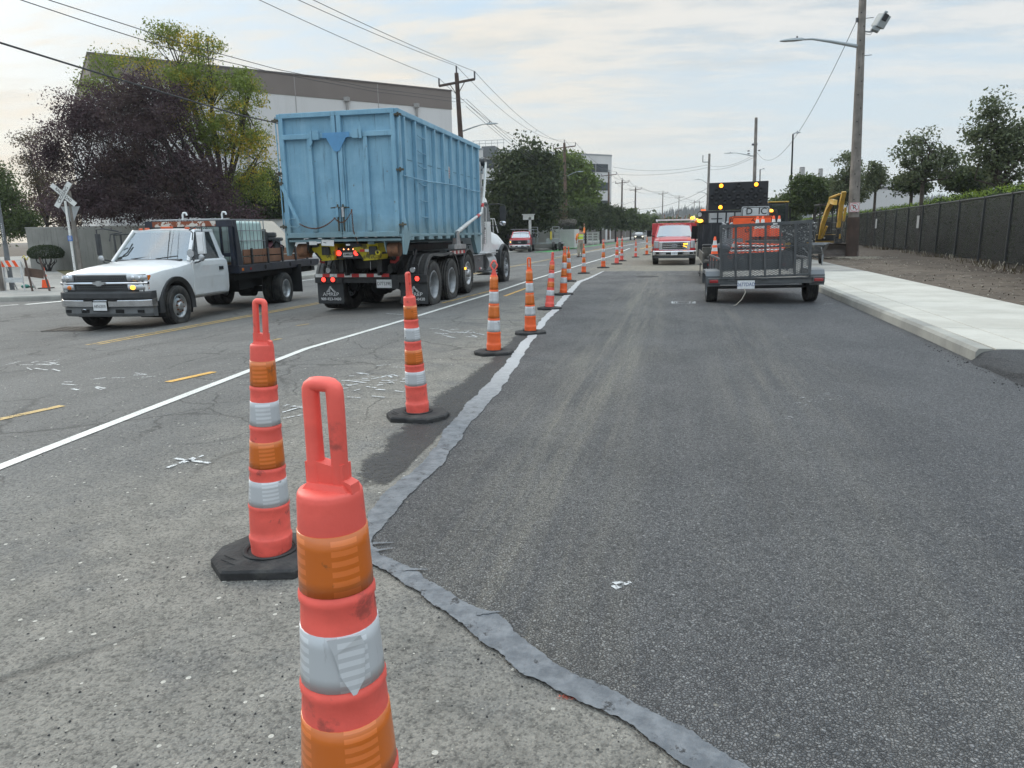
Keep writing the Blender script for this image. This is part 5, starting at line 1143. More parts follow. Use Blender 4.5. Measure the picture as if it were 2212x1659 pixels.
# rear frame posts and hinge rods
for s in (-1, 1):
    g = mk(BLU); g.box((s * (cw - .045), .10, chh / 2), (.09, .13, chh)); g.prism([(.04, .5), (.30, .05), (.34, -.06), (.12, -.34), (.02, -.34), (.0, -.06)], 'X', s * (cw - .03), s * (cw + .015)); g.build('corner_post', C, bevel=.01)
    g = mk(BLU); g.tube([(s * (cw + .012), -.02, .18), (s * (cw + .012), -.02, chh - .05)], .012, 8); g.use(GRIME)
    for z in (.22, 1.22, chh - .12): g.box((s * (cw + .01), -.02, z), (.13, .07, .035)); g.cyl((s * (cw + .015), -.03, z - .04), (s * (cw + .015), -.03, z + .04), .020, n=10)
    g.build('hinge', C)
ZH = chh * .865
for s in (-1, 1):
    g = mk(BLU); x0, x1 = .012, cw - .10; W_ = x1 - x0; xc = s * (x0 + x1) / 2
    g.box((xc, .045, chh / 2), (W_, .02, chh - .06)); g.box((xc, .0, chh - .045), (W_ + (.07), .075, .09)); g.box((xc, .0, .05), (W_ + .07, .075, .10))
    g.box((s * (x0 + .045), .0, chh / 2), (.09, .075, chh - .17)); g.box((s * (x1 + .005), -.0, chh / 2), (.085, .075, chh - .17))
    zb_ = chh - .43; g.box((xc, -.004, zb_), (W_, .075, .095)); g.box((s * (x0 + x1) / 2, -.0, (zb_ + .1) / 2), (.085, .07, zb_ - .12))
    g.box((s * (x0 + .105), .018, zb_ / 2), (.03, .05, zb_ - .12)); d = g.build('rear_door', C, bevel=.010)
    g = mk(BLU2); g.prism([(s * .0, zb_ + .045), (s * .27, zb_ + .045), (s * .27, zb_ - .045), (s * .20, zb_ - .05), (s * .06, zb_ - .28), (s * .0, zb_ - .30)], 'Y', -.052, -.0375) if s > 0 else g.prism([(-.0, zb_ + .045), (-.0, zb_ - .30), (-.06, zb_ - .28), (-.20, zb_ - .05), (-.27, zb_ - .045), (-.27, zb_ + .045)], 'Y', -.052, -.0375); g.build('gusset_plate', d)
    g = mk(BLU); g.box((s * .40, -.06, zb_ + (.005)), (.13, .05, .16)); g.prism([(s * .50 - .025, zb_ - (.20 if s < 0 else .08)), (s * .50 + .025, zb_ - (.14 if s < 0 else .08)), (s * .50 + .03, zb_ + .10), (s * .50, zb_ + (.08 if s < 0 else .22)), (s * .50 - .03, zb_ + .06)], 'Y', -.09, -.06); g.build('latch_hook', d, bevel=.006)
    g = mk(GRIME); g.tube([(s * .055, -.055, .12), (s * .055, -.055, .62)], .016, 8); g.box((s * .07, -.06, .56), (.10, .05, .03)); g.cyl((s * .13, -.065, .56), (s * .19, -.07, .555), .012, n=6); g.use(ALU if s > 0 else BLU); g.box((s * .06, -.075, .47), (.05, .04, .18)); g.build('door_latch', d, bevel=.004)
g = mk(BLU); g.bar((-1.19, -.06, 1.02), (-.86, -.075, .24), .065, .03, up=(0, 1, 0)); g.use(GRIME); g.cyl((-1.19, -.09, 1.03), (-1.19, -.04, 1.03), .035, n=10); g.use(BLU); g.tube([(-.93, -.09, .37), (-1.06, -.10, .36), (-1.05, -.10, .22), (-.90, -.10, .20), (-.83, -.09, .24)], .011, 6); g.build('locking_lever', C)
def chain(g, pts, n, r=.010):
    L = [Vector(p) for p in pts]
    for i in range(n):
        f = i / (n - 1) * (len(L) - 1); a = min(int(f), len(L) - 2); p = L[a].lerp(L[a + 1], f - a); d = (L[a + 1] - L[a]).normalized(); u = Vector((0, -1, 0)) if i % 2 else d.cross(Vector((0, -1, 0)))
        g.tube([p - d * .016 + u * r, p + d * .016 + u * r, p + d * .022, p + d * .016 - u * r, p - d * .016 - u * r, p - d * .022, p - d * .016 + u * r], .0045, 4, caps=False)
g = mk(RUST); sag = lambda a, b_, dd, m=9: [Vector(a).lerp(Vector(b_), i / m) + Vector((0, 0, -dd * 4 * (i / m) * (1 - i / m))) for i in range(m + 1)]
chain(g, sag((-.84, -.09, .26), (-.12, -.08, .36), .13), 34); chain(g, sag((-.12, -.08, .36), (.24, -.08, .50), .14), 18); chain(g, [(.24, -.08, .50), (.24, -.06, .12), (.27, .05, -.12)], 24); g.build('chain', C)
for s in (-1, 1):
    g = mk(RUST); g.cyl((s * 1.06, .22, -.245), (s * .84, .22, -.245), .135, n=24); g.use(BLU if s > 0 else BLK); g.prism([(.02, -.02), (.42, -.02), (.30, -.30), (.14, -.30)], 'X', s * .80, s * .82); g.build('ground_roller', C, bevel=.008)
g = mk(BLU); g.box((0, .07, -.055), (2 * cw - .1, .10, .05)); g.box((.5, cl / 2, -.08), (.12, cl - .3, .12)); g.box((-.5, cl / 2, -.08), (.12, cl - .3, .12))
for k in range(8): g.box((0, .7 + k * .72, -.05), (2 * cw - .16, .08, .06))
g.prism([(cl - .80, -.02), (cl - .02, -.02), (cl - .02, -.42), (cl - .30, -.52), (cl - .42, -.48)], 'X', cw - .14, cw - .04); g.prism([(cl - .80, -.02), (cl - .02, -.02), (cl - .02, -.42), (cl - .30, -.52), (cl - .42, -.48)], 'X', -cw + .04, -cw + .14); g.build('underframe', C, bevel=.008)
g = mk(WHT); g.box((-.34, .008, -.10), (.26, .004, .115), rot=(0, 3, 0)); g.use(INK); g.box((-.24, .004, -.10), (.04, .003, .05), rot=(0, 3, 0)) if False else None; g.bar((-.43, .004, -.09), (-.37, .004, -.10), .012, .002, up=(0, 1, 0)); g.use(WHT); g.box((-.66, .02, -.10), (.16, .004, .07)); g.build('paper_notice', C)
# ================================================================ UTILITY TRAILER
MG = mat('trailer_grey_paint', (.075, .08, .085), .5, .1, .15, 6, dirt=.5, dcol=(.13, .115, .095), ds=4)
FG = mat('fender_grey_paint', (.12, .13, .14), .4, .1, .12, 4, dirt=.4, dcol=(.2, .19, .17), ds=5)
def expanded(t, p):     # flattened diamond openings of expanded metal, 70 x 30 mm
    x = t.xyz(p); h = t.math('ADD', x[0], x[1])
    u = t.math('MULTIPLY', h, math.pi / .075); v = t.math('MULTIPLY', x[2], math.pi / .034)
    a = t.math('ABSOLUTE', t.math('SINE', t.math('ADD', u, v))); b = t.math('ABSOLUTE', t.math('SINE', t.math('SUBTRACT', u, v)))
    return t.math('LESS_THAN', t.math('MINIMUM', a, b), .36)
EXP = holes('expanded_metal', (.10, .107, .113), expanded)
T = thing('utility_trailer', 'grey mesh-sided utility trailer with its tall ramp gate up, parked on fresh asphalt', 'trailer', (1.66, 14.55, 0), rot=(0, -.8, 2))
w = .81; zf = .47; L = 3.1
g = mk(MG); g.box((0, .0, zf - .01), (2 * w + .50, .05, .11)); g.box((0, -.035, zf + .045), (2 * w + .50, .04, .012)); g.build('tail_bar', T, bevel=.006)
g = mk(MG)
for s in (-1, 1): g.box((s * w, L / 2, zf), (.05, L, .09)); g.box((s * w, L / 2, zf + .40), (.04, L, .04)); [g.box((s * w, y, zf + .2), (.04, .04, .4)) for y in (.03, .8, 1.6, 2.4, L)]
g.box((0, L, zf), (2 * w, .05, .09)); g.box((0, L, zf + .40), (2 * w, .04, .04)); g.bar((-.9, L, zf - .03), (0, L + 1.1, zf - .03), .05, .08); g.bar((.9, L, zf - .03), (0, L + 1.1, zf - .03), .05, .08)
g.cyl((-1.0, .62, .30), (1.0, .62, .30), .03, n=8); g.box((0, 1.6, zf - .04), (.06, 3, .05)); g.use(EXP)
for s in (-1, 1): g.quad((s * w, .03, zf + .03), (s * w, L, zf + .03), (s * w, L, zf + .39), (s * w, .03, zf + .39))
g.quad((-w, L - .01, zf + .03), (w, L - .01, zf + .03), (w, L - .01, zf + .39), (-w, L - .01, zf + .39)); g.build('side_frame', T)
g = mk(mat('weathered_deck_board', (.20, .19, .17), .85, 0, .2, 3, dirt=.6, dcol=(.42, .39, .34), ds=4))
for i in range(11): g.box((-w + .09 + i * .17, L / 2, zf + .025), (.16, L - .06, .03))
g.build('deck', T)
# ramp gate
G1 = 1.00
g = mk(MG)
for x in (-w, w): g.box((x, -.02, zf + .06 + G1 / 2), (.045, .045, G1))
g.box((0, -.02, zf + .06 + G1), (2 * w + .045, .055, .06)); g.box((0, -.02, zf + .08), (2 * w, .045, .04)); g.box((0, .012, zf + .06 + G1 * .57), (2 * w, .03, .03))
for i in range(1, 6): g.box((-w + i * 2 * w / 6, -.045, zf + .06 + G1 / 2), (.04, .035, G1 - .05))
for x in (-.62, .0, .62): g.cyl((x - .06, -.045, zf + .03), (x + .06, -.045, zf + .03), .014, n=8)
g.tube([(w + .01, -.03, zf + .75), (w + .07, -.03, zf + .75), (w + .07, -.03, zf + .90), (w + .01, -.03, zf + .90)], .009, 6); g.use(WHT); g.box((.17, -.055, zf + G1 + .055), (.08, .01, .03)); gate = g.build('ramp_gate', T, bevel=.004)
g = mk(EXP); g.quad((-w, -.015, zf + .08), (w, -.015, zf + .08), (w, -.015, zf + .04 + G1), (-w, -.015, zf + .04 + G1)); g.build('gate_mesh', gate)
g = mk(holes('fine_solid_mesh', (.06, .065, .07), lambda t, p: t.math('GREATER_THAN', t.math('ABSOLUTE', t.math('SINE', t.math('MULTIPLY', t.math('ADD', t.xyz(p)[2], t.math('MULTIPLY', t.xyz(p)[0], .2)), 170))), .30))); g.quad((-w, .006, zf + .20), (w - .28, .006, zf + .20), (w - .28, .006, zf + .54), (-w, .006, zf + .54)); g.build('lower_gate_mesh', gate); gate.rotation_euler = (0, R_(-1.5), 0)
for s in (-1, 1):
    wheel(T, (s * (w + .14), .62, .31), .31, .21, s, 'steel', FG)
    g = mk(FG); x0, x1 = s * (w + .02), s * (w + .29)
    pf = [(.12, .36), (.12, .56), (.20, .645), (.36, .66), (.88, .66), (1.04, .645), (1.12, .56), (1.12, .36)]
    rings = [[(x0, y, z), (x1, y, z), (x1, y + (.012 if y > .56 else -.012) * 0, z - .05) if .15 < y < 1.1 else (x1, y, z), (x0, y, z)] for y, z in pf]
    g.loft([[(x0, y, z), (x1, y, z)] for y, z in pf], caps=False, closed=False, smooth=False); n0 = [(x1, y, z) for y, z in pf] + [(x1, y, z - .07 if .15 < y < 1.1 else z) for y, z in pf][::-1]
    g.add(n0, [(i, i + 1, len(n0) - 2 - i, len(n0) - 1 - i) for i in range(7)], False)
    o = g.build('fender', T); md = o.modifiers.new('s', 'SOLIDIFY'); md.thickness = .006; md = o.modifiers.new('b', 'BEVEL'); md.width = .02; md.segments = 2; md.limit_method = 'ANGLE'
    g = mk(MG); g.box((s * (w + .15), -.03, zf + .0), (.22, .06, .115)); g.use(LENS_R); g.box((s * (w + .15), -.065, zf + .0), (.165, .02, .062)); g.build('tail_light', T, bevel=.012)
plate(T, '2677DAD', (-.36, -.075, zf - .07), 0, .32, .16, ink=INKB, ts=.098, small=None)
g = mk(mat('frayed_cord', (.55, .5, .42), .8)); g.tube([(-.40, -.08, zf - .14), (-.37, -.10, .25), (-.44, -.16, .12), (-.55, -.2, .012), (-.60, -.22, .006)], .006, 5)
o = g.build('cord', loc=(0, 0, 0)); o.matrix_world = Matrix.Translation((1.66, 14.55, 0)) @ Matrix.Rotation(R_(2), 4, 'Z'); tag(o, 'frayed pale cord dangling from the mesh trailer to the asphalt', 'cord')

# ================================================================ BLACK WORK TRUCK WITH ARROW BOARD
BT = Vector((1.80, 20.0, 0)); T = thing('flatbed_work_truck', 'black flatbed work truck with slotted head board, parked behind the mesh trailer', 'truck', BT, 0)
STEELD = mat('dirty_bed_steel', (.09, .085, .075), .7, .2, .3, 6, dirt=.8, dcol=(.19, .165, .13), ds=4)
g = mk(STEELD); g.box((0, 2.2, .60), (2.26, 4.5, .06)); g.box((-1.13, 2.2, .70), (.05, 4.4, .26)); g.box((1.13, 2.2, .70), (.05, 4.4, .26)); g.build('bed_deck', T, bevel=.01)
g = mk(BLK); g.box((0, .0, .52), (2.28, .08, .16)); g.box((0, .05, .16), (2.2, .08, .08)); [g.box((0, .05, .23 + i * .055), (2.1, .06, .022)) for i in range(5)]; g.bar((-1.16, .4, .52), (-1.24, .9, .50), .03); g.box((-1.22, .35, .30), (.06, .6, .03)); g.bar((-1.2, .3, .55), (-1.2, .3, .2), .025); g.build('rear_panel', T, bevel=.005)
g = mk(mat('dull_red_paint', (.16, .02, .02), .5, 0, .2, 6)); g.box((0, .0, .16), (2.24, .05, .085)); g.build('rear_bumper', T)
for x in (-.92, .92): g = mk(LENS_R); g.box((x, -.05, .52), (.20, .02, .06)); g.build('tail_light', T, bevel=.01)
g = mk(UNDER); g.box((0, 3.4, .48), (.8, 6.4, .2)); g.box((0, 1.0, .34), (1.8, .12, .12)); g.build('frame', T)
for s in (-1, 1): wheel(T, (s * .90, 1.0, .36), .36, .22, s, 'deep', ALU); wheel(T, (s * .66, 1.0, .36), .36, .2, s, 'deep', ALU); wheel(T, (s * .82, 5.9, .36), .36, .24, s, 'front', ALU)
# head board with window slots
y = 4.2; g = mk(mat('head_board_black', (.016, .017, .022), .5, 0, .3, 4, dirt=.7, dcol=(.075, .075, .08), ds=2.2, streak=True))
g.box((0, y, 1.13), (2.34, .05, 1.06)); g.box((0, y, 1.995), (2.34, .07, .07)); g.box((-1.03, y, 1.80), (.28, .05, .36)); g.box((1.03, y, 1.80), (.28, .05, .36))
for i in range(6): g.box((-.60 + i * .26, y, 1.80), (.045, .05, .36))
g.box((-1.17, y, 1.30), (.05, .10, 1.42)); g.box((1.17, y, 1.30), (.05, .10, 1.42)); hb = g.build('headboard', T, bevel=.006)
g = mk(mat('orange_marker_lit', (.7, .12, .03), .4, emit=(1, .18, .03), es=.7)); g.box((-1.05, y, 2.06), (.15, .06, .045)); g.build('marker_light', hb)
g = mk(UNDER); g.lathe([(0, .06), (.07, .05), (.085, 0)], 'Y', 14, (-1.16, y - .05, 1.92)); g.use(ALU); g.disc((-1.16, y - .06, 1.92), .07, (0, -1, 0)); g.build('work_light', hb)
g = mk(AMBER_ON); g.sphere((-1.14, y - .1, 1.72), .085, 12, (1.1, .8, .65)); g.use(LENS_A); g.sphere((-1.26, y - .0, 1.70), .06, 12); g.build('beacon', hb)
g = mk(BLK); g.bar((-1.22, y, 1.66), (-1.22, y, .6), .015); g.tube([(.98, y - .1, 1.6), (.98, y - .1, 1.95)], .015, 6); g.use(AMBER_ON); g.lathe([(.075, 1.95), (.085, 1.99), (.06, 2.03), (0, 2.04)], 'Z', 14, (.98, y - .1, 0)); g.build('beacon', hb)
# cab beyond (white)
sec = [(7.0, .78, .35, .85, .90), (6.9, .84, .33, .95, 1.0), (6.2, .86, .32, 1.02, 1.10), (5.75, .86, .32, 1.06, 1.12), (5.6, .86, .32, 1.1, 1.12), (4.42, .86, .32, 1.10, 1.12)]
pickup_body(T, dict(sec=sec[::1], arches=[(5.9, .44, .36)]), WHITE)
cabin(T, WHITE, .80, .68, 5.68, 5.2, 4.55, 4.48, 1.12, 1.92, gl=WINC)
g = mk(WHITE); g.box((-.30, 4.36, 1.55), (1.1, .04, .85)); g.use(LENS_C); g.box((.52, 4.36, 1.62), (.50, .05, .52)); g.use(UNDER); g.box((-.62, 4.335, 1.78), (.35, .02, .03)); g.build('cab_back', T, bevel=.01)
g = mk(UNDER); g.box((-1.28, 4.9, 1.36), (.22, .12, .42)); g.tube([(-.88, 5.1, 1.2), (-1.26, 4.9, 1.05), (-1.26, 4.9, 1.2)], .018, 6); g.build('mirror', T, bevel=.05)
g = mk(UNDER); g.box((1.26, 4.9, 2.36), (.0001, .0001, .0001)) if False else g.box((1.27, 4.9, 1.36), (.2, .12, .4)); g.build('mirror', T, bevel=.05)
# arrow board: its own thing, stands on the head board
AB = thing('arrow_board', 'black flashing arrow board with three amber lamps lit, raised above the work truck', 'arrow board', (1.79 + .02, 24.35, 2.05), -1.5, rot=(-4, -.3, -2))
g = mk(mat('arrow_board_black', (.010, .010, .013), .6, 0, .2, 4)); g.box((0, 0, .43), (1.80, .06, .86)); g.build('panel', AB, bevel=.012)
g = mk(BLK); g.box((-.4, .05, -.05), (.05, .04, .3)); g.box((.4, .05, -.05), (.05, .04, .3)); g.build('mast', AB)
rows = [(.755, (-.53, 0, .53), (0, 2)), (.59, [-.665 + i * .266 for i in range(6)], ()), (.42, [-.80 + i * .266 for i in range(7)], ()), (.25, [-.665 + i * .266 for i in range(6)], ()), (.085, (-.53, 0, .53), (0,))]
for z, xs, on in rows:
    for k, x in enumerate(xs):
        g = mk(mat('lamp_hood', (.035, .035, .038), .4)); g.lathe([(.066, -.03), (.070, -.085), (.064, -.085), (.058, -.035), (0, -.033)], 'Y', 18, (x, 0, z)); 
        if k in on: g.use(mat('arrow_lamp_lit', (.9, .35, .02), .4, emit=(1, .33, .02), es=3.0)); g.sphere((x, -.07, z), .062, 14, (1, .3, 1))
        g.build('lamp', AB)
# ---- load on the bed (each thing its own)
def sign(name, label, loc, rz, w, h, face, border, letters, rot=None, cat='road sign'):
    t = thing(name, label, cat, loc, rz, rot=rot)
    def rr(x0, z0, x1, z1, r, y0, y1, g):
        pts = []
        for cx_, cz_, a0 in ((x1 - r, z1 - r, 0), (x0 + r, z1 - r, 90), (x0 + r, z0 + r, 180), (x1 - r, z0 + r, 270)):
            pts += [(cx_ + r * math.cos(R_(a0 + a)), cz_ + r * math.sin(R_(a0 + a))) for a in (0, 30, 60, 90)]
        g.prism(pts[::-1], 'Y', y0, y1)
    g = mk(border); rr(-w / 2, 0, w / 2, h, .05, -.003, .003, g); g.use(face); rr(-w / 2 + .015, .015, w / 2 - .015, h - .015, .04, -.005, -.003, g); g.use(border); rr(-w / 2 + .035, .035, w / 2 - .035, h - .035, .04, -.0065, -.005, g); g.use(face); rr(-w / 2 + .055, .055, w / 2 - .055, h - .055, .03, -.008, -.0065, g); g.build('panel', t)
    g = mk(INK)
    for s_, sz, x, z, ry in letters: g.text(s_, sz, (x, -.010, z), (90, ry, 0), .001, bold=.003)
    g.build('lettering', t); return t
SO = mat('sign_orange', (.88, .12, .025), .5, 0, .08, 5, dirt=.5, dcol=(.9, .35, .25), ds=3.5, dlo=.60, dhi=.64); SWH = mat('sign_white', (.55, .56, .56), .5, 0, .08, 5, dirt=.7, dcol=(.14, .13, .13), ds=6, dlo=.60, dhi=.64)
sign('road_sign', 'scuffed white rectangular sign lying sideways with letters D and C, on the work truck', (2.165, 22.4, 1.36), 0, .80, .74, SWH, INK, [('D', .26, -.17, .58, 0), ('IC', .26, .20, .58, 0), ('AD', .22, -.17, .28, 0), ('FF', .22, .2, .28, 0)])
sign('road_sign', 'orange work zone sign with black border and slanting letters, on the work truck', (2.01, 21.6, .86), 0, 1.14, .95, SO, INK, [('T', .17, .06, .80, -50), ('H', .17, -.03, .67, -50), ('G', .17, -.12, .54, -50)])
sign('road_sign', 'orange work zone sign behind another orange sign, its left edge showing', (1.96, 21.75, .86), 0, 1.14, .94, SO, INK, [])
sign('barrier_board', 'grey sign blank leaning in the load under the orange signs', (1.52, 21.3, .64), 0, .5, .55, mat('blank_grey', (.30, .31, .32), .5, .2), STEEL, [], cat='sign panel')
def stack(name, label, loc, n, rz=0):
    t = thing(name, label, 'cones', loc, rz); k = 0; t.scale = (.86, .86, .82)
    for i in range(n):
        z = i * .065; r = lambda h: .026 + .104 * (1 - h / .71)
        g = mk(CONEO); g.lathe([(r(.03), .03 + z), (r(.70), .70 + z), (.020, .71 + z), (0, .71 + z)], n=16); g.use(CONEW)
        for z0, z1 in ((.47, .60), (.30, .40)): g.lathe([(r(z0) + .002, z0 + z), (r(z1) + .002, z1 + z)], n=16)
        g.use(RUB); g.box((0, 0, .016 + z), (.36, .36, .032)); g.build('cone', t)
    return t
for x, n, lb in ((2.10, 2, 'leftmost stack of orange cones among the signs on the work truck'), (2.24, 2, 'second stack of orange cones right beside the leftmost stack on the work truck'), (2.52, 2, 'stack of orange cones in front of the wheel loader, left of the rightmost stack'), (2.66, 2, 'rightmost stack of orange cones on the work truck bed')): stack('cone_stack', lb, (x, 21.0, 1.15), n)
for i in range(5):
    g = mk(CONEO if i % 2 == 0 else CONEW); g.box((0, 0, 0), (1.25, .03, .09)); g.use(CONEW if i % 2 == 0 else CONEO)
    for k in range(4): g.prism([(-.5 + k * .3, -.045), (-.42 + k * .3, -.045), (-.36 + k * .3, .045), (-.44 + k * .3, .045)], 'Y', -.017, -.0155)
    o = g.build('barricade_board', loc=(2.08 + .05 * (i % 3), 20.50 + .035 * i, .80 + .055 * i)); o.rotation_euler = (R_(50), R_((i - 2) * 1.5), R_(i * 2)); tag(o, 'striped orange and white board, %s from the bottom of the pile on the work truck' % 'first second third fourth fifth'.split()[i], 'barricade board', 'barricade boards piled on the work truck')
t = thing('sign_stand_bundle', 'bundle of folded silver sign stands upright at the left of the work truck load', 'sign stands', (1.30, 20.9, .64), 0)
r = random.Random(4)
for i in range(16):
    g = mk(ALU if i % 2 else STEEL); x, y_ = r.uniform(-.14, .14), r.uniform(-.12, .12); h = r.uniform(.75, .98); g.bar((x, y_, 0), (x + r.uniform(-.05, .05), y_, h), .022); g.cyl((x - .02, y_ - .02, h), (x + .03, y_ - .03, h + .01), .028, n=8); g.build('stand', t)
t = thing('water_tank', 'dusty black tank with white splatter at the right side of the work truck bed', 'tank', (2.62, 22.6, .64), 0)
g = mk(mat('splattered_black_plastic', (.03, .03, .03), .6, 0, .2, 8, dirt=.9, dcol=(.42, .42, .40), ds=8, dlo=.55, dhi=.6)); g.loft([[(a * .38, b_ * .4, 0) for a, b_ in ((-1, -1), (1, -1), (1, 1), (-1, 1))], [(a * .34, b_ * .36, .62) for a, b_ in ((-1, -1), (1, -1), (1, 1), (-1, 1))]], smooth=False); g.build('shell', t, bevel=.04)
g = mk(UNDER); g.box((0, 0, .64), (.80, .84, .04)); g.build('lid', t, bevel=.01)
t = thing('trash_bin', 'ribbed dark grey rubbish bin stuffed with a bag behind the parked trailer', 'bin', (1.12, 20.45, .0), 0)
g = mk(mat('bin_plastic', (.05, .055, .065), .6, 0, .15, 5)); ring = lambda rr, z, m=40: [(rr * (1 + .02 * (k % 2)) * math.cos(2 * math.pi * k / m), rr * (1 + .02 * (k % 2)) * math.sin(2 * math.pi * k / m), z) for k in range(m)]
g.loft([ring(.19, .22), ring(.25, .93)], smooth=False); g.lathe([(.25, .93), (.275, .935), (.275, .97), (.25, .97), (.24, .92)], n=30); g.build('body', t)
g = mk(mat('bag_plastic', (.03, .035, .045), .3)); r = random.Random(2); g.loft([[(rr * (1 + r.uniform(-.2, .2)) * math.cos(a), rr * (1 + r.uniform(-.2, .2)) * math.sin(a), z + r.uniform(-.02, .02)) for a in np.linspace(0, 6.0, 13)] for rr, z in ((.26, .93), (.25, 1.0), (.16, 1.06), (.03, 1.08))], smooth=True); g.build('bag', t)
g = Vector((.82 + .10, 20.02, .60)); cone('traffic_cone', 'orange traffic cone with two white bands riding on the work truck rear bumper', (.95, 20.05, .60), .66, rz=8)
cone('traffic_cone', 'orange traffic cone lying tilted between the bin and the mesh trailer', (1.36, 20.35, .66), .5, rot=(8, 14, 0), base=False)
g = mk(BLK); g.box((0, 0, 0), (.62, .3, .07)); o = g.build('tool_case', loc=(.98, 21.5, 1.0), bevel=.03); tag(o, 'flat black case on top of gear at the left of the work truck bed', 'case')
g = mk(STEELD); g.box((0, 0, .15), (.6, .5, .33)); o = g.build('steel_box', loc=(.98, 21.5, .64), bevel=.01); tag(o, 'dirty steel box on the left side of the work truck bed under the flat case', 'box')
g = mk(STEELD); g.box((0, 0, 0), (1.0, .5, .50)); o = g.build('equipment_crate', loc=(2.32, 21.0, .89), bevel=.02); tag(o, 'long dark equipment crate at the back of the work truck bed behind the boards', 'crate')

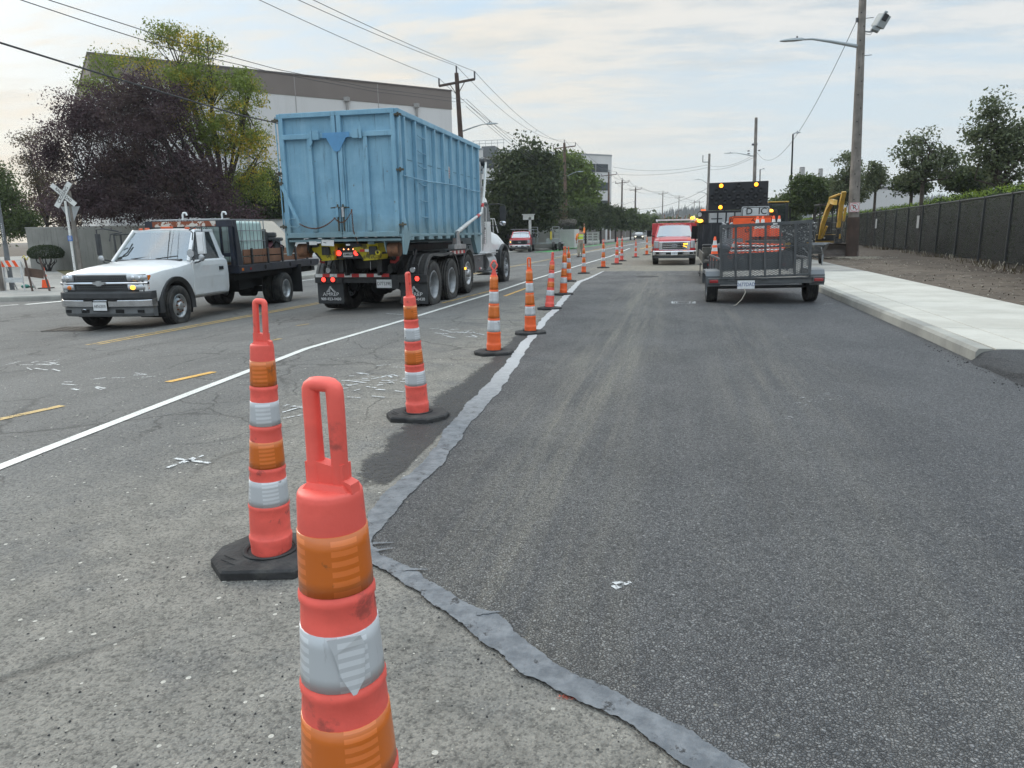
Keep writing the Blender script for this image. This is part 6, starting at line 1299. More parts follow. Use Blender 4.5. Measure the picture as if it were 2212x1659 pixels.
# ================================================================ RED WORK TRUCKS (facing us)
def red_truck(loc, rz, sc, label, amber):
    GB = CHROME if amber == 'grille' else CHARP
    T = thing('service_truck', label, 'truck', loc, rz, group=None, sc=sc)
    SEC = [(.98, .92, .62, 1.10, 1.14), (.92, .98, .58, 1.20, 1.24), (.5, 1.0, .52, 1.27, 1.34), (0, 1.0, .5, 1.29, 1.37), (-.62, 1.0, .5, 1.31, 1.38), (-.72, 1.0, .5, 1.34, 1.36), (-2.3, 1.0, .5, 1.34, 1.36)]
    pickup_body(T, dict(sec=SEC, arches=[(0, .50, .42)]), REDP); cabin(T, REDP, .93, .78, -.74, -1.35, -2.2, -2.28, 1.35, 1.93, ws=WIN if amber == 'grille' else WIND)
    for s in (-1, 1): door(T, REDP, s, 1.0, .006, -.8, -2.1, .6, 1.34)
    for s in (-1, 1): wheel(T, (s * .90, 0, .42), .42, .28, s, 'steel'); wheel(T, (s * 1.0, -4.3, .42), .42, .26, s, 'deep')
    g = mk(GB); bow(g, .74, 1.0, .03, [(0, .74), (.02, .76), (.02, 1.12), (0, 1.14), (-.06, 1.14), (-.06, .74)]); gs = g.build('grille_surround', T, bevel=.02)
    g = mk(UNDER); bow(g, .66, 1.022, .03, [(0, .79), (.004, .80), (.004, 1.08), (0, 1.09), (-.03, 1.09), (-.03, .79)]); g.build('grille', gs)
    for z in (.855, .94, 1.025): g = mk(GB); bow(g, .64, 1.04, .03, [(0, z - .016), (0, z + .016), (-.03, z + .016), (-.03, z - .016)]); g.build('grille_bar', gs)
    g = mk(CHROME); g.disc((0, 1.058, .94), .15, (0, 1, 0), 24, (1, .45)); g.use(mat('emblem_grey', (.12, .13, .15), .4)); g.disc((0, 1.061, .94), .135, (0, 1, 0), 24, (1, .42)); g.use(ALU); g.text('Ford', .11, (0, 1.064, .942), (90, 0, 180), .001, sx=1.2); g.build('emblem', T)
    for s in (-1, 1):
        g = mk(LENS_C); rings = [[(s * (.76 + .22 * u), 1.01 - .05 * u * u, .82), (s * (.76 + .22 * u), 1.01 - .05 * u * u, 1.17), (s * (.76 + .22 * u), .85, 1.17), (s * (.76 + .22 * u), .85, .82)] for u in (0, .5, 1)]; g.loft(rings, smooth=False); o = g.build('headlight', T, bevel=.02)
        if amber == 'grille' and s < 0: g = mk(AMBER_ON); g.box((-.52, 1.07, 1.02), (.20, .03, .06)); g.box((-.50, 1.07, .90), (.2, .03, .03), rot=(0, -20, 0)); g.build('strobe', o, bevel=.01)
        if amber == 'head': g = mk(AMBER_ON); g.sphere((s * .86, .96, .98), .065 if s > 0 else .035, 12); g.build('bulb', o)
    g = mk(CHROME); bow(g, 1.03, 1.07, .10, [(0, .48), (.02, .50), (.02, .66), (0, .70), (-.12, .70), (-.12, .48)], ends=.06); g.use(UNDER); g.box((0, 1.09, .57), (.8, .02, .09)); [g.box((s * .80, 1.04, .58), (.16, .03, .10)) for s in (-1, 1)]; g.build('bumper', T, bevel=.012)
    g = mk(CHARP); bow(g, .98, 1.05, .10, [(0, .34), (.0, .47), (-.12, .47), (-.12, .34)], ends=.06); g.build('air_dam', T)
    plate(T, '1C38219', (0, 1.115, .57), 180, .31, .155, ink=INKB, ts=.08)
    g = mk(UNDER); g.box((0, -.86, 1.36), (1.6, .1, .02)); g.bar((-.1, -.80, 1.385), (-.6, -.88, 1.42), .02, .012); g.bar((.55, -.80, 1.385), (.05, -.88, 1.42), .02, .012); g.build('wiper', T)
    for s in (-1, 1): g = mk(UNDER); g.box((s * 1.26, -.95, 1.53), (.24, .12, .32)); g.tube([(s * 1.0, -.95, 1.38), (s * 1.2, -.95, 1.42)], .03, 6); g.build('mirror', T, bevel=.05)
    for x in (-.55, -.25, 0, .25, .55): g = mk(LENS_A); g.box((x, -1.5, 1.985), (.09, .06, .03)); g.build('roof_marker_light', T, bevel=.01)
    g = mk(UNDER); g.box((0, -2.6, .62), (.9, 6.0, .25)); g.build('frame', T)
    if amber == 'grille':
        g = mk(REDP); g.box((0, -3.9, 1.50), (2.3, 2.9, 1.10)); g.build('service_body', T, bevel=.03)
        g = mk(WHITE); g.box((0, -1.7, 2.20), (1.9, .12, .07)); g.prism([(-.95, 2.14), (-1.12, 2.12), (-1.0, 2.42), (-.92, 2.42), (-.98, 2.24)], 'Y', -1.8, -1.6); [g.box((s * .9, -3.0, 2.15), (.06, 3.2, .06)) for s in (-1, 1)]; g.use(RUST); [g.bar((-.7 + i * .2, -2.6, 2.2), (-.8 + i * .22, -2.9, 2.5 - (i % 3) * .08), .035) for i in range(7)]; g.build('ladder_rack', T)
        g = mk(AMBER_ON); g.sphere((-.90, -1.6, 2.28), .10, 12, (1.2, 1, .7)); g.sphere((-1.12, -1.8, 2.20), .07, 12, (1.2, 1, .7)); g.build('beacon', T)
    else:
        g = mk(FG); g.box((0, -3.9, 1.15), (2.3, 3.0, 1.0)); g.build('service_body', T, bevel=.02)
        g = mk(STEEL); g.tube([(-1.0, -1.2, 2.15), (1.0, -1.2, 2.15)], .03, 6); [g.tube([(s * 1.0, -1.2, 2.15), (s * 1.0, -5.2, 2.15)], .03, 6) for s in (-1, 1)]; [g.tube([(s * 1.0, -5.2, 1.6), (s * 1.0, -5.2, 2.15)], .025, 6) for s in (-1, 1)]; g.build('ladder_rack', T)
    return T
red_truck((-.17, 31.9, 0), 181, .86, 'red work truck with chrome bumper and lit amber strobe, parked facing us', 'grille')
red_truck((-14.6, 67.0, -.35), 188, .98, 'distant red pickup with black grille and one lit yellow lamp by the park gate', 'head')
# ================================================================ LOADER, EXCAVATOR, WHEELBARROW
CATY = mat('machine_yellow', (.50, .30, .045), .5, 0, .12, 4, dirt=.6, dcol=(.16, .12, .07), ds=3)
T = thing('wheel_loader', 'wheel loader with black cab and yellow roof edge behind the work truck', 'wheel loader', (4.10, 34.6, 0), 184, sc=.92)
g = mk(BLK)
for x in (-.36, .42): 
    for y_ in (0, 1.4): g.bar((x, y_, 1.5), (x, y_, 2.72), .11)
g.box((.03, .7, 1.45), (.86, 1.5, .10)); g.box((.5, .7, 1.9), (.02, 1.0, .9)) if False else None; g.build('cab_frame', T, bevel=.01)
g = mk(CATY); g.box((.03, .65, 2.78), (.92, 1.6, .05)); g.use(BLK); g.box((.03, .65, 2.735), (.86, 1.5, .05)); g.build('roof', T, bevel=.03)
g = mk(WIN); g.quad((-.34, .01, 1.5), (.40, .01, 1.5), (.40, .01, 2.7), (-.34, .01, 2.7)); g.quad((-.34, 1.39, 1.5), (.40, 1.39, 1.5), (.40, 1.39, 2.7), (-.34, 1.39, 2.7)); g.build('window', T)
g = mk(CHARP); g.box((.05, .6, 1.85), (.5, .4, .8)); g.box((0, 1.3, 1.7), (.8, .1, .45)); g.tube([(.2, 1.2, 1.6), (.25, 1.1, 2.3)], .03, 6); g.build('seat', T, bevel=.05)
g = mk(CATY); g.box((.0, -.7, 1.1), (1.1, 1.6, .75)); g.box((0, 1.0, 1.0), (1.2, 1.2, .7)); g.build('body', T, bevel=.06)
for s in (-1, 1):
    wheel(T, (s * .85, -.6, .62), .62, .42, s, 'front', CATY); wheel(T, (s * .85, 2.0, .62), .62, .42, s, 'front', CATY)
    g = mk(BLK); g.bar((s * .47 + .03, .1, 2.6), (s * .62 + .03, -.1, 2.55), .03); g.box((s * .66 + .03, -.1, 2.5), (.14, .06, .3)); g.build('mirror', T, bevel=.02)
g = mk(CATY); g.bar((-.4, 1.6, 1.7), (-.4, 3.6, 1.2), .14, .2); g.bar((.4, 1.6, 1.7), (.4, 3.6, 1.2), .14, .2); g.build('lift_arm', T)
g = mk(STEELD); g.use(MATS['splattered_black_plastic']); g.prism([(3.5, .95), (4.3, .95), (4.42, 1.75), (4.34, 1.80), (3.9, 1.65), (3.5, 1.5)], 'X', -1.0, 1.0); g.build('bucket', T)
g = mk(ALU); g.tube([(.62, .0, 1.5), (.62, .0, 2.2)], .02, 6); g.build('exhaust', T)

T = thing('mini_excavator', 'yellow mini excavator with folded boom and wide bucket beside the wooden pole', 'excavator', (6.15, 35.4, .15), 0)
TRK = mat('rubber_track', (.03, .029, .028), .85, 0, .3, 8, dirt=.9, dcol=(.14, .11, .085), ds=4)
for s in (-1, 1):
    g = mk(TRK); ol = [(math.cos(R_(a)) * .26 + (.9 if -90 <= a <= 90 else -.7), math.sin(R_(a)) * .26 + .27) for a in list(range(-90, 91, 15))] + [(math.cos(R_(a)) * .26 - .7, math.sin(R_(a)) * .26 + .27) for a in range(90, 271, 15)]
    g.prism(ol[::-1], 'X', s * .50 - .16, s * .50 + .16); g.build('track', T, bevel=.02)
g = mk(TRK); g.box((0, .1, .45), (.9, 1.0, .3)); g.box((0, -1.05, .32), (1.5, .05, .35)); g.cyl((0, .1, .5), (0, .1, .62), .4); g.build('undercarriage', T)
g = mk(CATY); ol = [(-.78, -.55), (.82, -.55), (.82, .4), (.62, .95), (.1, 1.15), (-.5, .95), (-.78, .4)]; g.prism(ol, 'Z', .62, .98); g.build('house', T, bevel=.05)
g = mk(FG); g.loft([[(-.80, -.5, .98), (-.22, -.5, .98), (-.22, .9, .98), (-.80, .9, .98)], [(-.76, -.45, 1.35), (-.22, -.48, 1.4), (-.22, .9, 1.4), (-.76, .85, 1.35)], [(-.62, -.40, 1.58), (-.24, -.44, 1.62), (-.24, .8, 1.62), (-.62, .75, 1.58)]], smooth=False); g.build('engine_cover', T, bevel=.06, seg=3)
g = mk(BLK); 
for x, y_ in ((-.02, -.5), (.72, -.5), (-.02, .6), (.72, .6)): g.bar((x, y_, .95), (x, y_, 2.28), .05)
g.box((.35, .05, 2.30), (.86, 1.25, .06)); g.box((.35, -.56, .84), (.95, .06, .26)); [g.bar((.0, -.53, z), (.74, -.53, z), .025) for z in (1.3, 1.45, 1.85)]; [g.bar((.74, -.5, z), (.74, .6, z), .025) for z in (1.2, 1.5)]; g.box((.92, -.3, 1.75), (.02, .25, .5)); cf = g.build('cab_frame', T, bevel=.01)
g = mk(CATY); g.box((.86, -.56, .86), (.07, .08, .28)); g.build('side_guard', cf)
g = mk(CHARP); g.box((.38, .25, 1.25), (.45, .12, .6)); g.box((.38, .0, 1.0), (.45, .45, .14)); [g.bar((x, -.3, 1.0), (x, -.34, 1.3), .02) for x in (.2, .55)]; g.use(WHITEM); g.prism([(.17, .84), (.22, .89), (.27, .84), (.22, .79)], 'Y', -.60, -.595); g.build('seat', T, bevel=.02)
g = mk(CATY)
g.loft([[(x0, y0, z0) for x0, y0, z0 in q] for q in ([(-.05, -.70, .78), (.09, -.70, .78), (.09, -.55, .78), (-.05, -.55, .78)], [(-.02, -1.0, 1.45), (.15, -1.0, 1.45), (.15, -.75, 1.45), (-.02, -.75, 1.45)], [(.10, -1.25, 2.05), (.27, -1.25, 2.05), (.27, -.95, 2.10), (.10, -.95, 2.10)], [(.14, -1.75, 2.28), (.32, -1.75, 2.28), (.32, -1.45, 2.50), (.14, -1.45, 2.50)], [(.22, -2.15, 2.22), (.40, -2.15, 2.22), (.40, -2.0, 2.42), (.22, -2.0, 2.42)])], smooth=False)
g.build('boom', T, bevel=.015)
g = mk(CATY); g.cyl((.18, -1.5, 2.55), (.42, -2.2, 2.66), .05, n=12); g.cyl((.16, -1.5, 2.35), (.16, -1.5, 2.58), .04, n=8); g.use(CHROME); g.cyl((.42, -2.2, 2.66), (.52, -2.45, 2.70), .028, n=10); g.build('hydraulic_cylinder', T); g = mk(CATY); g.cyl((.10, -.75, .85), (.22, -1.0, 1.35), .05, n=12); g.build('hydraulic_cylinder', T)
g = mk(CATY); g.loft([[(.44, -2.35, 2.76), (.60, -2.35, 2.76), (.60, -2.55, 2.72), (.44, -2.55, 2.72)], [(.43, -2.0, 2.30), (.60, -2.0, 2.30), (.60, -2.28, 2.26), (.43, -2.28, 2.26)], [(.45, -1.8, 1.30), (.58, -1.8, 1.30), (.58, -2.0, 1.28), (.45, -2.0, 1.28)]], smooth=False); st = g.build('stick', T, bevel=.012)
g = mk(CATY); g.cyl((.64, -2.4, 2.1), (.64, -2.2, 1.55), .055, n=12); g.use(CHROME); g.cyl((.64, -2.2, 1.55), (.63, -2.0, 1.15), .03, n=10); g.use(UNDER); g.tube([(.66, -2.45, 2.7), (.70, -2.5, 2.3), (.68, -2.3, 2.0)], .02, 6); g.tube([(.38, -2.1, 2.5), (.34, -2.2, 2.0), (.42, -2.0, 1.5)], .018, 6); g.build('hydraulic_hose', st)
g = mk(TRK); g.box((.50, -1.9, 1.05), (.10, .2, .35)); g.bar((.38, -1.9, .95), (.42, -2.0, .62), .03, .08); g.bar((.66, -1.9, .95), (.64, -2.0, .62), .03, .08); g.box((.52, -1.95, .72), (.28, .22, .18)); g.build('coupler', T, bevel=.01)
BUCK = mat('worn_bucket_steel', (.155, .13, .115), .6, .2, .2, 4, dirt=.7, dcol=(.10, .075, .055), ds=4)
g = mk(BUCK); o2 = [(-2.25, .05), (-1.95, .02), (-1.70, .12), (-1.62, .35), (-1.72, .58), (-1.95, .64), (-1.97, .60), (-1.76, .54), (-1.68, .35), (-1.74, .16), (-1.95, .07), (-2.25, .08)]
g.prism([(y_, z) for y_, z in o2], 'X', -.18, 1.28)
for x in (-.19, 1.28): g.prism([(-2.28, .03), (-1.95, .0), (-1.68, .11), (-1.60, .35), (-1.70, .60), (-1.98, .67)], 'X', x, x + .02)
g.box((.52, -1.64, .45), (.35, .06, .35)); g.build('bucket', T, bevel=.006)
T = thing('wheelbarrow', 'dark wheelbarrow standing on the pavement in front of the mini excavator', 'wheelbarrow', (4.85, 27.6, .15), -20)
g = mk(mat('barrow_tray', (.09, .095, .10), .5, .2, .2, 8, dirt=.8, dcol=(.3, .28, .25), ds=6)); g.loft([[(-.18, -.25, .42), (.18, -.25, .42), (.15, .30, .38), (-.15, .30, .38)], [(-.34, -.48, .70), (.34, -.48, .70), (.32, .62, .76), (-.32, .62, .76)]], caps=False, smooth=False); g.quad((-.18, -.25, .42), (.18, -.25, .42), (.15, .30, .38), (-.15, .30, .38)); o = g.build('tray', T); md = o.modifiers.new('s', 'SOLIDIFY'); md.thickness = .012
g = mk(STEEL); [g.tube([(s * .30, -1.0, .62), (s * .24, -.3, .40), (s * .05, .75, .2)], .02, 6) for s in (-1, 1)]; g.build('handles', T)
for s in (-1, 1): g = mk(STEEL); g.tube([(s * .24, -.30, .40), (s * .24, -.38, .0), (s * .24, -.28, .0), (s * .22, -.05, .36)], .016, 6); g.build('leg', T)
wheel(T, (0, .75, .19), .19, .09, 1, 'steel', STEEL)
# ================================================================ TREES
def leafmat(name, lo, hi, alt=None, ath=.55, asz=.35):
    m = bpy.data.materials.new(name); m.use_nodes = True; t = NT(m.node_tree); b = m.node_tree.nodes['Principled BSDF']
    g = t.new('ShaderNodeNewGeometry'); rp = g.outputs['Random Per Island']; p = t.new('ShaderNodeTexCoord').outputs['Object']
    c = t.mix(rp, lo, hi)
    if alt: c = t.mix(t.math('MULTIPLY', t.ramp(t.noise(p, asz, 3, .6), ath - .05, ath + .07), t.math('GREATER_THAN', t.math('FRACT', t.math('MULTIPLY', rp, 7.3)), .35)), c, alt)
    t.set(b, 'Base Color', c); b.inputs['Roughness'].default_value = .6; b.inputs['Specular IOR Level'].default_value = .25
    tr = t.new('ShaderNodeBsdfTranslucent'); t.set(tr, 0, t.mix(.5, c, hi)); mx = t.new('ShaderNodeMixShader', {0: .28, 1: b.outputs[0], 2: tr.outputs[0]}); t.l.new(mx.outputs[0], m.node_tree.nodes['Material Output'].inputs[0]); MATS[name] = m; return m
BARK = mat('bark', (.06, .048, .038), .9, 0, .3, 6, .6, 18); BARKD = mat('dark_bark', (.025, .02, .019), .9, 0, .3, 6)
def leaf_mesh(name, m, parent, C, size, sh=(1, .5), seed=0, droop=0.0):
    """C: Nx3 centres; every leaf one small quad"""
    r = np.random.default_rng(seed); n = len(C); a = r.normal(size=(n, 3)); a[:, 2] -= droop; a /= np.linalg.norm(a, axis=1)[:, None]
    b = r.normal(size=(n, 3)); b -= a * (a * b).sum(1)[:, None]; b /= np.linalg.norm(b, axis=1)[:, None]; s = size * r.uniform(.55, 1.25, n)[:, None]
    V = np.stack([C - a * s * sh[0] * .5, C + b * s * sh[1] * .5, C + a * s * sh[0] * .5, C - b * s * sh[1] * .5], 1).reshape(-1, 3)
    me = bpy.data.meshes.new(name); me.vertices.add(4 * n); me.vertices.foreach_set('co', V.astype(np.float32).ravel()); me.loops.add(4 * n); me.loops.foreach_set('vertex_index', np.arange(4 * n, dtype=np.int32))
    me.polygons.add(n); me.polygons.foreach_set('loop_start', np.arange(0, 4 * n, 4, dtype=np.int32)); me.polygons.foreach_set('loop_total', np.full(n, 4, dtype=np.int32)); me.update(calc_edges=True); me.materials.append(m)
    o = bpy.data.objects.new(name, me); COL.objects.link(o); o.parent = parent; return o
def PW(px, py, Y): return onY(px, py, Y)
def tree(label, Y, base, blobs, n, leaf, m, clump=.55, trunk=.16, bark=BARK, kind='tree', group=None, seed=1, nb=10, gapy=1.0, flat=.8, droop=0.0, z0=None, name='broadleaf_tree', sh=(1, .5), split=.35, shell=.55):
    """base and blobs are surveyed (px, py[, rx, ry]) at depth Y, then grown as real volumes round the trunk"""
    r = np.random.default_rng(seed); bp = PW(base[0], base[1], Y); gzz = gz(bp.x) + .14 if z0 is None else z0; B0 = np.array([bp.x, Y, gzz])
    T = thing(name, label, kind, tuple(B0), 0, group); bl = []
    for (px, py, rx, ry) in blobs:
        c = PW(px, py, Y); k = (c - Vector((0, 0, CH))).dot(_F) / FPX; dy = r.uniform(-.35, .35) * rx * k; bl.append((np.array([c.x - B0[0], dy, c.z - B0[2]]), rx * k, rx * k * flat, ry * k))
    vol = np.array([b[1] * b[2] * b[3] for b in bl]) ** .8; vol /= vol.sum(); P = []; tips = []
    nc = max(8, int(n / 70))
    for i in r.choice(len(bl), nc, p=vol):
        c, rx, ry, rz = bl[i]; d = r.normal(size=3); d /= np.linalg.norm(d); rr = r.uniform(shell, .96); cc = c + d * np.array([rx, ry, rz]) * rr; tips.append(cc)
        k = int(70 * r.uniform(.5, 1.5)); q = np.clip(r.normal(size=(k, 3)), -1.7, 1.7) * np.array([clump, clump, clump * .62]) * r.uniform(.5, 1.1) * .5; P.append(cc + q)
    leaf_mesh('crown', m, T, np.concatenate(P), leaf, sh, seed, droop)
    g = mk(bark); topz = max(b[0][2] for b in bl); low = min(b[0][2] - b[3] for b in bl); fork = np.array([r.uniform(-.1, .1), 0, max(.4, low + split)])
    g.tube([(0, 0, -.1), (fork[0] * .5, 0, fork[2] * .5), tuple(fork)], [trunk * 1.25, trunk, trunk * .85], 8)
    mains = []
    for i in range(nb):
        c = bl[i % len(bl)][0] + r.normal(size=3) * .25 * bl[i % len(bl)][1]; mid = fork * .45 + c * .55 + r.normal(size=3) * .2; mid[2] = max(mid[2], fork[2] + .1)
        g.tube([tuple(fork), tuple(fork * .75 + mid * .25 + np.array([0, 0, .1])), tuple(mid), tuple(c)], [trunk * .6, trunk * .45, trunk * .28, trunk * .08], 6); mains.append((mid, c))
    for i in range(min(len(tips), nb * 7)):
        tp = tips[i]; k = min(range(len(mains)), key=lambda q: np.linalg.norm(mains[q][0] - tp)); s0 = mains[k][0] * .5 + mains[k][1] * .5 if r.random() < .5 else mains[k][0]
        g.tube([tuple(s0), tuple((s0 + tp) / 2 + r.normal(size=3) * .12), tuple(tp)], [trunk * .18, trunk * .11, trunk * .03], 4, caps=False)
    g.build('trunk', T); return T
PLUM = leafmat('plum_leaves', (.030, .018, .023), (.115, .072, .082), (.085, .058, .05), .5, .5)
LOCUST = leafmat('locust_leaves', (.08, .12, .02), (.24, .30, .06), (.52, .38, .04), .52, .42)
DARKG = leafmat('dark_green_leaves', (.018, .030, .012), (.08, .105, .038)); MIDG = leafmat('mid_green_leaves', (.03, .05, .015), (.11, .15, .045))
LITEG = leafmat('light_green_leaves', (.06, .095, .018), (.17, .23, .05)); BRNG = leafmat('brownish_leaves', (.05, .04, .022), (.13, .10, .055)); OLIVE = leafmat('olive_leaves', (.045, .06, .032), (.18, .21, .11))
tree('large dark purple plum tree behind the white pickup at left', 31.5, (455, 560), [(215, 260, 95, 75), (330, 270, 110, 95), (250, 380, 160, 90), (400, 380, 95, 80), (130, 330, 60, 70), (300, 200, 70, 45), (470, 430, 55, 45), (400, 450, 80, 30), (520, 462, 45, 22), (215, 440, 120, 50), (300, 440, 110, 48), (365, 215, 50, 45)], 120000, .125, PLUM, .72, .22, BARKD, seed=3, nb=16, shell=.12)
tree('tall yellow-green locust tree rising above the purple tree', 34, (500, 560), [(350, 75, 55, 30), (430, 95, 60, 30), (300, 130, 60, 25), (430, 180, 95, 50), (530, 200, 60, 55), (480, 290, 100, 60), (560, 330, 50, 70), (400, 240, 70, 50), (250, 140, 45, 25), (520, 400, 70, 50), (230, 190, 60, 30)], 32000, .165, LOCUST, .8, .22, BARK, seed=5, nb=18, droop=.5, sh=(1, .38), shell=.3)
tree('dark evergreen filling the gap left of the blue container', 40, (570, 560), [(560, 420, 60, 60), (520, 455, 60, 35), (600, 440, 40, 50)], 20000, .17, DARKG, .9, .2, BARKD, seed=6)
tree('low green tree at the far left edge beside the pavement', 40, (20, 590), [(20, 430, 50, 45), (-40, 400, 60, 60), (60, 470, 40, 40), (15, 490, 60, 30)], 20000, .18, MIDG, .9, .14, BARKD, seed=8, shell=.2)
tree('thin brown-leaved tree between the left edge and the railroad sign', 36, (115, 590), [(75, 380, 45, 40), (110, 430, 50, 45), (60, 350, 30, 20), (140, 470, 40, 30), (60, 300, 40, 25)], 9500, .13, BRNG, .8, .12, BARKD, seed=9, nb=12, shell=.2)
tree('tall pointed dark green tree right of the white truck cab', 75, (1140, 540), [(1135, 330, 22, 38), (1105, 365, 32, 40), (1160, 370, 42, 45), (1130, 420, 62, 50), (1090, 440, 35, 50), (1175, 430, 35, 50), (1140, 475, 55, 25)], 26000, .42, DARKG, 1.7, .3, BARKD, seed=10, sh=(1, .6))
tree('tall light green tree just behind the second wooden pole', 108, (1240, 530), [(1225, 375, 42, 42), (1262, 380, 24, 30), (1250, 420, 42, 38), (1205, 410, 30, 40), (1240, 455, 45, 25), (1190, 365, 22, 25)], 19000, .55, LITEG, 2.1, .3, BARK, seed=11, sh=(1, .6))
tree('brownish shrubby tree behind the park sign', 82, (1170, 530), [(1170, 472, 35, 18), (1195, 465, 25, 20), (1145, 485, 25, 14)], 6500, .36, BRNG, 1.3, .18, BARKD, seed=12, sh=(1, .6))
tree('dark green tree behind the red truck at the park gate', 78, (1110, 535), [(1105, 495, 45, 25), (1070, 500, 40, 25), (1060, 460, 30, 40)], 12000, .4, DARKG, 1.5, .2, BARKD, seed=13, sh=(1, .6))
for i, (px, Yt, rx, ry, py, lb) in enumerate([(1232, 92, 26, 22, 472, 'first small dark street tree along the far left pavement, by the white gatehouse'), (1265, 100, 28, 24, 470, 'second small dark street tree along the far left pavement'), (1298, 108, 26, 26, 466, 'third small street tree, in front of the office block'), (1330, 116, 24, 27, 467, 'fourth small street tree, tallest beside the brown pole'), (1362, 132, 20, 20, 472, 'street tree under the fourth crossarm pole'), (1388, 150, 20, 17, 478, 'street tree right of the fifth crossarm pole'), (1410, 175, 16, 14, 481, 'distant street tree above the oncoming car'), (1437, 205, 20, 13, 481, 'distant street tree under the sixth crossarm pole'), (1465, 240, 20, 13, 482, 'farthest street tree, left of the red work truck')]):
    tree(lb, Yt, (px, 520), [(px, py, rx, ry), (px - rx * .5, py + ry * .5, rx * .7, ry * .6), (px + rx * .5, py + ry * .4, rx * .7, ry * .6)], 6500 if i < 5 else 3500, .34 + i * .035, DARKG if i < 4 else MIDG, 1.1, .13, BARKD, 'tree', 'street trees along the far left pavement', 20 + i, 7, sh=(1, .6), shell=.3)
# behind the fence on the right
tree('airy multi-stem tree above the hedge, left of the largest right-hand tree', 38, (1990, 470), [(1990, 310, 35, 35), (1955, 345, 25, 28), (2035, 330, 40, 30), (2000, 370, 45, 25), (1960, 385, 25, 18), (2055, 350, 25, 20)], 4600, .17, OLIVE, .6, .10, BARK, seed=31, nb=14, z0=.1, split=.1, shell=.2)
tree('largest right-hand tree above the hedge, cut by the right edge', 31, (2150, 470), [(2140, 235, 28, 35), (2125, 290, 40, 35), (2170, 280, 40, 40), (2110, 340, 30, 30), (2160, 350, 45, 35), (2205, 340, 45, 40), (2215, 290, 30, 35), (2190, 395, 45, 20)], 8500, .145, OLIVE, .6, .11, BARK, seed=32, nb=16, z0=.1, split=.1, shell=.25)
tree('slim tree between the wooden pole and the airy multi-stem tree', 50, (1888, 470), [(1885, 375, 22, 22), (1900, 390, 20, 16), (1880, 400, 20, 20)], 2600, .20, OLIVE, .6, .09, BARK, seed=33, nb=8, z0=.1, split=.1, shell=.2)
tree('tree with its crown split by the wooden pole', 52, (1835, 470), [(1828, 355, 26, 40), (1845, 385, 30, 30), (1815, 400, 26, 30), (1860, 410, 22, 28), (1835, 420, 35, 20)], 6000, .21, OLIVE, .65, .12, BARK, seed=34, nb=10, z0=.1, shell=.3)
tree('broad bushy tree above the mini excavator', 58, (1760, 480), [(1750, 410, 38, 24), (1785, 415, 30, 28), (1725, 430, 32, 22), (1765, 440, 50, 20), (1740, 395, 22, 16)], 19000, .25, MIDG, .95, .12, BARK, seed=35, nb=10, z0=.1, shell=.3)
tree('low rounded dark tree behind the hedge under the largest tree', 44, (2080, 460), [(2075, 388, 38, 22), (2110, 392, 36, 18)], 9000, .2, DARKG, .7, .12, BARK, seed=36, z0=.1, shell=.4)
tree('low dark bush tree behind the hedge under the airy tree', 46, (1965, 460), [(1960, 398, 22, 16), (1985, 402, 20, 12)], 4500, .2, DARKG, .7, .1, BARK, seed=37, z0=.1, shell=.4)
for i, (px, Yt, py, rx, ry, m) in enumerate([(1545, 260, 468, 26, 12, MIDG), (1590, 240, 466, 26, 14, OLIVE), (1660, 120, 462, 20, 10, LITEG), (1690, 90, 455, 22, 16, MIDG), (1500, 330, 476, 22, 11, LITEG)]):
    tree(['distant tree left of the black arrow board', 'distant tree hidden behind the arrow board', 'pale distant tree right of the loader cab', 'green tree at the far end of the hedge', 'pale distant tree above the red work truck'][i], Yt, (px, 505), [(px, py, rx, ry), (px + rx * .4, py + 6, rx * .6, ry * .7)], 3000, .7, m, 2.0, .2, BARK, 'tree', None, 50 + i, 6, z0=0, sh=(1, .6), shell=.3)
# topiary bush on bare twisted stems
tb = G(105, 586, .142); T = thing('topiary_bush', 'flat-topped clipped bush on bare twisted stems before the grey wall', 'bush', tb); kq = 1533 / (tb.y * 1.03)
r = np.random.default_rng(4); d = r.normal(size=(7000, 3)); d /= np.linalg.norm(d, axis=1)[:, None]; rr = r.uniform(.72, 1.0, 7000)[:, None] ** .5; Cc = d * rr * np.array([.98, .85, .46]); Cc[:, 2] = np.maximum(Cc[:, 2], -.26) + 1.02 + r.normal(size=7000) * .02
leaf_mesh('crown', leafmat('clipped_leaves', (.015, .026, .010), (.055, .08, .03)), T, Cc, .075, (1, .6), 2)
g = mk(BARKD); r2 = random.Random(6)
for i in range(11): a = i * .57; x, y_ = math.cos(a), math.sin(a); b0 = (x * .10, y_ * .1, 0); w_ = r2.uniform(.35, .8); g.tube([b0, (x * w_ * .35 + r2.uniform(-.1, .1), y_ * .2, .30), (x * w_ * .9, y_ * w_ * .6, .52 + r2.uniform(-.08, .1)), (x * w_ * .85, y_ * w_ * .5, 1.0)], [.035, .026, .02, .012], 6)
g.build('stem', T)
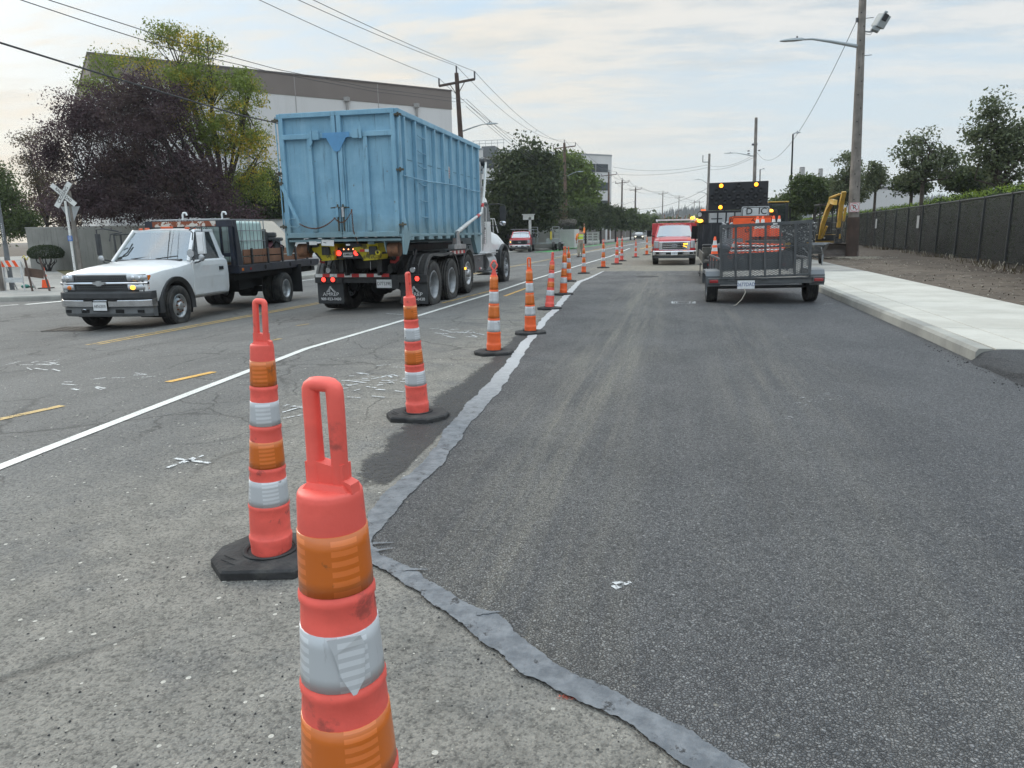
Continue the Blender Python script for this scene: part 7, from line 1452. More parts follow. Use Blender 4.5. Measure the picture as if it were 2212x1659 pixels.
# hedge and fence on the right
FP = [(7.45, 9.0), (7.95, 13.0), (8.55, 17.5), (9.12, 21.96), (9.67, 26.05), (10.6, 36.0), (11.45, 46.2), (12.25, 57), (13.9, 82), (16.2, 118)]
def fpt(s):
    L = 0
    for (a, b_), (c, d_) in zip(FP, FP[1:]):
        l = math.hypot(c - a, d_ - b_)
        if s <= L + l: f = (s - L) / l; return Vector((a + (c - a) * f, b_ + (d_ - b_) * f, 0))
        L += l
    return Vector((*FP[-1], 0))
FL_ = sum(math.hypot(c - a, d_ - b_) for (a, b_), (c, d_) in zip(FP, FP[1:]))
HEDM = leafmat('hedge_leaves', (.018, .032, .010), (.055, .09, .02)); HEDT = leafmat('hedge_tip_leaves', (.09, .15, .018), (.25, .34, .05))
T = thing('hedge', 'long clipped conifer hedge with bright green tips standing behind the black fence', 'hedge', (0, 0, 0))
r = np.random.default_rng(9); pts = []; tops = []
def hh(s): return 2.68 + (.16 if s < 14.5 else (-.12 if s < 30 else -.22)) + .05 * math.sin(s * 1.7)
for i in range(44000):
    s = FL_ * r.random() ** 1.7; p = fpt(s); q = fpt(s + .3) - p; q.normalize(); nrm = Vector((q.y, -q.x, 0)); H_ = hh(s); u = r.random()
    bulge = .10 * math.sin(s * 2.6) + .06 * math.sin(s * 6.1)
    if u < .55: z = r.uniform(.25, H_); w_ = .55 + bulge + r.normal() * .05; pts.append((p.x + nrm.x * w_, p.y + nrm.y * w_, z))
    else: w_ = .55 + r.random() * 1.0; z = H_ + r.normal() * .07 + .06 * math.sin(s * 4 + w_ * 3); (tops if u < .9 else pts).append((p.x + nrm.x * w_, p.y + nrm.y * w_, z))
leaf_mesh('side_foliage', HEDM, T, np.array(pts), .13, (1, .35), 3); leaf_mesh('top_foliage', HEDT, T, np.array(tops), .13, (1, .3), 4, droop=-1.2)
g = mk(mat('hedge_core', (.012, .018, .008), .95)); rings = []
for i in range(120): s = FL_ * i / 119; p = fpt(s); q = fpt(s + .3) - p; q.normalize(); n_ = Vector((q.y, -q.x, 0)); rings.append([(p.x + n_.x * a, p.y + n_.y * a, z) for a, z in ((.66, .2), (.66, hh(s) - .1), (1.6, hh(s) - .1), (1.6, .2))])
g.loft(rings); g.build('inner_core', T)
def linkf(t, p):
    g_ = t.xyz(t.new('ShaderNodeNewGeometry').outputs['Position']); h = t.math('MULTIPLY', g_[1], 1.0); a = math.pi / .075
    u = t.math('ABSOLUTE', t.math('SINE', t.math('MULTIPLY', t.math('ADD', h, g_[2]), a))); v = t.math('ABSOLUTE', t.math('SINE', t.math('MULTIPLY', t.math('SUBTRACT', h, g_[2]), a)))
    return t.math('LESS_THAN', t.math('MINIMUM', u, v), .09)
LINK = holes('chain_link_wire', (.045, .05, .05), linkf)
SCRN = holes('black_windscreen_mesh', (.007, .009, .010), lambda t, p: t.math('ADD', t.math('MULTIPLY', t.noise(p, .8, 3), .25), .42))
T = thing('chain_link_fence', 'tall chain-link fence with black wind screen along the dirt verge', 'fence', (0, 0, 0)); FH = 2.17
s = 0; px_ = []
while s < FL_: px_.append(s); s += 3.0
g = mk(LINK); g2 = mk(SCRN)
for a, c in zip(px_, px_[1:]):
    p, q = fpt(a), fpt(c); z0 = .22
    g.quad((p.x, p.y, z0 - .1), (q.x, q.y, z0 - .1), (q.x, q.y, .15 + FH), (p.x, p.y, .15 + FH)); d = Vector((.03, -.0, 0)); g2.quad((p.x + .03, p.y, z0 + .1), (q.x + .03, q.y, z0 + .1), (q.x + .03, q.y, .13 + FH), (p.x + .03, p.y, .13 + FH))
g.build('wire_mesh', T); g2.build('wind_screen', T)
FPM = mat('fence_pipe_black', (.025, .028, .03), .5, .2); g = mk(mat('fence_rail', (.07, .075, .075), .5, .3)); g.tube([tuple(fpt(a) + Vector((0, 0, .15 + FH))) for a in px_], .026, 8); g.build('top_rail', T)
for a in px_: p = fpt(a); g = mk(FPM); g.cyl((p.x, p.y, .05), (p.x, p.y, .15 + FH), .035, n=10); g.cyl((p.x, p.y, .15 + FH), (p.x, p.y, .19 + FH), .042, n=10); g.build('post', T)
for a, z in ((27.6, 1.62), (38.5, 1.62)): p = fpt(a); g = mk(mat('bare_metal_tag', (.35, .36, .37), .5, .2)); g.box((p.x - .04, p.y, z), (.01, .32, .55)); g.build('metal_tag', T)
# weeds and litter caught along the fence foot
g = mk(BRNG); r = random.Random(8)
for i in range(420):
    p = fpt(6 + r.random() ** 1.3 * 34); h = r.uniform(.05, .22); x, y_ = p.x - r.uniform(.05, .5), p.y; g.use(BRNG if r.random() < .8 else MATS['debris_pale']); g.bar((x, y_, .18), (x + r.uniform(-.1, .1), y_ + r.uniform(-.1, .1), .2 + h), .012)
tag(g.build('dead_weeds'), kind='stuff')
g = mk(MATS['debris_pale']); p = G(1900, 600, .15); r = random.Random(1)
for i in range(260): a = r.random() * 6.28; x, y_ = 7.15 + r.gauss(0, .5), 32.6 + r.gauss(0, .8); g.bar((x, y_, .20), (x + math.cos(a) * .15, y_ + math.sin(a) * .15, .21), .010)
tag(g.build('straw'), kind='stuff')

# ================================================================ BUILDINGS
CONW = mat('tilt_up_concrete', (.60, .59, .585), .8, 0, .04, .15, dirt=.25, dcol=(.45, .44, .42), ds=.4, streak=True); BRN = mat('brown_parapet', (.19, .16, .145), .8, 0, .05, .3); BRNL = mat('brown_parapet_side', (.26, .225, .20), .8, 0, .05, .3)
A = Vector((-35.32, 39.48, 0)); Bb = Vector((-18.0, 57.5, 0)); HB = 12.62; u = (Bb - A).normalized(); nb_ = Vector((-u.y, u.x, 0))
T = thing('warehouse', 'large windowless white warehouse with brown parapet band behind the blue container', 'warehouse', (0, 0, -.4))
def slab(g, p, q, z0, z1, th, n):
    vs = [(v.x + n.x * o, v.y + n.y * o, z) for z in (z0, z1) for v, o in ((p, 0), (q, 0), (q, th), (p, th))]; g.add(vs, [(0, 1, 2, 3), (4, 7, 6, 5), (0, 4, 5, 1), (1, 5, 6, 2), (2, 6, 7, 3), (3, 7, 4, 0)], False)
Cc_ = A + nb_ * 34; g = mk(CONW); slab(g, A, Bb, 0, HB - 1.0, 34, nb_)
g.build('wall', T)
g = mk(BRN); slab(g, A - u * .03 - nb_ * .03, Bb + u * .03 - nb_ * .03, HB - 1.05, HB + .32, 34.06, nb_); g.build('parapet', T)
g = mk(mat('parapet_cap', (.12, .105, .10), .6)); slab(g, A - u * .08 - nb_ * .08, Bb + u * .08 - nb_ * .08, HB + .32, HB + .42, 34.16, nb_); g.build('coping', T)
g = mk(mat('panel_joint', (.33, .32, .31), .9)); L_ = (Bb - A).length
for k in range(1, 4): p = A + u * L_ * k / 4; slab(g, p - u * .02 - nb_ * .034, p + u * .02 - nb_ * .034, 0, HB + .3, .02, nb_)
g.build('panel_joint', T)
for k in (1.42, 2.6, 3.5): p = A + u * L_ * k / 4 - nb_ * .12; g = mk(mat('downpipe_grey', (.30, .29, .28), .6)); g.cyl((p.x, p.y, 0), (p.x, p.y, HB - 1.1), .09, n=8); g.box((p.x, p.y, HB - 1.0), (.35, .35, .3)); g.build('downpipe', T)
for k in (1.9, 3.1): p = A + u * L_ * k / 4; g = mk(MATS['downpipe_grey']); slab(g, p - u * .5 - nb_ * .08, p + u * .5 - nb_ * .08, 8.6, 9.3, .1, nb_); g.build('vent', T)
# office block
A2 = Vector((-34.27, 124.15, 0)); B2 = Vector((-13.08, 144.38, 0)); u2 = (B2 - A2).normalized(); n2_ = Vector((-u2.y, u2.x, 0)); T = thing('office_block', 'white four-storey office block with dark window bands behind the light green tree', 'office building', (0, 0, -.4))
A3 = A2 - u2 * 12; g = mk(CONW); slab(g, A3, B2, 0, 16.0, 24, n2_); g.build('wall', T); g = mk(mat('roof_edge', (.30, .31, .32), .6)); slab(g, A3 - n2_ * .05, B2 - n2_ * .05 + u2 * .05, 16.0, 16.3, 24.1, n2_); g.build('roof', T)
GLS = mat('office_glass', (.05, .06, .07), .12, .3, .2, .4); MUL = mat('mullion', (.03, .03, .035), .5)
LL = (B2 - A3).length
for z0, z1 in ((12.6, 14.1), (9.2, 10.7), (5.8, 7.3), (2.4, 3.9)):
    k = 0
    while k * 3.0 + 3.4 < LL: p = B2 - u2 * (.9 + k * 3.0); q = B2 - u2 * (.9 + (k + 1) * 3.0 - .1); g = mk(GLS); slab(g, q - n2_ * .02, p - n2_ * .02, z0 + .5, z1 + .4, .05, n2_); w_ = g.build('window', T); g = mk(MUL); m_ = p.lerp(q, .5); slab(g, q - n2_ * .05, p - n2_ * .05, z0 + .40, z0 + .52, .06, n2_); slab(g, m_ - n2_ * .05 - u2 * .04, m_ - n2_ * .05 + u2 * .04, z0 + .5, z1 + .4, .04, n2_); g.build('frame', w_); k += 1
T = thing('rooftop_plant', 'railed rooftop platform with pale tank above the office block roof, right of the container', 'rooftop equipment', (0, 0, 0))
pr0 = PW(1032, 318, 118); g = mk(FG); g.box((pr0.x, 126, pr0.z), (2.4, 2.4, 1.8)); g.build('tank', T); g = mk(STEEL)
for k in range(6): g.tube([(pr0.x - 3 + k * 1.1, 126, pr0.z + .8), (pr0.x - 3 + k * 1.1, 126, pr0.z + 2.0)], .04, 5)
g.tube([(pr0.x - 3.2, 126, pr0.z + 2.0), (pr0.x + 2.6, 126, pr0.z + 2.0)], .04, 5); g.tube([(pr0.x - 3.2, 126, pr0.z + 1.5), (pr0.x + 2.6, 126, pr0.z + 1.5)], .04, 5); g.build('railing', T)
# concrete wall at left
CW = mat('stained_concrete', (.24, .235, .215), .85, 0, .12, .8, .15, 30, dirt=.7, dcol=(.10, .095, .085), ds=1.6, streak=True); WA, WB, WC = G(68.5, 584, .142), G(330, 583, .142), G(480, 578, .142); WD = Vector((WA.x - 9, WA.y + 12, 0)); hw = 2.42
T = thing('concrete_wall', 'low stained grey concrete wall behind the railroad crossing sign', 'wall', (0, 0, 0)); g = mk(CW)
for p, q in ((WA, WB), (WB + (WB - WA).normalized() * .03, WC)): n_ = (q - p).normalized(); slab(g, p, q, -.3, -.24 + hw, .25, Vector((-n_.y, n_.x, 0)))
n_ = (WD - WA).normalized(); slab(g, WA + n_ * .26, WD, -.3, -.24 + hw, .25, Vector((n_.y, -n_.x, 0))); g.build('wall_panels', T); g = mk(mat('wall_cap', (.32, .315, .29), .8)); n_ = (WC - WA).normalized(); slab(g, WA - Vector((-n_.y, n_.x, 0)) * .04, WC - Vector((-n_.y, n_.x, 0)) * .04, -.23 + hw, -.17 + hw, .36, Vector((-n_.y, n_.x, 0))); g.build('coping', T)
g = mk(NAVY); n_ = (WD - WA).normalized(); q_ = Vector((-n_.y, n_.x, 0)); p = WA + n_ * 1.5; slab(g, p + q_ * .03, p + n_ * 5 + q_ * .03, -.2, -.3 + hw, .05, q_); g.build('gate_panel', T)
g = mk(FPM); gp = G(258, 600, .14); [g.cyl((gp.x + dx, gp.y, gp.z), (gp.x + dx, gp.y, gp.z + 1.9), .04, n=8) for dx in (0, .35)]; g.tube([(gp.x, gp.y, gp.z + 1.9), (gp.x + 2.6, gp.y, gp.z + 1.95)], .03, 6); tag(g.build('gate_frame'), 'dark metal gate frame against the concrete wall behind the pickup windscreen', 'gate')
b = mk(M_GRASS); gp = [G(*q, .0) for q in ((120, 588), (400, 590), (330, 608), (150, 606))]; b.add([(q.x, q.y, gz(q.x) + .150) for q in gp], [(0, 1, 2, 3)], False); tag(b.build('grass_patch'), kind='structure')
# gatehouse, park sign, white railings, far fence
def px_box(name, label, cat, px0, px1, pyt, Y, depth, m, zb=-.24, rz=0):
    a, c = PW(px0, pyt, Y), PW(px1, pyt, Y); g = mk(m); g.box(((a.x + c.x) / 2, Y + depth / 2, (a.z + zb) / 2), (c.x - a.x, depth, a.z - zb)); o = g.build(name, bevel=.03); return tag(o, label, cat), a, c
WW = mat('white_block_wall', (.55, .55, .52), .8, 0, .06, 1)
T = thing('gatehouse', 'small white block enclosure topped by dark slats beside the second wooden pole', 'gatehouse', (0, 0, 0)); a, c = PW(1197, 496, 78), PW(1241, 496, 78); g = mk(WW); g.box(((a.x + c.x) / 2, 80, (a.z - .24) / 2), (c.x - a.x, 4, a.z + .24)); g.build('wall', T)
g = mk(FPM); [g.box((a.x + (c.x - a.x) * k / 18, 78.05, a.z + .32), (.05, .05, .62)) for k in range(19)]; g.build('slats', T); r = np.random.default_rng(3); q = np.column_stack([r.uniform(a.x, c.x, 900), r.uniform(78, 80, 900), a.z + .75 + r.normal(size=900) * .14]); leaf_mesh('roof_brush', leafmat('dry_brush', (.10, .095, .08), (.24, .225, .20)), T, q, .3, (1, .3), 2)
px_box('boundary_wall', 'pale low wall between the red pickup and the gatehouse', 'wall', 1080, 1196, 499, 79, .3, WW)
T = thing('park_sign', 'white slatted sign board on a white post behind the distant red pickup', 'sign', (0, 0, 0)); a, c = PW(1129, 464, 72), PW(1150, 464, 72); g = mk(WW); g.box(((a.x + c.x) / 2 + .1, 72, a.z - .25), (1.1, .2, .5)); g.box(((a.x + c.x) / 2 + .1, 72, a.z + .02), (1.3, .3, .08)); g.build('board', T); g = mk(WW); g.box(((a.x + c.x) / 2 + .25, 72, a.z / 2 - .3), (.25, .2, a.z + .1)); g.build('post', T)
g = mk(WW); a, c = PW(1247, 497, 100), PW(1292, 497, 100); [g.box(((a.x + c.x) / 2, 100, z), (c.x - a.x, .08, .12)) for z in (.2, .55, .9, 1.25)]; [g.box((a.x + (c.x - a.x) * k / 4, 100, .5), (.14, .14, 1.7)) for k in range(5)]; tag(g.build('white_railing'), 'white rail fence under the small street trees', 'railing')
g = mk(mat('weathered_pickets', (.16, .14, .125), .9)); pp = [Vector((-17.5, 105, 0)), Vector((-13.5, 150, 0)), Vector((-11.0, 260, 0))]
for p, q in zip(pp, pp[1:]):
    n = int((q - p).length / .45)
    for i in range(n): v = p.lerp(q, i / n); g.box((v.x, v.y, .75), (.06, .16, 2.0))
    g.bar((p.x, p.y, 1.5), (q.x, q.y, 1.5), .06); g.bar((p.x, p.y, .1), (q.x, q.y, .1), .06)
tag(g.build('picket_fence'), 'long weathered picket fence along the far left pavement behind the street trees', 'fence')
T = thing('white_building', 'flat white industrial building glimpsed between trees above the hedge', 'building', (0, 0, 0)); a, c = PW(1800, 392, 105), PW(1990, 405, 105); g = mk(CONW); g.box(((a.x + c.x) / 2, 112, a.z / 2), (c.x - a.x, 14, a.z)); g.build('wall', T); g = mk(MUL); g.box(((a.x + c.x) / 2, 104.9, a.z - 1.0), (c.x - a.x, .1, .12)); g.build('band', T)
for i, (px0, px1, pyt) in enumerate(((1727, 1739, 363), (1768, 1778, 366))):
    T = thing('smokestack', ['pale cylindrical smokestack above the bushy tree, left and wider of the two', 'pale cylindrical smokestack above the bushy tree, right and narrower of the two'][i], 'chimney', (0, 0, 0), group='pale smokestacks behind the trees'); a, c = PW(px0, pyt, 300), PW(px1, pyt, 300); g = mk(mat('stack_concrete', (.36, .35, .34), .85, 0, .1, .3, dirt=.5, dcol=(.2, .19, .18), ds=.3)); g.cyl(((a.x + c.x) / 2, 300, 0), ((a.x + c.x) / 2, 300, a.z), (c.x - a.x) / 2, n=24); g.build('shaft', T); g = mk(MUL); g.cyl(((a.x + c.x) / 2, 300, a.z), ((a.x + c.x) / 2, 300, a.z + .25), (c.x - a.x) / 2 * .9, n=24); g.build('rim', T)
px_box('far_plant_building', 'distant pale square building left of the bushy tree', 'building', 1692, 1712, 418, 260, 12, CONW)
# hill with fir skyline
b = MB().use(leafmat('far_forest', (.012, .020, .014), (.03, .042, .03))); nx = 90; r = random.Random(12); hp = [(-700, 2), (-160, 2), (-110, 2), (-55, 10), (0, 21), (60, 25), (120, 29), (300, 30), (700, 20)]
def hz_(x):
    for (a, za), (c, zc) in zip(hp, hp[1:]):
        if x <= c: return za + (zc - za) * (x - a) / (c - a)
    return 30
vs = []
for j, (yy, f) in enumerate(((780, 0), (840, .55), (900, .85), (960, 1.0), (1100, .9))):
    for i in range(nx + 1): x = -700 + 1400 * i / nx; vs.append((x, yy, hz_(x) * f - (.5 if j == 0 else 0) + r.uniform(-1, 1) * (j > 0)))
b.add(vs, [(j * (nx + 1) + i, j * (nx + 1) + i + 1, (j + 1) * (nx + 1) + i + 1, (j + 1) * (nx + 1) + i) for j in range(4) for i in range(nx)], True); tag(b.build('hill'), kind='structure')
b = MB().use(MATS['far_forest'])
for i in range(3800):
    x = r.uniform(-330, 420); f = r.choice((.3, .6, .8, .92, 1.0, 1.0)); yy = 780 + 180 * f; z = hz_(x) * (f ** .6) - 3; h = r.uniform(6, 13) * (1 + .3 * (r.random() < .06)); w_ = h * .16
    b.add([(x - w_, yy, z), (x + w_, yy + r.uniform(-1, 1), z), (x, yy + w_, z), (x, yy, z + h), (x, yy - w_, z)], [(0, 4, 3), (4, 1, 3), (1, 2, 3), (2, 0, 3)], False)
tag(b.build('fir_forest'), kind='stuff')
b = MB()
q = np.array([(r.uniform(-120, 60), r.uniform(330, 600), 0) for _ in range(5200)]); q[:, 2] = np.random.default_rng(2).uniform(0, 9, 5200) * (1 - .3 * np.sin(q[:, 0] * .2)); q = q[(np.abs(q[:, 0] + 2) > 9)]
o = leaf_mesh('distant_woodland', leafmat('distant_leaves', (.03, .045, .018), (.09, .12, .045)), None, q, 3.2, (1, .7), 8); tag(o, kind='stuff')

# thin autumn haze: pale even air over the whole place
m = bpy.data.materials.new('haze'); m.use_nodes = True; t = NT(m.node_tree); m.node_tree.nodes.clear(); pv = t.new('ShaderNodeVolumePrincipled'); pv.inputs['Color'].default_value = (.90, .95, 1.0, 1); pv.inputs['Density'].default_value = .00036; pv.inputs['Anisotropy'].default_value = .2
t.l.new(pv.outputs[0], t.new('ShaderNodeOutputMaterial').inputs['Volume']); g = mk(m); g.box((0, 600, 62), (1900, 1500, 127.6)); tag(g.build('haze'), kind='stuff')
# ================================================================ POLES, WIRES, SIGNS
WOODP = mat('weathered_pole_wood', (.20, .18, .16), .85, 0, .25, 2, .4, 20, dirt=.8, dcol=(.09, .075, .065), ds=2.5, streak=True); WOODB = mat('treated_brown_wood', (.070, .045, .035), .85, 0, .25, 2, .4, 20, dirt=.5, dcol=(.035, .025, .02), ds=3, streak=True); WOODM = mat('brown_pole_wood', (.12, .075, .055), .85, 0, .25, 2, dirt=.5, dcol=(.06, .045, .04), ds=2, streak=True)
LAMPG = mat('lamp_grey', (.33, .36, .37), .5, .3); INS = mat('insulator_grey', (.10, .10, .11), .4)
def street_arm(T, base, d, L, rise, r=.05, head=.62, name='lamp_arm'):
    """curved arm from base towards horizontal unit vector d, with a cobra-head lamp"""
    b = Vector(base); d = Vector(d); g = mk(LAMPG); e = b + d * L + Vector((0, 0, rise)); g.tube([b, b + d * L * .5 + Vector((0, 0, rise * .62)), b + d * L * .85 + Vector((0, 0, rise * .98)), e], [r, r * .8, r * .55, r * .5], 8); a = g.build(name, T)
    g = mk(LAMPG); s_ = d.cross(Vector((0, 0, 1))); rings = []
    for f, w, h in ((0, .05, .05), (.12, .10, .08), (.35, .15, .09), (.8, .15, .06), (1, .08, .025)):
        c = e + d * head * f; rings.append([c - s_ * w + Vector((0, 0, -h * .3)), c - s_ * w * .7 + Vector((0, 0, h * .7)), c + s_ * w * .7 + Vector((0, 0, h * .7)), c + s_ * w + Vector((0, 0, -h * .3)), c + Vector((0, 0, -h * .6))])
    g.loft(rings, smooth=False); c = e + d * head * .3; g.use(INS); g.cyl(c + Vector((0, 0, .05)), c + Vector((0, 0, .14)), .035, n=8); g.build('lamp_head', a); return e + d * head
# tall wooden pole at right with lamp, camera box and no-parking sign
pb = G(1840, 557, .15); YP = pb.y; tp = onY(1863.5, 0, YP); dirp = (tp - pb).normalized(); H_ = 14.0; P_ = lambda h: pb + dirp * h; rp_ = lambda h: .235 - .0095 * h
T = thing('utility_pole', 'tall grey wooden pole with dark brown foot carrying a no-parking sign and street lamp', 'utility pole', pb)
L_ = lambda v: tuple(Vector(v) - pb)
g = mk(WOODP); n_ = 24; g.tube([L_(P_(h)) for h in np.linspace(1.7, H_, n_)], [rp_(h) for h in np.linspace(1.7, H_, n_)], 20); g.use(WOODB); g.tube([L_(P_(h)) for h in (-.3, .5, 1.0, 1.7)], [rp_(h) + .02 for h in (-.3, .5, 1.0, 1.7)], 20); g.build('shaft', T)
g = mk(UNDER)
for k in range(22): h = 1.9 + k * .52; c = Vector(L_(P_(h))); g.cyl(c + Vector((.06 * (-1) ** k, -rp_(h) - .01, 0)), c + Vector((.06 * (-1) ** k, -rp_(h) + .03, 0)), .022, n=8)
for h in (9.5, 8.1): c = Vector(L_(P_(h))); g.cyl(c, c + Vector((.42, -.05, .0)), .012, n=6)
g.build('bolts', T)
at = Vector(L_(onY(1853, 100, YP))); tip = Vector(L_(onY(1738, 85, YP))); street_arm(T, at, (-1, 0, 0), (at - tip).length * .985, tip.z - at.z, .075, .95)
g = mk(STEEL); c = Vector(L_(onY(1868, 68, YP))); e = Vector(L_(onY(1893, 64, YP))); g.tube([c, (c + e) / 2 - Vector((0, 0, .05)), e], .03, 6); g.tube([c - Vector((0, 0, .08)), (c + e) / 2 - Vector((0, 0, .16)), e - Vector((.1, 0, .02))], .012, 5); g.build('bracket', T)
g = mk(LAMPG); c = Vector(L_(onY(1903, 46, YP))); g.box(c, (.34, .55, .50), rot=(15, 24, 18)); g.box(c + Vector((-.18, 0, -.28)), (.3, .3, .16), rot=(0, 24, 0)); g.use(MUL); g.box(c + Vector((.08, -.27, .07)), (.20, .10, .26), rot=(15, 24, 18)); g.use(LAMPG); g.box(c + Vector((.14, -.1, .30)), (.12, .12, .07), rot=(0, 24, 0)); g.build('camera_box', T, bevel=.02)
g = mk(INS); c = Vector(L_(onY(1851, 44, YP))); g.cyl(c + Vector((.2, 0, 0)), c, .02, n=6); g.cyl(c - Vector((0, 0, .07)), c + Vector((0, 0, .09)), .05, n=10); g.build('insulator', T)
# no parking sign: fixed to the pole
c = Vector(L_(onY(1845.5, 447.8, YP - .27))); s_ = .195; g = mk(mat('sign_face_white', (.72, .70, .70), .4, 0, .05, 8)); g.box(c, (2 * s_, .01, 2 * s_)); g.use(mat('sign_red', (.55, .03, .04), .4)); g.lathe([(.150, -.009), (.165, -.009), (.165, -.005), (.150, -.005)], 'Y', 32, c); g.use(INK); g.text('P', .24, c + Vector((.0, -.007, .0)), (90, 0, 0), .001, bold=.004); g.bar(c + Vector((0.02, -.008, -.01)), c + Vector((.075, -.008, -.085)), .03, .002, up=(0, 1, 0)); g.use(MATS['sign_red']); g.bar(c + Vector((-.11, -.0105, .11)), c + Vector((.11, -.0105, -.11)), .026, .002, up=(0, 1, 0))
for q in ((-s_, -s_, s_, -s_), (-s_, s_, s_, s_), (-s_, -s_, -s_, s_), (s_, -s_, s_, s_)): k_ = .93; g.bar(c + Vector((q[0] * k_, -.007, q[1] * k_)), c + Vector((q[2] * k_, -.007, q[3] * k_)), .012, .002, up=(0, 1, 0))
g.build('no_parking_sign', T, bevel=.003)
# line of crossarm poles on the left
POLES = []
def xpole(label, px, Y, ptop, armpx, m, H0=None, lamp=None, lean=0, r=.17):
    top = onY(px, ptop, Y); b0 = Vector((top.x + lean, Y, gz(top.x) + .1)); k = (top - Vector((0, 0, CH))).dot(_F) / FPX; aw = max(1.2, armpx * k / 2)
    T = thing('utility_pole', label, 'utility pole', b0, 0, 'crossarm utility poles along the far left pavement'); tl = top - b0
    g = mk(m); g.tube([(0, 0, -.2), tuple(tl * .5), tuple(tl)], [r * 1.2, r, r * .75], 12); g.build('shaft', T)
    g = mk(m); za = tl.z - .55; a0, a1 = Vector((tl.x - aw, .15, za - .10)), Vector((tl.x + aw, -.15, za + .10)); g.bar(a0, a1, .11, .13); 
    for s in (-1, 1): g.bar((tl.x * .97, 0, za - .75), (tl.x + s * aw * .42, 0, za), .04)
    arm = g.build('crossarm', T)
    ends = []
    for f in (0, 1): p = a0.lerp(a1, f); g = mk(INS); g.cyl(p, p + Vector((0, 0, .45)), .055, n=8); g.build('insulator', arm); ends.append(p + Vector((0, 0, .45)) + b0)
    g = mk(INS); g.cyl(tl, tl + Vector((0, 0, .42)), .055, n=8); g.build('insulator', T); ends.insert(1, top + Vector((0, 0, .42)))
    if lamp: e = onY(lamp[0], lamp[1], Y) - b0; t0 = onY(lamp[2], lamp[3], Y) - b0; street_arm(T, e, (1, 0, 0), max(1.0, t0.x - e.x), t0.z - e.z, .05, .75)
    POLES.append(ends); return T
xpole('nearest crossarm pole on the left, dark, rising behind the blue container', 986, 45, 158, 70, WOODB, lamp=(1000, 283, 1050, 268), lean=.45)
xpole('reddish brown crossarm pole beside the white gatehouse', 1219, 97, 309, 49, WOODM, lamp=(1226, 380, 1248, 371), lean=.25, r=.22)
xpole('third crossarm pole, dark brown, standing before the office block corner', 1315, 139, 372, 33, WOODM, lamp=(1320, 447, 1340, 439), lean=.1, r=.2)
xpole('fourth crossarm pole, between the office block corner and the fifth pole', 1344, 160, 389, 29, WOODB, lamp=(1346, 443, 1368, 436), r=.2)
xpole('fifth crossarm pole, nearly black, over the street tree row', 1373, 190, 405, 25, WOODB, lamp=(1375, 461, 1395, 455), r=.22)
xpole('sixth crossarm pole, pale, directly above the farthest street trees', 1432, 245, 415, 19, WOODP, lamp=(1436, 463, 1455, 457), r=.2)
xpole('seventh crossarm pole, thin, left of the red work truck roof', 1467, 300, 424, 17, WOODP, r=.2)
xpole('far crossarm pole, left one of a close pair before the hill', 1500, 350, 434, 18, WOODP, r=.2)
xpole('far crossarm pole, right one of a close pair before the hill', 1511, 350, 434, 18, WOODP, r=.2)
# right-hand poles
def rpole(label, px, Y, ptop, base_px, m, r0, r1, arms=(), name='street_light', cat='street light'):
    top = onY(px, ptop, Y); b = onY(base_px, 500, Y); b0 = Vector((b.x, Y, .1)); T = thing(name, label, cat, b0); tl = top - b0; g = mk(m); g.tube([(0, 0, -.2), tuple(tl * .5), tuple(tl)], [r0, (r0 + r1) / 2, r1], 12); g.build('shaft', T)
    for (x0, y0, x1, y1, hd) in arms: e = onY(x0, y0, Y) - b0; t0 = onY(x1, y1, Y) - b0; s = -1 if t0.x < e.x else 1; street_arm(T, e, (s, 0, 0), abs(t0.x - e.x) * .8, t0.z - e.z, .06, hd)
    return T, b0
T, b0 = rpole('tall bare wooden pole with a long lamp arm behind the arrow board', 1633.5, 88, 254, 1627, WOODP, .24, .16, [(1630, 338, 1572, 331, 1.0)], 'utility_pole', 'utility pole')
g = mk(INS); [g.cyl(onY(px_, py_, 88) - b0 - Vector((.12, 0, 0)), onY(px_, py_, 88) - b0 + Vector((.12, 0, 0)), .07, n=8) for px_, py_ in ((1617, 326), (1640, 325), (1617, 332))]; g.cyl(onY(1630, 312, 88) - b0 - Vector((.3, 0, 0)), onY(1630, 312, 88) - b0 + Vector((.3, 0, 0)), .12, n=10); g.build('insulator', T)
T, b0 = rpole('wooden pole with two lamp arms and a short top bracket, left of the arrow board', 1532.5, 130, 332, 1527, WOODP, .27, .19, [(1530, 398, 1508, 388, 1.0), (1529, 420, 1512, 415, .9)], 'utility_pole', 'utility pole')
g = mk(STEEL); e = onY(1532, 350, 130) - b0; t0 = onY(1518, 350, 130) - b0; g.tube([e, t0, t0 + Vector((0, 0, 1.1))], .09, 6); g.build('bracket', T)
rpole('slim black street light standing alone right of the tall bare pole', 1713, 58, 290, 1706, UNDER, .075, .055, [(1713, 290, 1720, 287, .35)])
rpole('small distant black street light between the tall bare pole and the slim one', 1642, 110, 366, 1640, UNDER, .09, .07, [(1642, 367, 1648, 365, .4)])
rpole('slender grey lamp post among trees far left of the arrow board', 1452, 230, 462, 1451, LAMPG, .12, .1, [])
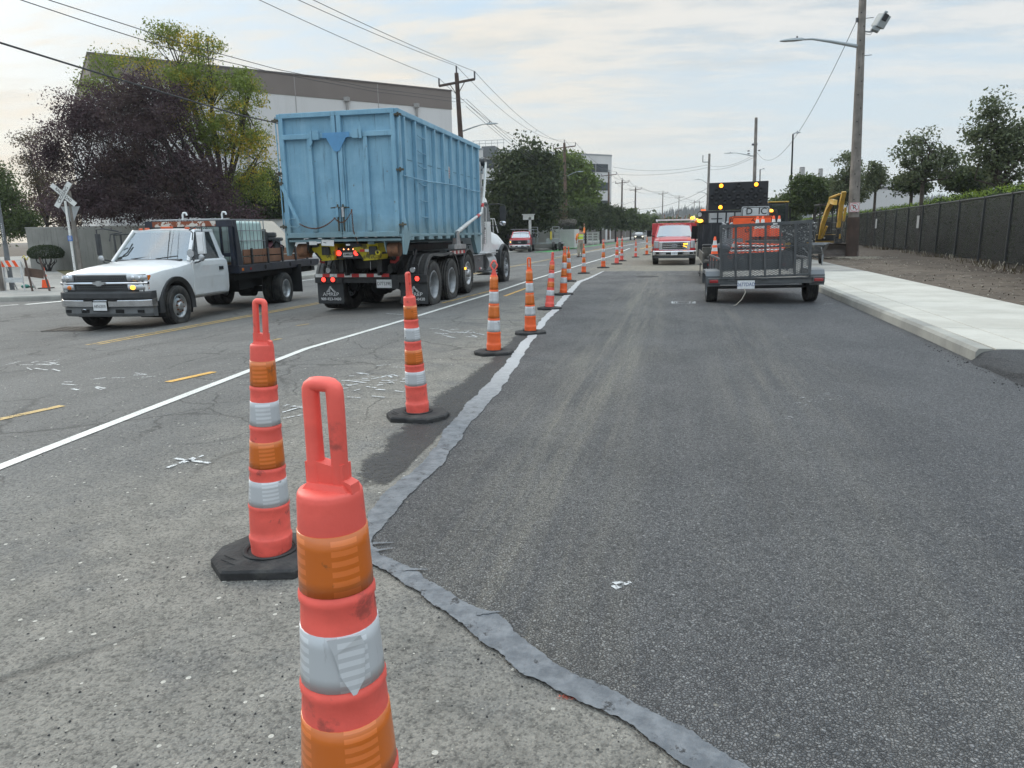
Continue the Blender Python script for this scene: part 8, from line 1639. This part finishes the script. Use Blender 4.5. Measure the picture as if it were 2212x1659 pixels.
# overhead wires
WIRE = mat('wire_black', (.05, .05, .052), .6)
def sagw(p, q, sag, n=22): return [p.lerp(q, i / n) - Vector((0, 0, sag * 4 * (i / n) * (1 - i / n))) for i in range(n + 1)]
def wire(label, pts, r=.012, group='overhead wires on the left'):
    g = mk(WIRE); g.tube(pts, r, 5, caps=False); return tag(g.build('overhead_wire'), label, 'wire', group)
for i, (a, c) in enumerate(((605, 1), (690, 1), (722, 1))):
    e = POLES[0][i]; q = onX(a, 0, e.x - .2); d = (q - e); wire('power wire leaving the nearest left pole towards the top edge, %s of three' % ('left', 'middle', 'right')[i], sagw(e, e + d * 2.2, .35), .013)
for k in range(len(POLES) - 2):
    for i in range(3):
        wire('power wires strung between the crossarm poles along the left side', sagw(POLES[k][i], POLES[k + 1][i], 1.3 if k == 0 else .8), .014 + .004 * min(k, 5))
pA = onY(1003, 215, 45); pA2 = onY(1001, 222, 45)
def pxline(X, pts, end=None): return [onX(a, b_, X) for a, b_ in pts] + ([end] if end else [])
wire('thin wire crossing the upper left sky above the locust tree, upper of two', pxline(-13.8, [(30, -28), (106, 0), (293, 60), (400, 96), (600, 150), (800, 190)], pA), .011)
wire('thin wire crossing the upper left sky above the locust tree, lower of two', pxline(-14.0, [(-60, -35), (46, 0), (210, 55), (377, 108), (505, 137), (593, 157), (810, 198)], pA2), .011)
wire('thick black cable descending from the left edge across both left trees', pxline(-13.5, [(-80, 70), (0, 92), (174, 146), (370, 205), (513, 247)], onX(640, 275, -13.5)), .022)
pB = [onY(1222, 380 + i * 4, 97) for i in range(3)]; pA3 = [onY(1007, 214 + i * 8, 45) for i in range(3)]
for i in range(3): wire('lower wire from the nearest left pole down to the reddish pole, %s one' % ('top', 'middle', 'bottom')[i], sagw(pA3[i], pB[i], .5), .014)
pB2 = onY(1223, 438, 97); pC2 = onY(1315, 455, 139); wire('thick communication cable sagging between the reddish pole and the third pole', sagw(pB2, pC2, 1.6), .045); wire('thick cable running left from the reddish pole into the trees', sagw(pB2, onY(1155, 433, 78), .3), .03)
R1 = onY(1850, 46, YP); R2 = onY(1636, 330, 88); wire('wire sagging from the right wooden pole down to the tall bare pole', sagw(R1, R2, 2.6), .013, 'overhead wires on the right'); R3 = onY(1528, 356, 130)
wire('upper wire from the tall bare pole left to the two-armed pole', sagw(R2, R3, .8), .02, 'overhead wires on the right'); wire('lower wire from the tall bare pole left to the two-armed pole', sagw(onY(1632, 338, 88), onY(1528, 366, 130), .5), .02, 'overhead wires on the right')
wire('faint wire crossing the road from the two-armed pole to the left, upper', sagw(R3, onY(1325, 361, 139), .8), .022, 'wires crossing the road'); wire('faint wire crossing the road from the two-armed pole to the left, second', sagw(onY(1529, 362, 130), onY(1330, 376, 139), .6), .022, 'wires crossing the road')
wire('faint wire crossing the road below the other two, ending at the fourth pole', sagw(onY(1531, 405, 130), onY(1344, 449, 160), 1.5), .025, 'wires crossing the road'); wire('lowest faint wire from the two-armed pole towards the far pole pair', sagw(onY(1529, 418, 130), onY(1392, 462, 240), 2.0), .03, 'wires crossing the road')

# railroad crossing sign
sp = G(165, 604, .142); T = thing('railroad_sign', 'white crossbuck reading railroad crossing on a white post with a wooden pole behind', 'railroad sign', sp); SW = mat('sign_white_board', (.68, .68, .66), .5, 0, .05, 8, dirt=.3, dcol=(.4, .38, .35), ds=5)
hc = (onY(138, 421, sp.y) - sp).z; g = mk(SW); g.box((-.0, 0, hc / 2 - .15), (.09, .05, hc - .3 + .1)); g.use(UNDER); [g.cyl((0, -.03, .5 + k * .25), (0, -.02, .5 + k * .25), .012, n=6) for k in range(9)]; g.build('post', T)
g = mk(WOODP); g.cyl((.16, .16, -.1), (.10, .16, hc + .15), .10, .085, n=12); g.build('wooden_pole', T)
for ang, txt, y_, w1, w2 in ((42, 'CROSSING', -.06, 0, 0), (-48, 'RAIL    ROAD', -.04, 0, 0)):
    g = mk(SW); a = R_(ang); g.M = Matrix.Translation((.0, y_, hc)) @ Matrix.Rotation(R_(18), 4, 'Z') @ Matrix.Rotation(R_(-ang - (14 if ang > 0 else 4)), 4, 'Y'); g.box((0, 0, 0), (1.22, .006, .23)); g.use(INK); g.text(txt, .185 if ang > 0 else .165, (0, -.005, 0), (90, 0, 0), .001, sx=.88 if ang > 0 else .80, bold=.002)
    g.bar((-.60, -.0045, .105), (.60, -.0045, .105), .010, .001, up=(0, 1, 0)); g.bar((-.60, -.0045, -.105), (.60, -.0045, -.105), .010, .001, up=(0, 1, 0)); g.build('crossbuck_blade', T)
g = mk(mat('sign_back_aluminium', (.33, .34, .35), .5, .4)); g.M = Matrix.Translation((.12, .10, hc - .72)) @ Matrix.Rotation(R_(15), 4, 'Z'); g.prism([(-.42, .24), (.42, .24), (.06, -.42), (-.06, -.42)], 'Y', -.004, .004); g.build('yield_sign_back', T, bevel=.01)
g = mk(mat('small_blue_sign', (.03, .13, .42), .4)); hb_ = (onY(148, 515, sp.y) - sp).z; g.box((.02, -.04, hb_), (.24, .006, .23)); g.use(WHITEM); [g.box((.02, -.045, hb_ + .07 - i * .045), (.17 - (i % 2) * .03, .002, .018)) for i in range(4)]; g.build('blue_notice', T, bevel=.01)
# lamp post at the left edge
lp_ = G(27, 626, .142); g = mk(mat('lamp_post_grey', (.14, .15, .16), .6, .2, .2, 4, dirt=.5, dcol=(.25, .25, .25), ds=3)); g.cyl((0, 0, 0), (0, 0, 1.6), .075, n=12); g.cyl((0, 0, 1.6), (0, 0, 6), .055, n=12); g.use(WHITEM); [g.box((.03, -.055, 1.75 + i * .07), (.03, .004, .03 + .02 * (i % 2))) for i in range(9)]; tag(g.build('lamp_post', loc=lp_), 'grey metal post with pale stickers rising at the left edge of the view', 'post')
g = mk(WOODP); g.cyl((0, 0, 0), (0, 0, 1.15), .11, n=10); tag(g.build('wooden_bollard', loc=G(3, 628, .142)), 'short weathered wooden post cut by the left edge', 'post')
# barricades
bp = G(34, 627, .142); T = thing('barricade', 'folding barricade with orange and white striped top board on the left pavement', 'barricade', bp, 12); sc_ = 1.0
LEG = mat('barricade_leg_white', (.55, .56, .56), .5, 0, .1, 8, dirt=.4, dcol=(.3, .28, .25), ds=6)
for s in (-1, 1):
    g = mk(LEG); g.bar((s * .34, -.02, 0), (s * .29, .02, 1.05), .045, .03); g.build('leg', T); g = mk(LEG); g.bar((s * .34, .55, 0), (s * .29, .05, 1.0), .045, .03); g.build('leg', T)
g = mk(mat('barricade_white', (.70, .70, .68), .4)); g.box((0, -.03, .93), (.66, .02, .22)); g.use(CONEO)
for k in range(3): x = -.33 + k * .24; q = [(x, .82), (x + .12, .82), (x + .01, 1.04), (x - .11, 1.04)]; q = [(max(-.33, min(.33, a)), c_) for a, c_ in q]; g.prism(q, 'Y', -.044, -.0405)
g.build('striped_board', T); g = mk(LEG); g.box((0, -.03, .36), (.68, .02, .17)); g.build('lower_board', T)
T = thing('barricade', 'unpainted wooden barricade frame with yellow ribbon beside the striped barricade', 'barricade', G(85, 628, .142), 12)
for x0, y0, x1, y1 in ((-.30, -.2, -.55, .3), (.30, -.2, -.02, .3)): g = mk(WOODB); g.bar((x0 + .2, y0, 0), (x1, y1, 1.12), .06, .035); g.build('leg', T)
g = mk(WOODM); g.bar((-.55, .2, .65), (.10, .2, .55), .03, .30); g.use(mat('yellow_ribbon', (.6, .5, .1), .6)); g.tube([(-.60, .25, 1.12), (-.5, .2, 1.2), (-.42, .22, 1.05), (-.35, .2, 1.15)], .02, 5); g.build('panel', T)
g = mk(mat('teal_bag', (.02, .16, .13), .4)); g.sphere((0, 0, .06), .14, 10, (1.2, .8, .6)); g.sphere((.2, .1, .04), .1, 8, (1.6, .7, .4)); tag(g.build('plastic_bag', loc=G(55, 622, .142)), 'crumpled teal plastic bag lying under the striped barricade', 'bag')
# white trailer and camper seen over the pickup bed
a_, c_ = PW(560, 474, 38), PW(660, 474, 38); T = thing('box_trailer', 'plain white box trailer seen between the pickup cargo and the blue container', 'trailer', ((a_.x + c_.x) / 2, 39.2, -.24)); g = mk(WHITE); g.box((0, 0, (a_.z + .24 + .5) / 2), (c_.x - a_.x, 2.4, a_.z + .24 - .5)); g.build('body', T, bevel=.03); g = mk(ALU); g.box((0, -1.22, a_.z + .20), (c_.x - a_.x + .02, .03, .08)); g.build('trim', T)
for s in (-.5, .5): wheel(T, (s, -1.1, .36), .36, .22, -1, 'steel')
cp = PW(545, 480, 31); T = thing('camper_van', 'beige rounded camper front with a dark-edged window behind the liquid tote', 'camper', (cp.x, 31, -.24), 0); TAN = mat('camper_beige', (.42, .38, .32), .45, 0, .05, 2); zt = cp.z + .30
g = mk(TAN); g.prism([(-2.4, .5), (1.35, .5), (1.5, 1.2), (1.35, 1.55), (1.0, 1.95), (.5, zt), (-2.4, zt + .05)], 'Y', -1.0, 1.0); g.build('body', T, bevel=.12, seg=3); g = mk(UNDER); g.prism([(.55, 1.60), (1.02, 1.62), (1.0, 1.80), (.78, 2.0), (.60, 2.0)], 'Y', -1.02, -1.0); g.use(LENS_C); g.prism([(.60, 1.66), (.96, 1.67), (.95, 1.79), (.77, 1.95), (.63, 1.95)], 'Y', -1.03, -1.02); g.use(GREYP); [g.box((.1, -1.01, 1.7 - i * .09), (.5, .02, .03)) for i in range(2)]; g.build('window', T)
for s in (-1.6, .7): wheel(T, (s, -.9, .36), .36, .22, -1, 'steel')
# lift trailer by the gatehouse
lt = G(1185, 541); T = thing('equipment_trailer', 'grey tandem trailer with ladder-like racks parked behind the distant red pickup', 'trailer', (lt.x, lt.y, lt.z), 0); TG = mat('trailer_pale_grey', (.34, .35, .35), .5, .3); g = mk(TG); g.box((0, 0, .72), (3.0, 1.5, .12)); g.box((.55, -.3, 1.0), (1.4, .6, .42)); g.build('deck', T, bevel=.02)
for x in (-1.35, .85):
    g = mk(TG); [g.bar((x + dx, -.6, .7), (x + dx, -.6, 2.35), .07) for dx in (-.35, .35)]; [g.bar((x - .35, -.6, z), (x + .35, -.6, z), .06) for z in (1.1, 1.45, 1.8, 2.1, 2.35)]; g.build('rack', T)
g = mk(mat('yellow_case', (.6, .45, .05), .5)); g.box((.38, -.65, 1.5), (.18, .2, .8)); g.build('control_case', T)
for x in (.65, 1.3): wheel(T, (x, -.75, .42), .42, .24, -1, 'steel', TG); wheel(T, (x, .75, .42), .42, .24, 1, 'steel', TG)
# oncoming car
fc = G(1380, 518.5); T = thing('oncoming_car', 'small dark car with bright headlights approaching on the far road', 'car', fc, 184, sc=.93); DKC = mat('dark_grey_paint', (.10, .10, .10), .3, .3, coat=.5)
pickup_body(T, dict(sec=[(1.0, .72, .35, .70, .75), (.9, .84, .28, .82, .88), (.3, .88, .24, .90, 1.0), (-.3, .88, .24, .96, 1.02), (-2.6, .88, .24, .98, 1.02), (-3.3, .84, .3, .95, 1.0)], arches=[(0, .36, .32)]), DKC)
cabin(T, DKC, .82, .60, -.25, -.95, -2.2, -2.8, 1.0, 1.42, ws=WIN)
for s in (-1, 1): wheel(T, (s * .78, 0, .32), .32, .2, s, 'steel'); wheel(T, (s * .78, -2.6, .32), .32, .2, s, 'steel')
for s in (-1, 1): g = mk(HEAD_ON); g.sphere((s * .62, .96, .62), .13, 12, (1.1, .5, .8)); g.build('headlight', T)
g = mk(UNDER); g.box((0, 1.0, .60), (.8, .04, .16)); g.box((0, .98, .36), (1.2, .04, .10)); g.build('grille', T); plate(T, 'BXR', (0, 1.03, .45), 180, .28, .12, ts=.07) if False else None
# parked cars behind the picket fence
g = mk(mat('parked_silver', (.35, .36, .37), .3, .4)); pc = PW(1405, 505, 165); g.prism([(-2.2, .4), (2.2, .4), (2.2, .9), (1.4, 1.0), (.7, 1.5), (-1.2, 1.5), (-2.0, 1.0), (-2.2, .8)], 'Y', -.9, .9); g.use(UNDER); g.prism([(-1.6, 1.02), (1.1, 1.02), (.6, 1.42), (-1.1, 1.42)], 'Y', -.91, -.905); tag(g.build('parked_car', loc=(pc.x - 2, 168, .05), bevel=.08), 'silver parked car half hidden behind the picket fence', 'car')
# oval iron cover by the fourth delineator is part of the road, a pole stub sign far down the pavement
fs = PW(1351, 490, 140); g = mk(LAMPG); g.cyl((0, 0, 0), (0, 0, 2.6), .04, n=6); g.box((0, -.03, 2.4), (.55, .02, .6)); tag(g.build('small_sign', loc=(fs.x, 140, 0)), 'small pale sign on a thin post under the street trees', 'sign')

# ================================================================ WORKER (one continuous skin, clothing as children)
def skin(name, verts, edges, rad, m, parent, sub=2, root=0):
    me = bpy.data.meshes.new(name); me.from_pydata(verts, edges, []); me.materials.append(m); o = bpy.data.objects.new(name, me); COL.objects.link(o); o.parent = parent
    o.modifiers.new('k', 'SKIN'); 
    for i, rr in enumerate(rad): me.skin_vertices[0].data[i].radius = rr if isinstance(rr, tuple) else (rr, rr)
    me.skin_vertices[0].data[root].use_root = True; md = o.modifiers.new('s', 'SUBSURF'); md.levels = md.render_levels = sub
    dg = bpy.context.evaluated_depsgraph_get(); nm = bpy.data.meshes.new_from_object(o.evaluated_get(dg)); o.modifiers.clear(); o.data = nm; nm.name = name; nm.polygons.foreach_set('use_smooth', [True] * len(nm.polygons)); bpy.data.meshes.remove(me); return o
wp = G(1254, 555.5); WK = thing('person', 'road worker in a yellow safety vest, orange sleeves and khaki trousers raising one arm', 'person', wp, 38)
SKN = mat('skin', (.36, .20, .14), .6)
V = [(0, 0, .98), (0, .01, 1.15), (0, .0, 1.36), (0, .01, 1.47), (0, .03, 1.54), (0, .045, 1.66), (0, .04, 1.74),
     (-.10, 0, .90), (-.13, .02, .50), (-.14, -.03, .09), (-.15, .12, .04), (.10, 0, .90), (.13, .04, .50), (.15, .0, .09), (.16, .15, .04),
     (-.19, 0, 1.42), (-.30, -.03, 1.18), (-.22, .12, 1.02), (-.17, .17, .96), (.19, 0, 1.42), (.31, .10, 1.52), (.33, .12, 1.78), (.33, .12, 1.86)]
E_ = [(0, 1), (1, 2), (2, 3), (3, 4), (4, 5), (5, 6), (0, 7), (7, 8), (8, 9), (9, 10), (0, 11), (11, 12), (12, 13), (13, 14), (2, 15), (15, 16), (16, 17), (17, 18), (2, 19), (19, 20), (20, 21), (21, 22)]
Rr_ = [(.15, .11), (.145, .10), (.16, .11), .06, .055, (.078, .095), (.07, .085), .085, .060, .042, .038, .085, .060, .042, .038, .055, .045, .035, .034, .055, .045, .035, .036]
skin('body', V, E_, Rr_, SKN, WK)
# hands: five short finger chains each
for hx, hy, hz2, up in ((.33, .12, 1.88, 1), (-.16, .18, .95, -1)):
    vv = [(hx, hy, hz2)]; ee = []; rr_ = [.030]
    for f in range(4): x = hx + (-.030 + f * .020); l = (.075, .085, .08, .062)[f]; b_ = len(vv); vv += [(x, hy, hz2 + up * .05), (x, hy + .008, hz2 + up * (.05 + l * .55)), (x, hy + .025, hz2 + up * (.05 + l))]; ee += [(0, b_), (b_, b_ + 1), (b_ + 1, b_ + 2)]; rr_ += [.0095, .009, .008]
    b_ = len(vv); vv += [(hx - .045, hy + .01, hz2 + up * .015), (hx - .062, hy + .02, hz2 + up * .05)]; ee += [(0, b_), (b_, b_ + 1)]; rr_ += [.011, .009]; skin('hand', vv, ee, rr_, SKN, WK, 1)
KH = mat('khaki_trousers', (.30, .27, .21), .9, 0, .15, 8); VST = mat('hi_vis_yellow', (.52, .68, .06), .6); OSL = mat('hi_vis_orange', (.90, .25, .06), .7)
skin('trousers', [V[0], (0, 0, 1.04), V[7], V[8], (-.14, -.02, .14), V[11], V[12], (.15, .01, .14)], [(0, 1), (0, 2), (2, 3), (3, 4), (0, 5), (5, 6), (6, 7)], [(.18, .135), (.17, .125), .115, .095, .085, .115, .095, .085], KH, WK)
skin('vest', [V[0], V[1], V[2], (0, .01, 1.44), (-.14, 0, 1.42), (.14, 0, 1.42)], [(0, 1), (1, 2), (2, 3), (2, 4), (2, 5)], [(.19, .14), (.185, .135), (.195, .14), .08, .085, .085], VST, WK)
g = mk(mat('vest_silver_tape', (.6, .62, .6), .3)); g.lathe([(.192, 1.02), (.194, 1.07)], n=24); g.lathe([(.196, 1.24), (.198, 1.28)], n=24); o = g.build('reflective_stripe', WK); o.scale = (1, .76, 1)
for q in ((15, 16, 17), (19, 20, 21)): a, b_, c2 = [V[k] for k in q]; skin('sleeve', [a, b_, c2], [(0, 1), (1, 2)], [.085, .072, .058], OSL, WK)
for x, y_ in ((-.145, .04), (.155, .07)): g = mk(mat('brown_boot', (.06, .045, .035), .7)); g.loft([[(x - .05, y_ - .14, z), (x + .05, y_ - .14, z), (x + .055, y_ + .12, z * .6), (x - .055, y_ + .12, z * .6)] for z in (.0, .10)], smooth=False); g.build('boot', WK, bevel=.02)
g = mk(mat('dark_cap', (.04, .035, .035), .8)); g.sphere((0, .04, 1.745), .105, 14, (.92, 1.08, .72)); g.prism([(-.07, .10), (.07, .10), (.06, .21), (-.06, .21)], 'Z', 1.735, 1.75); g.build('cap', WK, bevel=.004)
g = mk(mat('dark_hair', (.03, .022, .018), .8)); g.sphere((0, .015, 1.675), .088, 12, (.95, .9, .9)); g.build('hair', WK)
g = mk(SKN); g.sphere((0, .135, 1.655), .018, 8, (.8, 1, 1.2)); [g.sphere((s * .082, .04, 1.665), .022, 8, (.4, .8, 1.2)) for s in (-1, 1)]; g.use(UNDER); [g.sphere((s * .032, .122, 1.685), .009, 6) for s in (-1, 1)]; g.box((0, .128, 1.615), (.045, .008, .008)); g.build('face', WK)
bpy.context.view_layer.update()
